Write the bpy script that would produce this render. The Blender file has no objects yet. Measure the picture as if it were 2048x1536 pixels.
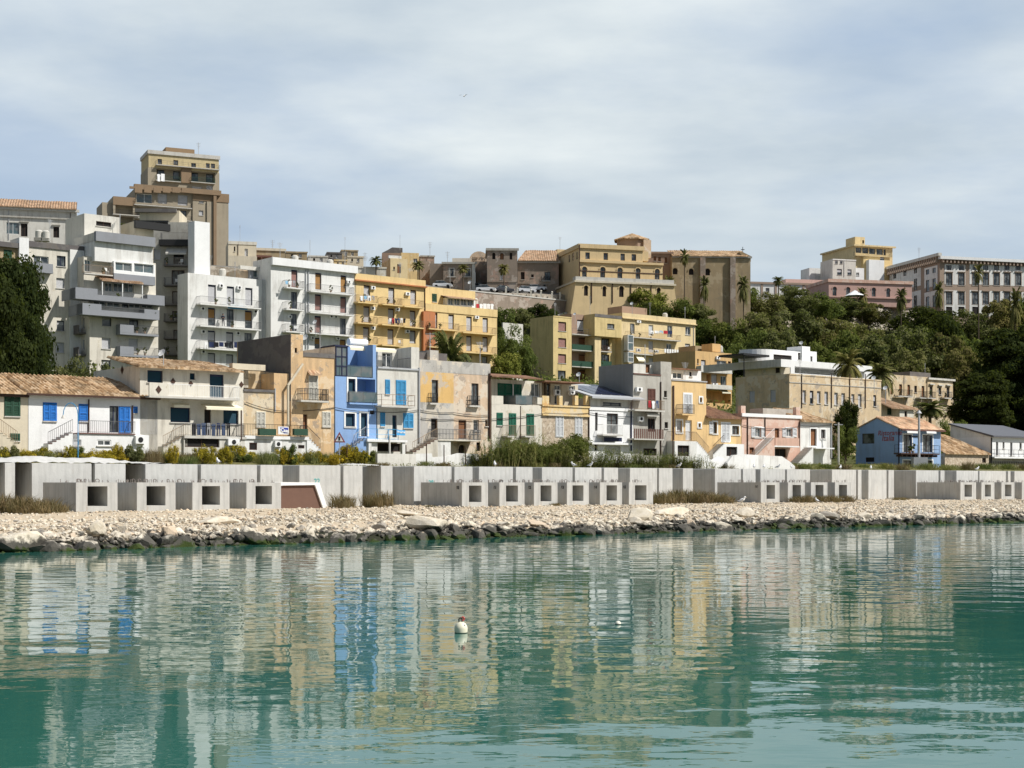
import bpy, bmesh, math, random
import numpy as np
from mathutils import Vector, Matrix, noise
random.seed(7); RNG = np.random.default_rng(7)
SC = bpy.context.scene
COL = SC.collection
# ------------------------------------------------------------------ camera
F, HC, HY, CX = 2986.0, 3.3, 964.0, 1024.0
TH = math.atan(0.818)
CT, ST = math.cos(TH), math.sin(TH)
cam = bpy.data.cameras.new('camera'); camo = bpy.data.objects.new('camera', cam); COL.objects.link(camo)
camo.location = (0, 0, HC); camo.rotation_euler = (math.pi/2, 0, 0)
cam.sensor_width = 36; cam.lens = 36*F/2048; cam.shift_y = (HY-768)/2048; cam.clip_end = 6000
SC.camera = camo
SC.view_settings.view_transform = 'Standard'; SC.view_settings.look = 'None'
SC.view_settings.gamma = 1; SC.view_settings.exposure = 0.2
def U(px): return (px-CX)/F
def zat(py, d): return HC+(HY-py)/F*d
PROF = [(-900,-4),(64,-3),(68.4,-.55),(70.2,.35),(73,.75),(80,1.05),(92,1.35),(103.6,1.45),(104.0,4.2),(106,4.7),(110,5.2),(122,5.7),
        (150,10.8),(182,17.3),(207,22.3),(236,35.3),(244.4,36.3),(244.6,42.6),(256,44.8),(300,47.8),(330,50.3),(1500,53.3)]
PN = [p[0] for p in PROF]; PZ = [p[1] for p in PROF]
def sn(x, y): return x*CT+y*ST, -x*ST+y*CT
def ground(x, y):
    s, n = sn(x, y)
    z = float(np.interp(n, PN, PZ))
    if n > 200: z += 7*min(1, max(0, (s-190)/120))*min(1, (n-200)/36)
    return z
def pn(px, n):           # world point seen at column px on the line n (distance up the slope)
    d = n/(CT-U(px)*ST)
    return U(px)*d, d
# ------------------------------------------------------------------ helpers
def tag(o, label=None, cat=None, group=None, kind=None):
    if label: o['label'] = label
    if cat: o['category'] = cat
    if group: o['group'] = group
    if kind: o['kind'] = kind
    return o
def empty(name, loc, rz=0, label=None, cat=None, group=None):
    o = bpy.data.objects.new(name, None); COL.objects.link(o)
    o.location = loc; o.rotation_euler = (0, 0, rz); o.empty_display_size = .3
    return tag(o, label, cat, group)
class MB:
    def __init__(s): s.v = []; s.f = []
    def quad(s, *p):
        i = len(s.v); s.v += [tuple(q) for q in p]; s.f.append(tuple(range(i, i+len(p))))
    def box(s, x0, x1, y0, y1, z0, z1):
        if x0 > x1: x0, x1 = x1, x0
        if y0 > y1: y0, y1 = y1, y0
        if z0 > z1: z0, z1 = z1, z0
        i = len(s.v)
        s.v += [(x0,y0,z0),(x1,y0,z0),(x1,y1,z0),(x0,y1,z0),(x0,y0,z1),(x1,y0,z1),(x1,y1,z1),(x0,y1,z1)]
        s.f += [(i+a,i+b,i+c,i+d) for a,b,c,d in ((0,3,2,1),(4,5,6,7),(0,1,5,4),(1,2,6,5),(2,3,7,6),(3,0,4,7))]
        return s
    def tube(s, p, q, r, n=6, r2=None, cap=True):
        p = Vector(p); q = Vector(q); r2 = r if r2 is None else r2
        d = (q-p).normalized(); a = d.orthogonal().normalized(); b = d.cross(a); i = len(s.v)
        for k in range(n):
            t = 2*math.pi*k/n; o = a*math.cos(t)+b*math.sin(t)
            s.v.append(tuple(p+o*r)); s.v.append(tuple(q+o*r2))
        for k in range(n):
            j = (k+1) % n; s.f.append((i+2*k, i+2*j, i+2*j+1, i+2*k+1))
        if cap: s.f.append(tuple(i+2*k+1 for k in range(n))); s.f.append(tuple(i+2*k for k in reversed(range(n))))
        return s
    def path(s, pts, r, n=6):
        for a, b in zip(pts, pts[1:]): s.tube(a, b, r, n)
        return s
    def lathe(s, prof, n=16, c=(0,0,0)):
        i = len(s.v); m = len(prof)
        for k in range(n):
            t = 2*math.pi*k/n
            for r, z in prof: s.v.append((c[0]+r*math.cos(t), c[1]+r*math.sin(t), c[2]+z))
        for k in range(n):
            j = (k+1) % n
            for a in range(m-1): s.f.append((i+k*m+a, i+j*m+a, i+j*m+a+1, i+k*m+a+1))
        return s
    def prism(s, poly, y0, y1):      # poly in x,z ; extruded in y
        n = len(poly); i = len(s.v)
        s.v += [(x, y0, z) for x, z in poly]+[(x, y1, z) for x, z in poly]
        s.f.append(tuple(range(i, i+n))); s.f.append(tuple(i+n+k for k in reversed(range(n))))
        for k in range(n):
            j = (k+1) % n; s.f.append((i+k, i+n+k, i+n+j, i+j))
        return s
    def build(s, name, m, parent=None, smooth=False):
        me = bpy.data.meshes.new(name); me.from_pydata(s.v, [], s.f)
        if isinstance(m, (list, tuple)):
            for k in m: me.materials.append(k)
        else: me.materials.append(m)
        bm = bmesh.new(); bm.from_mesh(me); bmesh.ops.recalc_face_normals(bm, faces=bm.faces); bm.to_mesh(me); bm.free()
        if smooth: me.polygons.foreach_set('use_smooth', [True]*len(me.polygons))
        o = bpy.data.objects.new(name, me); COL.objects.link(o)
        if parent: o.parent = parent
        return o
def copy_tree(o, parent=None):
    c = o.copy(); COL.objects.link(c); c.parent = parent
    for ch in list(o.children): copy_tree(ch, c)
    return c
# ------------------------------------------------------------------ materials
class NT:
    def __init__(s, name):
        s.m = bpy.data.materials.new(name); s.m.use_nodes = True; s.t = s.m.node_tree; s.n = s.t.nodes; s.n.clear()
        s.out = s.n.new('ShaderNodeOutputMaterial')
    def add(s, typ, ins=None, **kw):
        n = s.n.new('ShaderNode'+typ)
        for k, v in kw.items(): setattr(n, k, v)
        for k, v in (ins or {}).items(): s.put(n.inputs[k], v)
        return n
    def put(s, sock, v):
        if isinstance(v, bpy.types.NodeSocket): s.t.links.new(v, sock)
        else: sock.default_value = v
    def mix(s, f, a, b, mode='MIX'):
        n = s.n.new('ShaderNodeMix'); n.data_type = 'RGBA'; n.blend_type = mode
        s.put(n.inputs[0], f); s.put(n.inputs[6], c4(a)); s.put(n.inputs[7], c4(b)); return n.outputs[2]
    def ramp(s, f, *st):
        n = s.n.new('ShaderNodeValToRGB'); s.put(n.inputs[0], f); e = n.color_ramp.elements
        while len(e) < len(st): e.new(.5)
        for k, (p, c) in enumerate(st): e[k].position = p; e[k].color = c4(c) if not isinstance(c, (int, float)) else (c,c,c,1)
        return n.outputs[0]
    def noise(s, vec, scale, detail=3, rough=.55, sc=None):
        if sc: vec = s.add('Mapping', {'Vector': vec, 'Scale': sc}).outputs[0]
        return s.add('TexNoise', {'Vector': vec, 'Scale': scale, 'Detail': detail, 'Roughness': rough}).outputs[0]
    def pos(s, w=None):
        if w == 'world': return s.add('NewGeometry').outputs['Position']
        return s.add('TexCoord').outputs['Object']
    def math(s, op, a, b=0.0):
        n = s.n.new('ShaderNodeMath'); n.operation = op; s.put(n.inputs[0], a); s.put(n.inputs[1], b); return n.outputs[0]
    def finish(s, col, rough=.8, bump=None, bd=.02, spec=.3, metal=0):
        p = s.add('BsdfPrincipled', {'Base Color': c4(col), 'Roughness': rough, 'Specular IOR Level': spec, 'Metallic': metal})
        if bump is not None:
            b = s.add('Bump', {'Height': bump, 'Distance': bd, 'Strength': 1.0}); s.t.links.new(b.outputs[0], p.inputs['Normal'])
        s.t.links.new(p.outputs[0], s.out.inputs[0]); return s.m
def c4(c): return c if isinstance(c, bpy.types.NodeSocket) else (tuple(c)+(1,))[:4]
def k(c, f): return tuple(min(.95, x*f) for x in c[:3])
def plaster(name, c, dirt=(.16,.13,.10), amt=.45, patch=None, pthr=.56, pscale=.55, patch2=None, lines=0):
    t = NT(name); p = t.pos()
    col = t.mix(t.noise(p, .5, 4), k(c, .82), k(c, 1.1))
    st = t.math('MULTIPLY', t.noise(p, 1.0, 6, .65, (1.7, 1.7, .2)), t.math('ADD', t.math('MULTIPLY', t.noise(p, .33, 3), .9), .55))
    col = t.mix(t.math('MULTIPLY', t.ramp(t.noise(t.add('Mapping', {'Vector': p, 'Location': (3.1, 9.2, 5.5)}).outputs[0], .8, 7, .72), (.48, 0), (.7, 1)), amt*.8), col, k(c, .6))
    col = t.mix(t.math('MULTIPLY', t.ramp(st, (.5, 0), (.72, 1)), amt), col, dirt)
    if patch:
        w = t.noise(p, pscale, 6, .65); col = t.mix(t.ramp(w, (pthr, 0), (pthr+.025, 1)), col, patch)
    if patch2:
        w2 = t.noise(t.add('Mapping', {'Vector': p, 'Location': (7.3, 1.1, 4.2)}).outputs[0], pscale*1.4, 6, .7)
        col = t.mix(t.ramp(w2, (pthr+.03, 0), (pthr+.05, 1)), col, patch2)
    fine = t.noise(p, 6, 5, .7)
    col = t.mix(.32, col, t.mix(fine, k(c, .6), k(c, 1.25)))
    return t.finish(col, .9, fine, .015, .15)
def plain(name, c, rough=.6, var=.12, spec=.3, metal=0, scale=3):
    t = NT(name); p = t.pos()
    return t.finish(t.mix(t.noise(p, scale, 4), k(c, 1-var), k(c, 1+var)), rough, None, .01, spec, metal)
def louvre(name, c, sc=11):
    t = NT(name); p = t.pos()
    w = t.add('TexWave', {'Vector': p, 'Scale': sc/2.0, 'Distortion': .0}, wave_type='BANDS', bands_direction='Z').outputs[1]
    col = t.mix(t.noise(p, 2, 4), k(c, .8), k(c, 1.12))
    return t.finish(col, .55, w, .03, .3)
def glassm(name, c=(.02,.028,.035)):
    t = NT(name); p = t.pos()
    col = t.mix(t.ramp(t.noise(p, .9, 2), (.42, 0), (.6, 1)), c, (.14,.15,.15))
    return t.finish(col, .06, t.noise(p, .6, 1), .01, .6)
def tiles(name, c1, c2, c3):
    t = NT(name); p = t.pos()
    v = t.add('TexVoronoi', {'Vector': t.add('Mapping', {'Vector': p, 'Scale': (2.94, 2.2, .01)}).outputs[0], 'Scale': 1.0})
    col = t.ramp(t.add('SeparateColor', {'Color': v.outputs['Color']}).outputs[0], (0, c1), (.5, c2), (1, c3))
    col = t.mix(t.math('MULTIPLY', t.ramp(t.noise(p, .7, 5, .7), (.45, 0), (.65, 1)), .6), col, (.09,.075,.05))
    return t.finish(col, .9, t.noise(p, 9, 3), .02, .1)
def leafm(name, a, b, c, tr=.25, obj=.25):
    t = NT(name)
    r = t.add('NewGeometry').outputs['Random Per Island']
    col = t.ramp(r, (0, a), (.5, b), (1, c))
    cn = t.noise(t.pos(), .55, 3, .6); col = t.mix(t.ramp(cn, (.36, .6), (.58, 0)), col, k(a, .85)); col = t.mix(t.math('MULTIPLY', t.ramp(cn, (.48, 0), (.68, 1)), .6), col, k(c, 1.3))
    ob = t.add('ObjectInfo').outputs['Random']
    col = t.mix(obj, col, t.ramp(ob, (0, k(a, .7)), (.5, k(c, .9)), (1, (c[0]*1.35, c[1]*1.05, c[2]*.8))))
    d = t.add('BsdfDiffuse', {'Color': col}); l = t.add('BsdfTranslucent', {'Color': t.mix(.5, col, (.2,.25,.03))})
    m = t.add('MixShader', {0: tr, 1: d.outputs[0], 2: l.outputs[0]})
    t.t.links.new(m.outputs[0], t.out.inputs[0]); return t.m
def concrete(name, c, streak=.35):
    t = NT(name); p = t.pos()
    ob = t.add('ObjectInfo').outputs['Random']
    col = t.mix(t.noise(t.add('VectorMath', {0: p, 1: t.add('CombineXYZ', {0: t.math('MULTIPLY', ob, 90.0)}).outputs[0]}).outputs[0], 1.3, 5), k(c, .8), k(c, 1.12))
    col = t.mix(t.math('MULTIPLY', t.ramp(t.noise(p, 1, 5, .6, (3.5, 3.5, .22)), (.48, 0), (.7, 1)), streak), col, k(c, .55))
    col = t.mix(t.math('MULTIPLY', t.ramp(t.noise(p, 1, 6, .7, (2.2, 2.2, .3)), (.58, 0), (.74, 1)), .5), col, (.30,.21,.13))
    col = t.mix(t.math('MULTIPLY', ob, .3), col, k(c, .7))
    col = t.mix(t.math('MULTIPLY', t.ramp(t.noise(p, .9, 6, .7), (.5, 0), (.68, 1)), .4), col, k(c, .62))
    return t.finish(col, .9, t.noise(p, 9, 4), .012, .15)
M = {}
M['white'] = plaster('white plaster', (.73,.725,.69), amt=.6, dirt=(.24,.21,.17))
M['bwhite'] = plaster('bright white plaster', (.80,.80,.78), amt=.22, dirt=(.3,.28,.25))
M['offwhite'] = plaster('off white plaster', (.62,.60,.54), amt=.55)
M['cream'] = plaster('cream plaster', (.62,.55,.42), amt=.4)
M['cream2'] = plaster('pale cream plaster', (.66,.62,.53), amt=.6, patch=(.5,.44,.33), pthr=.6)
M['beige'] = plaster('beige peeling plaster', (.60,.47,.30), amt=.5, patch=(.62,.55,.42), pthr=.53, patch2=(.30,.27,.23))
M['orange'] = plaster('faded orange plaster', (.62,.43,.24), amt=.65, patch=(.66,.54,.38), pthr=.54, patch2=(.27,.23,.19))
M['pinkold'] = plaster('old pinkish plaster', (.62,.47,.33), amt=.45, patch=(.62,.56,.46), pthr=.51, patch2=(.32,.28,.24))
M['ochre'] = plaster('ochre peeling plaster', (.66,.43,.17), amt=.35, patch=(.60,.45,.27), pthr=.53, patch2=(.44,.42,.39), pscale=.3)
M['peelgrey'] = plaster('grey peeling plaster', (.47,.45,.41), amt=.5, patch=(.60,.53,.42), pthr=.52, patch2=(.26,.25,.23))
M['ochre2'] = plaster('yellow ochre stained plaster', (.70,.52,.26), amt=.5, patch=(.62,.55,.42), pthr=.55, patch2=(.5,.3,.12))
M['yellow'] = plaster('yellow plaster', (.73,.55,.27), amt=.45, dirt=(.3,.2,.08))
M['yellow2'] = plaster('dull yellow plaster', (.62,.49,.24), amt=.7, dirt=(.2,.16,.08))
M['yellow3'] = plaster('light yellow plaster', (.70,.56,.32), amt=.5)
M['yhouse'] = plaster('warm yellow plaster', (.70,.49,.24), amt=.4)
M['rust'] = plaster('rust orange plaster', (.50,.20,.09), amt=.4)
M['orange2'] = plaster('orange apartment plaster', (.62,.41,.19), amt=.5)
M['pink'] = plaster('pink plaster', (.61,.40,.31), amt=.5, patch=(.62,.49,.41), pthr=.53)
M['blue'] = plaster('light blue plaster', (.25,.39,.64), amt=.25)
M['blue2'] = plaster('blue restaurant plaster', (.28,.41,.62), amt=.3)
M['grey'] = plaster('grey render', (.44,.42,.37), amt=.55, patch=(.33,.31,.27), pthr=.54)
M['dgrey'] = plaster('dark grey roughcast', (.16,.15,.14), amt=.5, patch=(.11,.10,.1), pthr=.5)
M['bgrey'] = plaster('blue grey paint', (.27,.28,.30), amt=.15)
M['stone'] = plaster('rubble stone', (.48,.39,.29), amt=.4, patch=(.62,.55,.44), pthr=.52, pscale=2.4, patch2=(.25,.2,.15))
M['tan'] = plaster('tan convent stucco', (.63,.48,.27), amt=.3)
M['brown'] = plaster('brown church stone', (.36,.28,.17), amt=.55, patch=(.44,.36,.24), pthr=.55, pscale=.25, patch2=(.26,.22,.15))
M['brick'] = plaster('brown brick', (.33,.23,.17), amt=.35)
M['oldgrey'] = plaster('weathered palace stucco', (.29,.235,.185), amt=.55, patch=(.45,.39,.33), pthr=.54, pscale=.3, patch2=(.40,.27,.21))
M['towerb'] = plaster('tower beige', (.36,.31,.23), amt=.35)
M['towerbr'] = plaster('tower brown band', (.27,.19,.12), amt=.3)
M['towery'] = plaster('tower yellow', (.55,.45,.26), amt=.4)
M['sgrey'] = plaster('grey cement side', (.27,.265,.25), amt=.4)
M['palpink'] = plaster('dusty pink stucco', (.50,.33,.28), amt=.3)
M['palbrown'] = plaster('palace brown stone', (.34,.26,.20), amt=.3)
M['navy'] = plain('navy frame', (.02,.025,.06))
M['black'] = plain('black iron', (.02,.02,.02), .5)
M['dkbrown'] = plain('dark brown frame', (.06,.03,.02))
M['whitep'] = plain('white paint', (.78,.78,.76), .4)
M['creamp'] = plain('cream paint', (.70,.64,.50), .6)
M['greyp'] = plain('grey metal', (.40,.41,.42), .45)
M['rail'] = plain('grey iron railing', (.13,.13,.13), .5)
M['railbr'] = plain('tan iron railing', (.27,.19,.12), .5)
M['shut'] = louvre('grey white roller shutter', (.62,.62,.63))
M['shutpink'] = louvre('pinkish brown roller shutter', (.40,.22,.19))
M['shutor'] = louvre('orange roller shutter', (.45,.24,.08))
M['shutbr'] = louvre('brown shutter', (.16,.07,.05))
M['lgreen'] = louvre('green shutter', (.02,.16,.10))
M['ldgreen'] = louvre('dark green shutter', (.03,.09,.055))
M['lblue'] = louvre('bright blue shutter', (.03,.22,.70))
M['lturq'] = louvre('sky blue shutter', (.07,.36,.66))
M['lteal'] = louvre('dark teal shutter', (.012,.06,.10))
M['lwhite'] = louvre('white shutter', (.76,.78,.79))
M['lcream'] = louvre('cream shutter', (.66,.64,.56))
M['door_br'] = plain('brown wood door', (.20,.09,.04))
M['glass'] = glassm('window glass')
M['gglass'] = glassm('greenish glass', (.08,.12,.13))
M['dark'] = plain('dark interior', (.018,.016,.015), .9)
M['tile'] = tiles('clay roof tiles', (.24,.14,.07), (.44,.29,.16), (.62,.46,.30))
M['tile2'] = tiles('peach roof tiles', (.50,.29,.17), (.60,.38,.24), (.64,.46,.30))
M['tile3'] = tiles('brown roof tiles', (.17,.09,.06), (.22,.12,.08), (.27,.16,.10))
M['tile4'] = tiles('rust roof tiles', (.28,.17,.10), (.37,.24,.15), (.44,.31,.21))
M['zinc'] = plain('dark zinc roof', (.10,.10,.11), .45)
M['solar'] = plain('solar cells', (.015,.02,.05), .15)
M['conc'] = concrete('caisson concrete', (.52,.515,.485), .5)
M['conc2'] = concrete('wall concrete', (.57,.565,.535), .5)
M['slab'] = plaster('balcony concrete', (.55,.53,.48), amt=.4)
M['awn'] = plain('cream awning cloth', (.78,.72,.55), .8)
M['step'] = plain('brown stair tread', (.16,.08,.07))
# ------------------------------------------------------------------ zoom transforms (measuring frames of the photograph)
ZT = {'A':(0,280,4.2667),'a':(0,560,4.2675),'B':(360,500,5.12),'C':(440,640,5.12),'D':(680,500,5.12),'E':(820,660,5.12),'Fz':(1040,560,5.12),
      'G':(1160,660,5.12),'H':(1440,660,5.12),'I':(1648,660,5.12),'J':(840,440,5.12),'K':(1100,440,4.876),'L':(1480,440,3.6056),'Mz':(440,440,4.876),'N':(0,740,6.206),'1':(0,0,1)}
cur = [0,0,1]
def zm(n): cur[:] = ZT[n]
def X(x): return cur[0]+x/cur[2]
def Y(y): return cur[1]+y/cur[2]
# ------------------------------------------------------------------ building kit
BALS = []
KIND = { # frame, panel part name, panel material, style
 'wroll':('navy','shutter','shut','roll'),'yroll':('dkbrown','shutter','shut','roll'),'proll':('navy','shutter','shutpink','roll'),'pkroll':('dkbrown','shutter','shutpink','roll'),
 'oroll':('navy','shutter','shutor','roll'),'half':('navy','shutter','shut','half'),'ohalf':('navy','shutter','shutor','half'),
 'groll':('greyp','shutter','shut','roll'),'glass':('whitep','pane','glass','pane'),'gg':('whitep','pane','gglass','pane'),'dglass':('dkbrown','pane','glass','pane'),'nglass':('navy','pane','glass','pane'),
 'blue':('lblue','shutter','lblue','leaf'),'turq':('lturq','shutter','lturq','leaf'),'green':('lgreen','shutter','lgreen','leaf'),'dgreen':('ldgreen','shutter','ldgreen','leaf'),
 'teal':('navy','shutter','lteal','roll'),'brownS':('dkbrown','shutter','shutbr','leaf'),'whiteS':('whitep','shutter','lwhite','leaf'),'creamS':('creamp','shutter','lcream','leaf'),
 'dark':('dkbrown','pane','dark','pane'),'bdoor':('dkbrown','leaf','door_br','roll'),'wdoor':('whitep','leaf','lwhite','roll')}
class Bld:
    def __init__(s, name, label, cat, px, d0=None, d=None, th=TH, zb=None, group=None):
        px = X(px); u = U(px); s.th = th; s.c = math.cos(th); s.sn = math.sin(th)
        if d is None: d = d0/(1-u*math.tan(th))
        s.O = (u*d, d); s.zb = ground(u*d, d) if zb is None else zb
        s.root = empty(name, (u*d, d, s.zb), th, label, cat, group); s.faces = []
    def S(s, px, off=0):
        u = U(px); ox = s.O[0]+off*s.sn; oy = s.O[1]-off*s.c
        r = (u*oy-ox)/(s.c-u*s.sn); return r, oy+r*s.sn
    def P(s, x, y, off=0):          # measured point -> local x, z
        r, d = s.S(X(x), off); return r, zat(Y(y), d)-s.zb
    def R(s, px, x0=0):              # distance back along the left side wall seen at px
        u = U(px); ox = s.O[0]+x0*s.c; oy = s.O[1]+x0*s.sn
        return (ox-u*oy)/(s.sn+u*s.c)
    def Pside(s, x, y, x0=0):
        r = s.R(X(x), x0); d = s.O[1]+x0*s.sn+r*s.c; return r, zat(Y(y), d)-s.zb
    def part(s, mb, name, m, parent=None, smooth=False): return mb.build(name, M[m] if isinstance(m, str) else m, parent or s.root, smooth)
    def face(s, x0, y0, x1, y1=None, off=0, deep=8, mat='white', name='wall', cap=None):
        f = Face(s, x0, y0, x1, y1, off, deep, mat, name); s.faces.append(f)
        if cap: f.cap(*cap)
        return f
    def done(s):
        for f in s.faces: f.build()
        return s
    def w(s, z): return z
    def ac(s, x0, y0, x1, y1, off=0):
        a, zt = s.P(x0, y0, off+.3); b_, zb = s.P(x1, y1, off+.3); b_ = max(b_, a+.55)
        m = MB().box(a, b_, -off-.32, -off-.02, zb, zt); m.box(a+.08, a+.12, -off-.2, -off, zb-.12, zb); m.box(b_-.12, b_-.08, -off-.2, -off, zb-.12, zb)
        o = s.part(m, 'air_conditioner', 'whitep')
        r = min(b_-a, zt-zb)*.36; g = MB(); g.tube(((a+b_)/2, -off-.325, (zb+zt)/2), ((a+b_)/2, -off-.34, (zb+zt)/2), r, 14)
        s.part(g, 'fan_grille', 'black', o)
    def pipe(s, x, y0, y1, off=0, r=.06, mat='greyp'):
        a, z0 = s.P(x, y0, off); _, z1 = s.P(x, y1, off)
        return s.part(MB().tube((a, -off-.08, z0), (a, -off-.08, z1), r, 8), 'drainpipe', mat)
    def band(s, x0, y0, x1, h, off=0, proj=.15, mat='white', name='cornice', z=None):
        a, z0 = s.P(x0, y0, off); b_ = s.S(X(x1), off)[0]
        return s.part(MB().box(a, b_, -off-proj, -off+.1, z0-h, z0), name, mat)
    def railing(s, a, b_, z, off, ret, mat='rail', h=1.0, style='bar', parent=None, left=True, right=True):
        m = MB(); y = -off+.04
        if style == 'solid':
            m.box(a, b_, y-.03, y+.05, z, z+h)
            if left: m.box(a, a+.08, y+.05, y+ret-.05, z, z+h)
            if right: m.box(b_-.08, b_, y+.05, y+ret-.05, z, z+h)
        else:
            segs = [((a, y), (b_, y))]
            if left: segs.append(((a, y), (a, y+ret-.05)))
            if right: segs.append(((b_, y), (b_, y+ret-.05)))
            for p, q in segs:
                L = math.hypot(q[0]-p[0], q[1]-p[1]); n = max(1, int(L/(.15 if style == 'bar' else 1.1)))
                m.tube((p[0], p[1], z+h), (q[0], q[1], z+h), .026, 4); m.tube((p[0], p[1], z+.08), (q[0], q[1], z+.08), .02, 4)
                if style == 'orn': m.tube((p[0], p[1], z+h*.55), (q[0], q[1], z+h*.55), .03, 4); n = int(L/.16)
                if style == 'two': m.tube((p[0], p[1], z+h*.5), (q[0], q[1], z+h*.5), .02, 4)
                for i in range(n+1):
                    t = i/n; x_ = p[0]+(q[0]-p[0])*t; y_ = p[1]+(q[1]-p[1])*t
                    m.tube((x_, y_, z), (x_, y_, z+h), .012 if style == 'bar' else .025, 4, cap=False)
                if style == 'glass':
                    m.quad((p[0], p[1], z+.1), (q[0], q[1], z+.1), (q[0], q[1], z+h-.05), (p[0], p[1], z+h-.05))
        return s.part(m, 'railing', mat, parent)
    def bal(s, x0, x1, y, proj=1.0, style='bar', rail='rail', slab='slab', off=0, h=1.0, th=.15, left=True, right=True, name='balcony'):
        a, z = s.P(x0, y, off+proj); b_ = s.S(X(x1), off+proj)[0]
        o = s.part(MB().box(a, b_, -off-proj, -off+.1, z-th, z), name, slab)
        if b_-a > 1.2 and 180 < s.O[1] < 300: BALS.append((s, a, b_, z, off+proj))
        if style: s.railing(a+.03, b_-.03, z, off+proj, proj, rail, h, style, o, left, right)
        return a, b_, z
    def awning(s, x0, y0, x1, y1, off=0, out=.9, mat='awn'):
        a, z0 = s.P(x0, y0, off+.05); b_, z1 = s.P(x1, y1, off+out)
        m = MB(); t = .03
        m.quad((a, -off-.05, z0), (b_, -off-.05, z0), (b_, -off-out, z1), (a, -off-out, z1)); m.quad((a, -off-.05, z0+t), (b_, -off-.05, z0+t), (b_, -off-out, z1+t), (a, -off-out, z1+t))
        m.box(a, b_, -off-out-.02, -off-out, z1-.2, z1+t)
        return s.part(m, 'awning', mat)
    def stairs(s, xt, yt, xb, yb, off=1.0, wid=1.0, mat='slab', tread='step', rail='rail', solid=True):
        a, z1 = s.P(xt, yt, off+wid); b_, z0 = s.P(xb, yb, off+wid); z0 = min(z0, z1-.6)
        n = max(3, int(round((z1-z0)/.18))); m = MB(); tm = MB(); dx = (b_-a)/n; dz = (z1-z0)/n
        for i in range(n):
            zt = z1-dz*(i+.5); lo = -.3 if solid else zt-.35
            m.box(a+dx*i, a+dx*(i+1), -off-wid, -off, lo, zt-.03)
            tm.box(a+dx*i-.02, a+dx*(i+1)+.02, -off-wid-.03, -off, zt-.027, zt+.012)
        o = s.part(m, 'staircase', mat); s.part(tm, 'tread', tread, o)
        if rail:
            r = MB(); y = -off-wid+.05
            r.tube((a, y, z1+.95), (b_, y, z0+.95), .025, 4); r.tube((a, y, z1+.1), (b_, y, z0+.1), .018, 4)
            for i in range(2*n+1):
                t = i/(2*n); x_ = a+(b_-a)*t; z_ = z1+(z0-z1)*t; r.tube((x_, y, z_), (x_, y, z_+.95), .014, 4, cap=False)
            s.part(r, 'handrail', rail, o)
        return o
    def tileroof(s, x0, x1, y0, z0, y1, z1, mat='tile', pitch=.34, amp=.075, inset=(0,0), name='roof', rows=10, th=.1):
        m = MB(); L = x1-x0; seg = max(4, int(L/pitch*4)); g = []
        for sgn, tt in ((1, 0), (-1, th)):
            i0 = len(m.v)
            for r in range(rows+1):
                t = r/rows
                for q in range(seg+1):
                    w = q/seg; xa = x0+inset[0]*t; xb = x1-inset[1]*t; x_ = xa+(xb-xa)*w
                    wob = .03*math.sin(x_*1.7+s.O[0])+.02*math.sin(x_*.6+t*5)
                    h_ = (abs(math.sin(math.pi*(x_-x0)/pitch))-.5)*2*amp+wob if tt == 0 else -tt
                    h_ += .03*(1-((t*rows*1.0) % 1)) if tt == 0 else 0
                    m.v.append((x_, y0+(y1-y0)*t, z0+(z1-z0)*t+h_))
            W = seg+1
            for r in range(rows):
                for q in range(seg): m.f.append((i0+r*W+q, i0+r*W+q+1, i0+(r+1)*W+q+1, i0+(r+1)*W+q))
            g.append(i0)
        W = seg+1
        for q in range(seg): m.f.append((g[0]+q, g[0]+q+1, g[1]+q+1, g[1]+q)); a = rows*W+q; m.f.append((g[0]+a, g[0]+a+1, g[1]+a+1, g[1]+a))
        for r in range(rows):
            for q in (0, seg): m.f.append((g[0]+r*W+q, g[0]+(r+1)*W+q, g[1]+(r+1)*W+q, g[1]+r*W+q))
        return s.part(m, name, mat)
def gridwall(m, fn, a0, a1, z0, z1, holes, back=True):
    xs = sorted({a0, a1} | {min(max(h[i], a0), a1) for h in holes for i in (0, 2)}); zs = sorted({z0, z1} | {min(max(h[i], z0), z1) for h in holes for i in (1, 3)})
    for i in range(len(xs)-1):
        for j in range(len(zs)-1):
            cx = (xs[i]+xs[i+1])/2; cz = (zs[j]+zs[j+1])/2
            if xs[i+1]-xs[i] < 1e-5 or zs[j+1]-zs[j] < 1e-5: continue
            if any(h[0] < cx < h[2] and h[1] < cz < h[3] for h in holes): continue
            m.quad(fn(xs[i], zs[j], 0), fn(xs[i+1], zs[j], 0), fn(xs[i+1], zs[j+1], 0), fn(xs[i], zs[j+1], 0))
    for h in holes:
        D = h[4]; a, b, c, d = max(h[0], a0), max(h[1], z0), min(h[2], a1), min(h[3], z1)
        m.quad(fn(a,b,0), fn(a,b,D), fn(a,d,D), fn(a,d,0)); m.quad(fn(c,b,0), fn(c,b,D), fn(c,d,D), fn(c,d,0))
        m.quad(fn(a,b,0), fn(c,b,0), fn(c,b,D), fn(a,b,D)); m.quad(fn(a,d,0), fn(c,d,0), fn(c,d,D), fn(a,d,D))
        if back: m.quad(fn(a,b,D), fn(c,b,D), fn(c,d,D), fn(a,d,D))
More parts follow.
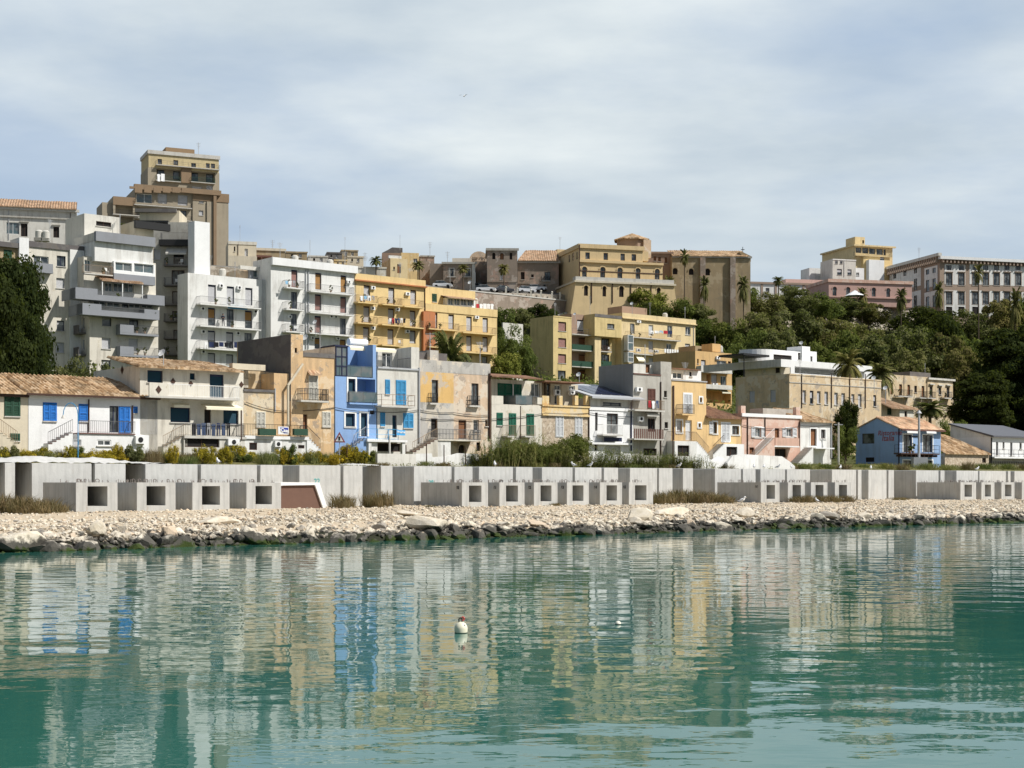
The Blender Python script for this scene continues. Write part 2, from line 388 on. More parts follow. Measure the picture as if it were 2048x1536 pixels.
class Face:
    def __init__(s, b, x0, y0, x1, y1, off, deep, mat, name):
        s.b = b; s.off = off; s.mat = mat; s.name = name
        s.x0, s.z1 = b.P(x0, y0, off); s.x1 = b.S(X(x1), off)[0]
        s.z0 = -1.0 if y1 is None else b.P(x0, y1, off)[1]
        s.deep = deep; s.holes = []; s.sholes = []; s.arches = []
        if isinstance(deep, tuple): s.deep = b.R(X(deep[0]), s.x0)
    def cap(s, h=.25, proj=.15, mat='white', name='cornice', ret=True):
        b = s.b; m = MB(); y = -s.off
        m.box(s.x0-(proj if ret else 0), s.x1+proj, y-proj, y-.003, s.z1-h, s.z1+.02)
        if ret: m.box(s.x0-proj, s.x0-.003, y-.002, y+s.deep, s.z1-h, s.z1+.02)
        b.part(m, name, mat)
    def loggia(s, x0, y0, x1, y1, d=1.6):
        a, zt = s.b.P(x0, y0, s.off); c, zb = s.b.P(x1, y1, s.off); zb = s.b.P(x0, y1, s.off)[1]
        s.holes.append((a, zb, c, zt, d)); return s
    def win(s, kind, *rects, arch=False, surround=None, hood=None, name=None, frac=.55, sill=True, D=.32):
        b = s.b; fr, pname, pm, style = KIND[kind]
        for (xa, ya, xb, yb) in rects:
            a, zt = b.P(xa, ya, s.off); c = b.S(X(xb), s.off)[0]; zb = b.P(xa, yb, s.off)[1]
            s._w(kind, a, zb, c, zt, arch, surround, hood, name, frac, sill, D)
        return s
    def swin(s, kind, *rects, x0=None, D=.2):      # on the left side wall
        b = s.b; fr, pname, pm, style = KIND[kind]
        for (xa, ya, xb, yb) in rects:
            r1, zt = b.Pside(xa, ya, s.x0); r0 = b.Pside(xb, yb, s.x0)[0]; zb = b.Pside(xa, yb, s.x0)[1]
            y0 = -s.off; r1 -= y0*0; s.sholes.append((r0+s.off, zb, r1+s.off, zt, D))
            m = MB(); t = .07; xx = s.x0+.08
            for q in ((r0, r0+t, zb, zt), (r1-t, r1, zb, zt), (r0+t, r1-t, zt-t, zt), (r0+t, r1-t, zb, zb+t)): m.box(xx, xx+.06, q[0], q[1], q[2], q[3])
            o = b.part(m, 'window', fr); b.part(MB().box(xx+.03, xx+.05, r0+t, r1-t, zb+t, zt-t), pname, pm, o)
        return s
    def _w(s, kind, a, zb, c, zt, arch, surround, hood, name, frac, sill, D):
        b = s.b; fr, pname, pm, style = KIND[kind]; y = -s.off; w = c-a; h = zt-zb
        if style != 'leaf': s.holes.append((a, zb, c, zt, D))
        nm = name or ('door' if h > 1.85 and not arch else 'window'); t = min(.09, w*.12); m = MB()
        if style == 'leaf':
            mid = (a+c)/2; y0, y1 = y-.07, y-.004
            m.box(a-.05, a-.004, y-.04, y-.002, zb, zt); m.box(c+.004, c+.05, y-.04, y-.002, zb, zt); m.box(a-.05, c+.05, y-.04, y-.002, zt+.003, zt+.06); m.box(a-.05, c+.05, y-.04, y-.002, zb-.06, zb-.003)
            o = b.part(m, nm, fr)
            for q0, q1 in ((a, mid-.012), (mid+.012, c)) if w > .7 else ((a, c),):
                p = MB(); m = p
                m.box(q0, q0+t, y0, y1, zb, zt); m.box(q1-t, q1, y0, y1, zb, zt); m.box(q0+t, q1-t, y0, y1, zt-t, zt); m.box(q0+t, q1-t, y0, y1, zb, zb+t); m.box(q0+t, q1-t, y0, y1, zb+h*.48, zb+h*.48+t*.8)
                for u0, u1 in ((zb+t, zb+h*.48), (zb+h*.48+t*.8, zt-t)):
                    n = max(2, int((u1-u0)/.09))
                    for i in range(n):
                        z_ = u0+(u1-u0)*i/n; z2 = u0+(u1-u0)*(i+.9)/n
                        p.quad((q0+t, y-.05, z_), (q1-t, y-.05, z_), (q1-t, y-.015, z2), (q0+t, y-.015, z2))
                b.part(p, pname, pm, o)
        else:
            dd = max(0, min(.12, D-.2)); fy0, fy1 = y+.04+dd, y+.13+dd; y += dd
            m.box(a, a+t, fy0, fy1, zb, zt); m.box(c-t, c, fy0, fy1, zb, zt); m.box(a+t, c-t, fy0, fy1, zt-(t if style == 'pane' else max(t, h*.09)), zt); m.box(a+t, c-t, fy0, fy1, zb, zb+t*.7)
            if style == 'pane' and w > .75: m.box((a+c)/2-.035, (a+c)/2+.035, fy0, fy1, zb+t*.7, zt-t)
            o = b.part(m, nm, fr)
            if style == 'half':
                zc = zt-h*frac; b.part(MB().box(a+t, c-t, y+.06, y+.09, zc, zt-max(t, h*.09)), pname, pm, o); b.part(MB().box(a+t, c-t, y+.10, y+.12, zb+t*.7, zc), 'pane', 'glass', o)
            else: b.part(MB().box(a+t, c-t, y+.08, y+.11, zb+t*.7, zt-t), pname, pm, o)
        if arch: s.arches.append((a, zb, c, zt))
        if sill and nm == 'window' and not arch: y = -s.off; b.part(MB().box(a-.06, c+.06, y-.1, y-.003, zb-.09, zb-.005), 'sill', 'slab', o)
        y = -s.off
        if surround:
            q = MB(); g = .16; y0, y1 = y-.045, y-.003
            q.box(a-g, a, y0, y1, zb, zt+g); q.box(c, c+g, y0, y1, zb, zt+g); q.box(a, c, y0, y1, zt, zt+g)
            if nm == 'window': q.box(a-g, c+g, y-.08, y1, zb-g, zb)
            b.part(q, 'surround', surround, o)
        if hood: b.part(MB().box(a-.25, c+.25, y-.3, y-.003, zt+.25, zt+.42), 'hood', hood, o)
    def build(s):
        b = s.b; m = MB(); y = -s.off; x0, x1, z0, z1, D = s.x0, s.x1, s.z0, s.z1, s.deep
        gridwall(m, lambda a, z, d: (a, y+d, z), x0, x1, z0, z1, s.holes)
        gridwall(m, lambda a, z, d: (x0+d, y+a, z), 0, D, z0, z1, s.sholes)
        m.quad((x1,y,z0),(x1,y+D,z0),(x1,y+D,z1),(x1,y,z1)); m.quad((x0,y+D,z0),(x1,y+D,z0),(x1,y+D,z1),(x0,y+D,z1))
        m.quad((x0,y,z1),(x1,y,z1),(x1,y+D,z1),(x0,y+D,z1)); m.quad((x0,y,z0),(x1,y,z0),(x1,y+D,z0),(x0,y+D,z0))
        tr = MB()
        for a, zb, c, zt in s.arches:
            r = (c-a)/2; cx = (a+c)/2; cz = zt-r; N = 8
            for sg in (-1, 1):
                pr = [(cx+sg*r, y-.001, zt)]+[(cx+sg*r*math.cos(q*math.pi/2/N), y-.001, cz+r*math.sin(q*math.pi/2/N)) for q in range(N+1)]
                for q in range(N): m.quad(pr[0], pr[q+1], pr[q+2])
            for q in range(2*N):
                t0, t1 = math.pi*q/(2*N), math.pi*(q+1)/(2*N); R1, R2 = r*1.12, r*1.5
                pp = [(cx+R*math.cos(t), cz+R*math.sin(t)) for R, t in ((R1,t0),(R2,t0),(R2,t1),(R1,t1))]
                tr.prism(pp, y-.12, y-.003)
        o = b.part(m, s.name, s.mat)
        if tr.v: b.part(tr, 'arch_moulding', s.mat)
        return o
# ================================================================== ROW 1 : houses along the quay street
D1 = 145
zm('1')
b = Bld('house', 'low beige house with dark green shutter and hipped tile roof at the left edge', 'house', -70, D1)
f = b.face(-70, 781, 56, deep=8, mat='cream')
zm('a'); f.win('dgreen', (42,990,168,1160)); f.win('dgreen', (90,1315,165,1372), name='window')
b.band(-295, 955, 240, .25, proj=.25, mat='dkbrown', name='gutter')
b.tileroof(f.x0-.3, f.x1+.2, -.45, f.z1-.05, 5.0, f.z1+1.75, 'tile')
b.stairs(-60, 1250, 150, 1400, off=.2, wid=.9, mat='cream', tread='cream', rail='railbr')
b.done()
zm('1')
b = Bld('house', 'white cottage with bright blue shutters and long clay tile roof', 'house', 57, D1)
f = b.face(57, 785, 315, deep=8, mat='bwhite')
zm('N')
f.win('blue', (540,410,697,630), (982,430,1083,635)); f.win('nglass', (1360,445,1475,772), name='door'); f.win('blue', (1478,460,1610,775), name='door')
f.win('blue', (1660,462,1700,535), name='window')
f2 = b.face(985, 790, 1850, off=1.2, deep=1.2, mat='bwhite', name='terrace')
f2.win('groll', (905,862,1010,935), D=.1); f2.win('glass', (1205,865,1380,937), D=.1)
tz = f2.z1
b.part(MB().box(f2.x0-.05, f2.x1-1.2, -1.3, -.0, tz, tz+.08), 'terrace_slab', 'step')
b.railing(f2.x0, f2.x1-1.2, tz+.08, 1.25, 1.2, 'rail', .95, 'bar', None, False, True)
b.ac(1685, 818, 1805, 915, off=1.2)
b.stairs(905, 765, 600, 925, off=.15, wid=1.0, mat='bwhite', tread='step', rail='rail')
b.pipe(1097, 365, 770, mat='dkbrown'); b.pipe(1640, 440, 775, mat='dkbrown')
b.tileroof(f.x0-.3, f.x1+.1, -.5, f.z1-.05, 4.6, f.z1+1.7, 'tile', inset=(0, 2.2))
b.part(MB().box(f.x0-.3, f.x1, -.55, -.44, f.z1-.22, f.z1-.06), 'gutter', 'dkbrown')
b.done()
zm('1')
b = Bld('house', 'two storey cream house with teal doors, diamond tiles and clay roof', 'house', 282, D1)
f = b.face(280, 730, 487, deep=9, mat='cream2')
zm('a')
f.win('teal', (1258,768,1390,872)); f.win('teal', (1620,795,1665,850), name='window')
f.win('teal', (1455,1085,1625,1212))
zm('B'); f.win('teal', (305,1270,450,1510)); 
zm('C'); f.win('teal', (35,920,190,1062)); f.win('dark', (-160,915,-90,1180), name='door')
zm('a')
a0, c0, bz = b.bal(1275, 2050, 985, proj=1.2, style=None)
zm('1'); b.railing(a0+1.6, c0, bz, 1.2, 1.2, 'whitep', 1.0, 'bar')
b.part(MB().box(a0, a0+1.6, -1.2, -1.05, bz, bz+1.05), 'parapet', 'cream2')
dm = MB()
for (cx, cz, off, r) in ((a0+.8, bz+.5, 1.2, .33), (f.x0+2.9, bz+1.3, 0, .3), (f.x0+4.5, bz+1.2, 0, .26), (f.x0+9.2, bz+1.3, 0, .28)):
    dm.prism([(cx-r*.8, cz), (cx, cz-r), (cx+r*.8, cz), (cx, cz+r)], -off-.03, -off-.003)
b.part(dm, 'diamond_tile', 'dkbrown')
sm = MB(); r_ = .33; sm.v += []; sm.quad((f.x0-.03, 3.0, bz+2.3), (f.x0-.03, 3.3, bz+2.7), (f.x0-.03, 3.6, bz+2.3), (f.x0-.03, 3.3, bz+1.9)); b.part(sm, 'diamond_tile', 'dkbrown')
zm('C'); b.awning(-200, 860, 235, 905, out=1.1); zm('a'); b.awning(1465, 1050, 1620, 1072, out=.5)
zm('C'); f2 = b.face(-370, 1185, 255, off=1.5, deep=1.5, mat='offwhite', name='terrace'); f2.win('dark', (-360,1200,-5,1300), sill=False, D=.6, name='opening'); f2.cap(.2, .1, 'slab', 'terrace_slab', False)
b.railing(f2.x0, f2.x1, f2.z1, 1.5, 1.5, 'rail')
b.ac(85, 1215, 200, 1285, off=1.5)
zm('a'); b.stairs(1600, 1320, 1395, 1430, off=.3, wid=1.0, mat='cream2', tread='slab', rail='railbr')
b.tileroof(f.x0-.4, f.x1-.3, -.7, f.z1-.15, 5.5, f.z1+1.0, 'tile'); 
b.part(MB().prism([(f.x0+.01,f.z1-.02),(f.x0+.3,f.z1-.02),(f.x0+.3,f.z1+.02),(f.x0+.01,f.z1+.02)],0,1), 'corbel', 'cream2')
b.pipe(-40, 200, 520, mat='dkbrown'); zm('C'); b.pipe(213, 925, 1230, off=1.5, mat='dkbrown')
b.done()
zm('1')
b = Bld('house', 'peeling orange house with tall dark rear wall, tiled door hood and iron balcony', 'house', 487, D1)
f = b.face(487, 778, 548, deep=7, mat='beige')
f1 = b.face(548, 746, 606, off=.02, deep=7, mat='orange'); 
ft = b.face(582, 668, 606, off=.3, deep=9.5, mat='orange')
fr = b.face(606, 705, 668, off=.05, deep=8, mat='orange')
fr.cap(.35, .06, 'dgrey', 'coping')
zm('C')
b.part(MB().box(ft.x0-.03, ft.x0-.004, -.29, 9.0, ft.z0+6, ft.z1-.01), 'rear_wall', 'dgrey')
ft.win('dark', (765,285,790,335), sill=False)
fr.win('creamS', (910,562,1000,812)); a, z = b.P(895, 545, .05); c = b.S(X(1012), .05)[0]
b.tileroof(a, c, -.5, z-.1, -.04, z+.2, 'tile2', rows=3, name='door_hood')
b.bal(830, 1115, 818, proj=1.0, style='orn', rail='black', off=.05)
f.win('creamS', (372,940,460,1090)); f.win('dark', (-45+330,900,350,905), sill=False) if 0 else None
fr.win('creamS', (1048,940,1130,1090)); f1.win('creamS', (745,925,775,1180), name='door'); f1.win('dark', (780,925,818,1180), name='door')
fr.win('bdoor', (838,965,895,1180), name='door')
f2 = b.face(250, 1185, 890, off=1.4, deep=1.4, mat='white', name='terrace'); f2.cap(.25, .12, 'bwhite', 'terrace_slab', False)
f2.win('dark', (800,1280,865,1315), sill=False, D=.1); f2.win('dark', (300,1255,380,1330), sill=False, D=.1)
b.railing(f2.x0, f2.x1, f2.z1, 1.4, 1.4, 'black')
b.ac(565, 1240, 632, 1300, off=1.4)
b.stairs(890, 1190, 1030, 1330, off=.4, wid=1.1, mat='bwhite', tread='bwhite', rail='black')
for u0, u1 in ((385, 555), (740, 880)): a, z0 = b.P(u0, 1180, 1.5); c, z1 = b.P(u1, 1132, 1.5); b.part(MB().box(a, c, -1.85, -1.5, z0, z0+.55), 'planter', 'ldgreen')
a, z = b.P(845, 450, .35); a2, z2 = b.P(678, 672, .12); _, z3 = b.P(668, 1085, .1)
b.part(MB().path([(a, -.4, z), (a2, -.42, z2), (a2, -.42, z3)], .11, 8), 'drainpipe', 'cream')
f.cap(.2, .1, 'dgrey', 'coping', False); b.pipe(560, 700, 940, mat='greyp')
sm = b.face(205, 600, 290, 690, off=-2, deep=3, mat='grey', name='roof_hut'); sm2 = b.face(290, 520, 545, 700, off=-2.2, deep=3, mat='beige', name='roof_room'); sm2.win('bdoor', (520,580,545,690))
b.band(100, 445, 435, .5, off=-1.6, proj=.5, mat='cream', name='canopy')
b.done()
zm('1')
b = Bld('house', 'tall sky blue house with glass balconies and rooftop awning', 'house', 669.5, D1)
zm('C')
f = b.face(1180, 575, 1600, deep=8, mat='blue')
f.win('teal', (1312,600,1385,838), surround='whitep'); f.loggia(1397, 600, 1590, 848, 1.6)
f.win('teal', (1285,955,1380,1088), surround='whitep', name='window'); f.win('teal', (1440,955,1508,1190), surround='whitep', name='door'); f.win('dark', (1535,925,1585,965), sill=False)
a, z = b.P(1312, 845, 0); c = b.S(X(1598))[0]
b.part(MB().box(a, c, -.25, .05, z-.15, z), 'balcony', 'blue'); b.railing(a, c, z, .22, .2, 'gglass', 1.0, 'glass')
g = b.face(1310, 268, 1600, 575, off=-2.6, deep=5, mat='blue'); g.win('teal', (1465,330,1525,480), D=.1)
b.part(MB().box(c-.35, c, -.003, 2.6, f.z1, g.z1), 'side_wall', 'blue')
a, z = b.P(1225, 500, 0); b.railing(a, c-.4, f.z1, .0, 2.5, 'gglass', 1.0, 'glass')
a, z = b.P(1185, 270, 0); c2, z2 = b.P(1305, 575, 0); m = MB(); p = MB()
for q in (a, (a+c2)/2, c2-.1): m.box(q, q+.1, .0, .1, z2, z)
for zz in (z2, z2+(z-z2)*.33, z2+(z-z2)*.66, z): m.box(a, c2, .0, .1, zz-.05, zz+.05)
m.box(a-.1, c2+.1, -.05, 2.6, z, z+.14)
o = b.part(m, 'glazed_stairwell', 'navy'); p.box(a+.1, c2-.1, .04, .06, z2+.05, z-.05); b.part(p, 'pane', 'gglass', o)
b.part(MB().box(a, a+.12, .12, 8, z2, z), 'side_wall', 'white')
b.awning(1325, 265, 1800, 315, off=-1.5, out=.2)
b.stairs(1500, 1200, 1370, 1290, off=.3, wid=1.0, mat='blue', tread='bgrey', rail='greyp')
f2 = b.face(1500, 1215, 1610, off=1.3, deep=1.3, mat='white', name='terrace'); f2.cap(.2, .1, 'bwhite', 'terrace_slab', False)
b.done()
zm('C')
b = Bld('house', 'pale grey house with sky blue shutters and a rooftop terrace', 'house', 1612, D1)
f = b.face(1612, 480, 2040, deep=8, mat='offwhite')
f.win('turq', (1695,615,1735,757), name='window'); f.win('turq', (1805,620,1900,862)); f.win('turq', (1645,955,1685,1087), name='window'); f.win('teal', (1765,975,1812,1200)); f.win('turq', (1880,960,1975,1105))
b.bal(1655, 2000, 872, proj=1.1, style='two', rail='railbr')
b.band(1612, 478, 2040, .15, proj=.12, mat='greyp', name='coping')
g = b.face(1615, 290, 1975, 482, off=-2.2, deep=5, mat='offwhite'); g.win('glass', (1660,330,1765,480), name='window')
b.railing(f.x0, f.x1-.9, f.z1, .0, 2.2, 'rail'); b.part(MB().box(f.x1-.9, f.x1, .003, 3, f.z1-.1, g.z1+.1), 'side_wall', 'offwhite')
f2 = b.face(1510, 1222, 1920, 1245, off=1.6, deep=1.6, mat='bwhite', name='terrace_slab'); b.part(MB().box(f2.x0+.2, f2.x0+.5, -1.5, -1.2, -1, f2.z0), 'post', 'white'); b.part(MB().box(f2.x1-.5, f2.x1-.2, -1.5, -1.2, -1, f2.z0), 'post', 'white')
b.railing(f2.x0, f2.x1-1, f2.z1, 1.6, 1.6, 'lturq', .95, 'two')
f.win('dark', (1615,1260,1850,1345), sill=False, name='garage')
b.pipe(2035, 490, 1250, r=.09); 
b.done()
zm('E')
b = Bld('house', 'weathered palazzo with bare grey plaster, one ochre panel and a balustraded terrace', 'house', 92, D1)
f = b.face(92, 300, 822, deep=10, mat='pinkold')
px, pz = b.P(105, 425); q1, q2 = b.P(445, 752)
b.part(MB().box(px, q1, -.02, .05, q2, pz), 'ochre_panel', 'ochre') if 0 else None
f.win('dglass', (222,510,288,742), D=.3); f.win('dglass', (630,545,702,768), D=.3); f.win('bdoor', (497,922,577,1112), D=.3); f.win('glass', (650,922,705,1030), name='window'); f.win('dark', (215,905,280,1100), D=.4, name='door'); f.win('dark', (770,922,795,985))
m = MB(); 
def hole_panel(m, fx0, fx1, z0, z1, holes, y0=-.02): gridwall(m, lambda a_, z_, d_: (a_, y0+d_, z_), fx0, fx1, z0, z1, [(h[0], h[1], h[2], h[3], .02) for h in holes], False); 
hm = MB(); hole_panel(hm, px, q1, q2, pz, [h for h in f.holes if h[0] < q1 and h[3] > q2+.3]); 
b.part(hm, 'painted_panel', 'ochre')
gm = MB(); hole_panel(gm, f.x0, f.x1, pz+.003, f.z1, []); b.part(gm, 'grey_plaster', 'peelgrey')
gm = MB(); hole_panel(gm, f.x0, q1, .2, q2-.003, [h for h in f.holes if h[0] < q1 and h[3] < q2+.2]); b.part(gm, 'grey_plaster', 'peelgrey')
for r in ((208,290,745), (612,720,770)): b.bal(r[0], r[1], r[2], proj=.35, style='orn', rail='black', h=.9)
f2 = b.face(290, 1118, 722, 1132, off=1.5, deep=1.5, mat='cream2', name='terrace_slab'); b.railing(f2.x0, f2.x1, f2.z1, 1.5, 1.5, 'rail', .95, 'orn')
b.part(MB().box(f2.x0, f2.x0+1.5, -1.4, -.2, -1, f2.z0), 'terrace_pier', 'white')
f.win('dark', (495,1175,562,1262), arch=True, D=.5, name='opening'); f.win('dark', (680,1150,720,1240), D=.3, sill=False)
b.stairs(285, 1110, 30, 1255, off=.4, wid=1.1, mat='cream2', tread='step', rail='railbr')
b.pipe(810, 445, 1115, r=.11, mat='dkbrown')
b.face(205, 205, 292, 310, off=-1.5, deep=2, mat='peelgrey', name='chimney'); b.face(90, 225, 380, 305, off=-2, deep=3, mat='dgrey', name='roof_room')
b.done()
zm('E')
b = Bld('house', 'cream house with emerald green shutters on both floors and brown terrace canopy', 'house', 836, D1)
f = b.face(836, 755, 1350, deep=8, mat='cream2')
b.face(836, 670, 955, 760, off=.01, deep=.3, mat='cream2', name='parapet'); b.face(1305, 690, 1350, 760, off=.01, deep=.3, mat='cream2', name='parapet')
f.win('green', (890,852,945,975), name='window'); f.win('green', (1015,857,1082,1075)); f.win('green', (1195,862,1265,1076))
g = b.face(836, 500, 1350, 760, off=-2, deep=5, mat='cream2'); g.win('green', (900,550,1040,745), (1068,560,1138,745)); g.win('glass', (1240,545,1330,680))
b.railing(f.x0+3, f.x1-1.2, f.z1, .0, 2, 'gglass', .95, 'glass')
a, z = b.P(830, 468, .3); c, z2 = b.P(1350, 520, .3); m = MB(); m.quad((a,-.4,z-.1),(c,-.4,z-.1),(c,2.2,z+.35),(a,2.2,z+.35)); m.quad((a,-.4,z),(c,-.4,z),(c,2.2,z+.45),(a,2.2,z+.45)); m.box(a,c,-.45,-.4,z-.12,z+.02); b.part(m, 'canopy', 'tile3')
b.bal(1000, 1100, 1082, proj=.9, style='bar', rail='railbr'); b.bal(1180, 1290, 1082, proj=.9, style='bar', rail='railbr')
b.pipe(1050, 560, 745, off=-2, mat='whitep')
b.done()
zm('E')
b = Bld('house', 'narrow house with yellow ochre parapet over a rubble stone wall and white doors', 'house', 1352, D1)
f = b.face(1352, 855, 1832, deep=8, mat='stone'); f.win('whiteS', (1492,882,1568,1092), (1690,888,1760,1086))
p = b.face(1352, 765, 1832, 855, off=.06, deep=.4, mat='ochre2', name='parapet'); p.cap(.14, .1, 'ochre2', 'coping', False); b.band(1352, 855, 1835, .18, off=.06, proj=.14, mat='ochre2')
for x in (1355, 1530, 1690, 1800): b.face(x, 672, x+(70 if x == 1355 else 34), 768, off=.05, deep=.4, mat='ochre2', name='parapet_post')
g = b.face(1400, 545, 1720, 780, off=-2.4, deep=5, mat='cream'); g.win('glass', (1480,560,1550,760), (1630,570,1690,640)); g.win('dglass', (1390,545,1440,740))
a, z = b.P(1340, 530, -1); c = b.S(X(1745), -1)[0]; m = MB(); m.box(a, c, .4, 4, z, z+.12); b.part(m, 'canopy', 'tile3')
b.ac(1485, 610, 1540, 665, off=-2.2); b.ac(1640, 620, 1690, 660, off=-2.2)
b.pipe(1828, 770, 1130, mat='dkbrown')
b.done()
zm('G')
b = Bld('house', 'white modern house with solar panels on a grey pitched roof', 'house', 92, D1)
f = b.face(92, 785, 548, deep=8, mat='bwhite'); f.win('dglass', (275,852,390,1060)); f.win('dark', (155,845,182,1030), name='niche', sill=False); f.win('dark', (150,1165,180,1235), sill=False); f.win('shutx' if 0 else 'groll', (260,1185,420,1290), name='garage')
u = b.face(105, 695, 560, 785, off=-.25, deep=7, mat='offwhite'); u.win('nglass', (232,738,425,776))
b.band(92, 788, 545, .3, proj=.08, mat='bwhite')
b.bal(235, 440, 1068, proj=.9, style='bar', rail='whitep', slab='slab'); b.part(MB().box(b.P(250,1100,.5)[0], b.P(430,1100,.5)[0], -.5, -.45, b.P(250,1140,.5)[1], b.P(250,1098,.5)[1]), 'signboard', 'navy')
b.band(90, 1150, 500, .2, proj=.5, mat='bwhite', name='ledge')
x0, x1, z = u.x0-.5, u.x1+.6, u.z1
m = MB(); m.quad((x0,-.6,z-.05),(x1,-.6,z-.05),(x1,6,z+1.7),(x0,6,z+1.7)); m.quad((x0,-.6,z+.12),(x1,-.6,z+.12),(x1,6,z+1.87),(x0,6,z+1.87)); m.box(x0,x1,-.62,-.5,z-.08,z+.12); m.quad((x0,-.6,z-.05),(x0,-.6,z+.12),(x0,6,z+1.87),(x0,6,z+1.7)); b.part(m, 'roof', 'greyp')
m = MB()
for i in range(4):
    q = x0+1+i*(x1-x0-2)/4; w_ = (x1-x0-2)/4-.1; y0, y1 = .4, 4.5
    m.quad((q, y0, z+.3+.29*y0), (q+w_, y0, z+.3+.29*y0), (q+w_, y1, z+.3+.29*y1), (q, y1, z+.3+.29*y1))
b.part(m, 'solar_panel', 'solar')
b.pipe(520, 740, 1240, mat='navy', r=.08)
b.done()
zm('G')
b = Bld('house', 'tall grey cement house with dark blank side wall and brown shutters', 'house', 545, D1)
f = b.face(545, 440, 826, deep=(193,), mat='grey'); t = b.face(826, 322, 935, off=.03, deep=8, mat='grey')
s2 = b.face(548, 345, 826, 440, off=-1.2, deep=f.deep-1.2, mat='offwhite'); s2.win('bdoor', (672,350,718,438), sill=False)
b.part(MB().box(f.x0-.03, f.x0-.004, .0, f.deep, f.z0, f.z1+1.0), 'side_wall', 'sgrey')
b.band(545, 440, 826, .12, proj=.08, mat='shutbr', name='coping')
f.win('brownS', (695,605,768,800)); f.win('dark', (695,905,770,1040), D=.5, name='door'); t.win('dark', (860,622,890,688), (866,942,902,1005)); f.win('dark', (650,1212,785,1285), sill=False, name='garage')
b.bal(560, 872, 812, proj=1.0, style='bar', rail='railbr'); a, c, z = b.bal(555, 862, 1108, proj=1.0, style=None)
m = MB(); n = 16
for i in range(n): q = a+(c-a)*i/n; m.box(q, q+(c-a)/n*.55, -1.02, -.98, z, z+1)
b.part(m, 'wood_railing', 'shutbr'); b.ac(583, 585, 640, 630); b.ac(603, 885, 655, 935); b.awning(645, 835, 812, 868, out=.7, mat='slab')
b.pipe(823, 530, 1280, mat='dkbrown'); b.face(560, 1140, 830, 1290, off=.3, deep=.3, mat='white', name='plinth') if 0 else None
b.done()
zm('G')
b = Bld('house', 'narrow three storey yellow house with white door on a tiny balcony', 'house', 937, D1)
f = b.face(937, 506, 1292, deep=8, mat='yhouse'); f.cap(.1, .1, 'greyp', 'coping', False)
f.win('whiteS', (1065,655,1140,852), surround='whitep'); f.win('dglass', (1225,690,1250,738), surround='whitep'); f.win('wdoor', (1080,922,1145,1130)); f.win('groll', (988,925,1045,1048), surround='whitep', name='window'); f.win('dglass', (1210,955,1235,995), surround='whitep')
b.bal(1048, 1175, 856, proj=.9, style='orn', rail='rail', slab='yhouse'); f2 = b.face(970, 1135, 1195, off=1.2, deep=1.2, mat='white', name='terrace'); f2.win('dark', (1000,1180,1120,1290), sill=False, D=.5, name='garage')
b.railing(f2.x0, f2.x1, f2.z1, 1.2, 1.2, 'railbr'); b.stairs(1195, 1140, 1325, 1290, off=.2, wid=1.0, mat='bwhite', tread='bwhite', rail='railbr')
g = b.face(935, 400, 1240, 506, off=-2.5, deep=4, mat='bwhite'); g.win('glass', (950,430,1055,495)); g.win('dglass', (1120,425,1148,475)); a, z = b.P(935, 390, -2); b.part(MB().box(a-.1, b.P(1245,390,-2)[0], 2.1, 6.6, g.z1+.003, g.z1+.12), 'roof', 'tile3')
b.pipe(952, 570, 1130, mat='dkbrown', r=.1)
b.done()
zm('G')
b = Bld('house', 'low yellow house with brown tile roof and white shutters', 'house', 1294, D1)
f = b.face(1294, 890, 1655, deep=7, mat='yhouse'); f.win('dglass', (1362,942,1402,1058), surround='whitep', name='window'); f.win('whiteS', (1325,940,1358,1058), name='window'); f.win('whiteS', (1452,955,1530,1145), surround='whitep'); f.win('dglass', (1555,980,1628,1068), surround='whitep')
b.tileroof(f.x0-.2, f.x1+.3, -.5, f.z1-.05, 4.0, f.z1+1.45, 'tile3', inset=(0, 1.5))
f2 = b.face(1480, 1165, 1680, off=1.2, deep=1.2, mat='bwhite', name='terrace'); f2.win('dark', (1500,1195,1610,1290), sill=False, D=.4, name='opening'); b.stairs(1480, 1160, 1365, 1275, off=.2, wid=1.0, mat='bwhite', tread='bwhite', rail='black')
b.done()
zm('H')
b = Bld('house', 'pink house with white cornice band and outdoor staircase', 'house', 217, D1)
f = b.face(217, 852, 822, deep=8, mat='pink'); f.cap(.35, .15, 'bwhite', 'cornice', False)
b.face(217, 775, 262, 855, off=-.05, deep=.5, mat='pink', name='parapet_post'); b.face(780, 790, 822, 870, off=-.05, deep=.5, mat='pink', name='parapet_post'); b.face(440, 800, 780, 870, off=-2, deep=2, mat='grey', name='roof_wall')
f.win('gg', (358,1000,422,1095), surround='whitep', name='window'); f.win('whiteS', (322,1000,356,1095), (424,1000,460,1095), name='window'); f.win('bdoor', (562,1005,608,1170)); f.win('gg', (678,1008,742,1090), surround='whitep', name='window'); f.win('whiteS', (640,1008,676,1090), (744,1008,782,1090), name='window')
f.win('bdoor', (302,1202,350,1285), name='window'); b.awning(325, 915, 450, 960, out=.4, mat='dkbrown') if 0 else None
b.stairs(560, 1095, 365, 1290, off=.3, wid=1.1, mat='pink', tread='slab', rail='whitep'); f2 = b.face(495, 1182, 812, 1195, off=1.3, deep=1.3, mat='bwhite', name='terrace_slab'); f.win('dark', (560,1215,680,1300), sill=False, D=.4, name='opening'); b.part(MB().box(f2.x0+1, f2.x0+1.2, -1.2, -1, -1, f2.z0), 'post', 'white')
b.railing(f2.x0+1.2, f2.x1, f2.z1, 1.3, 1.3, 'pink', .9, 'solid'); b.pipe(278, 880, 1280, mat='dkbrown'); b.pipe(457, 870, 1180, mat='dkbrown'); b.pipe(808, 940, 1190, mat='dkbrown')
b.done()
zm('H')
b = Bld('house', 'small white house with mossy tile roof and steep outdoor steps', 'house', 823, D1)
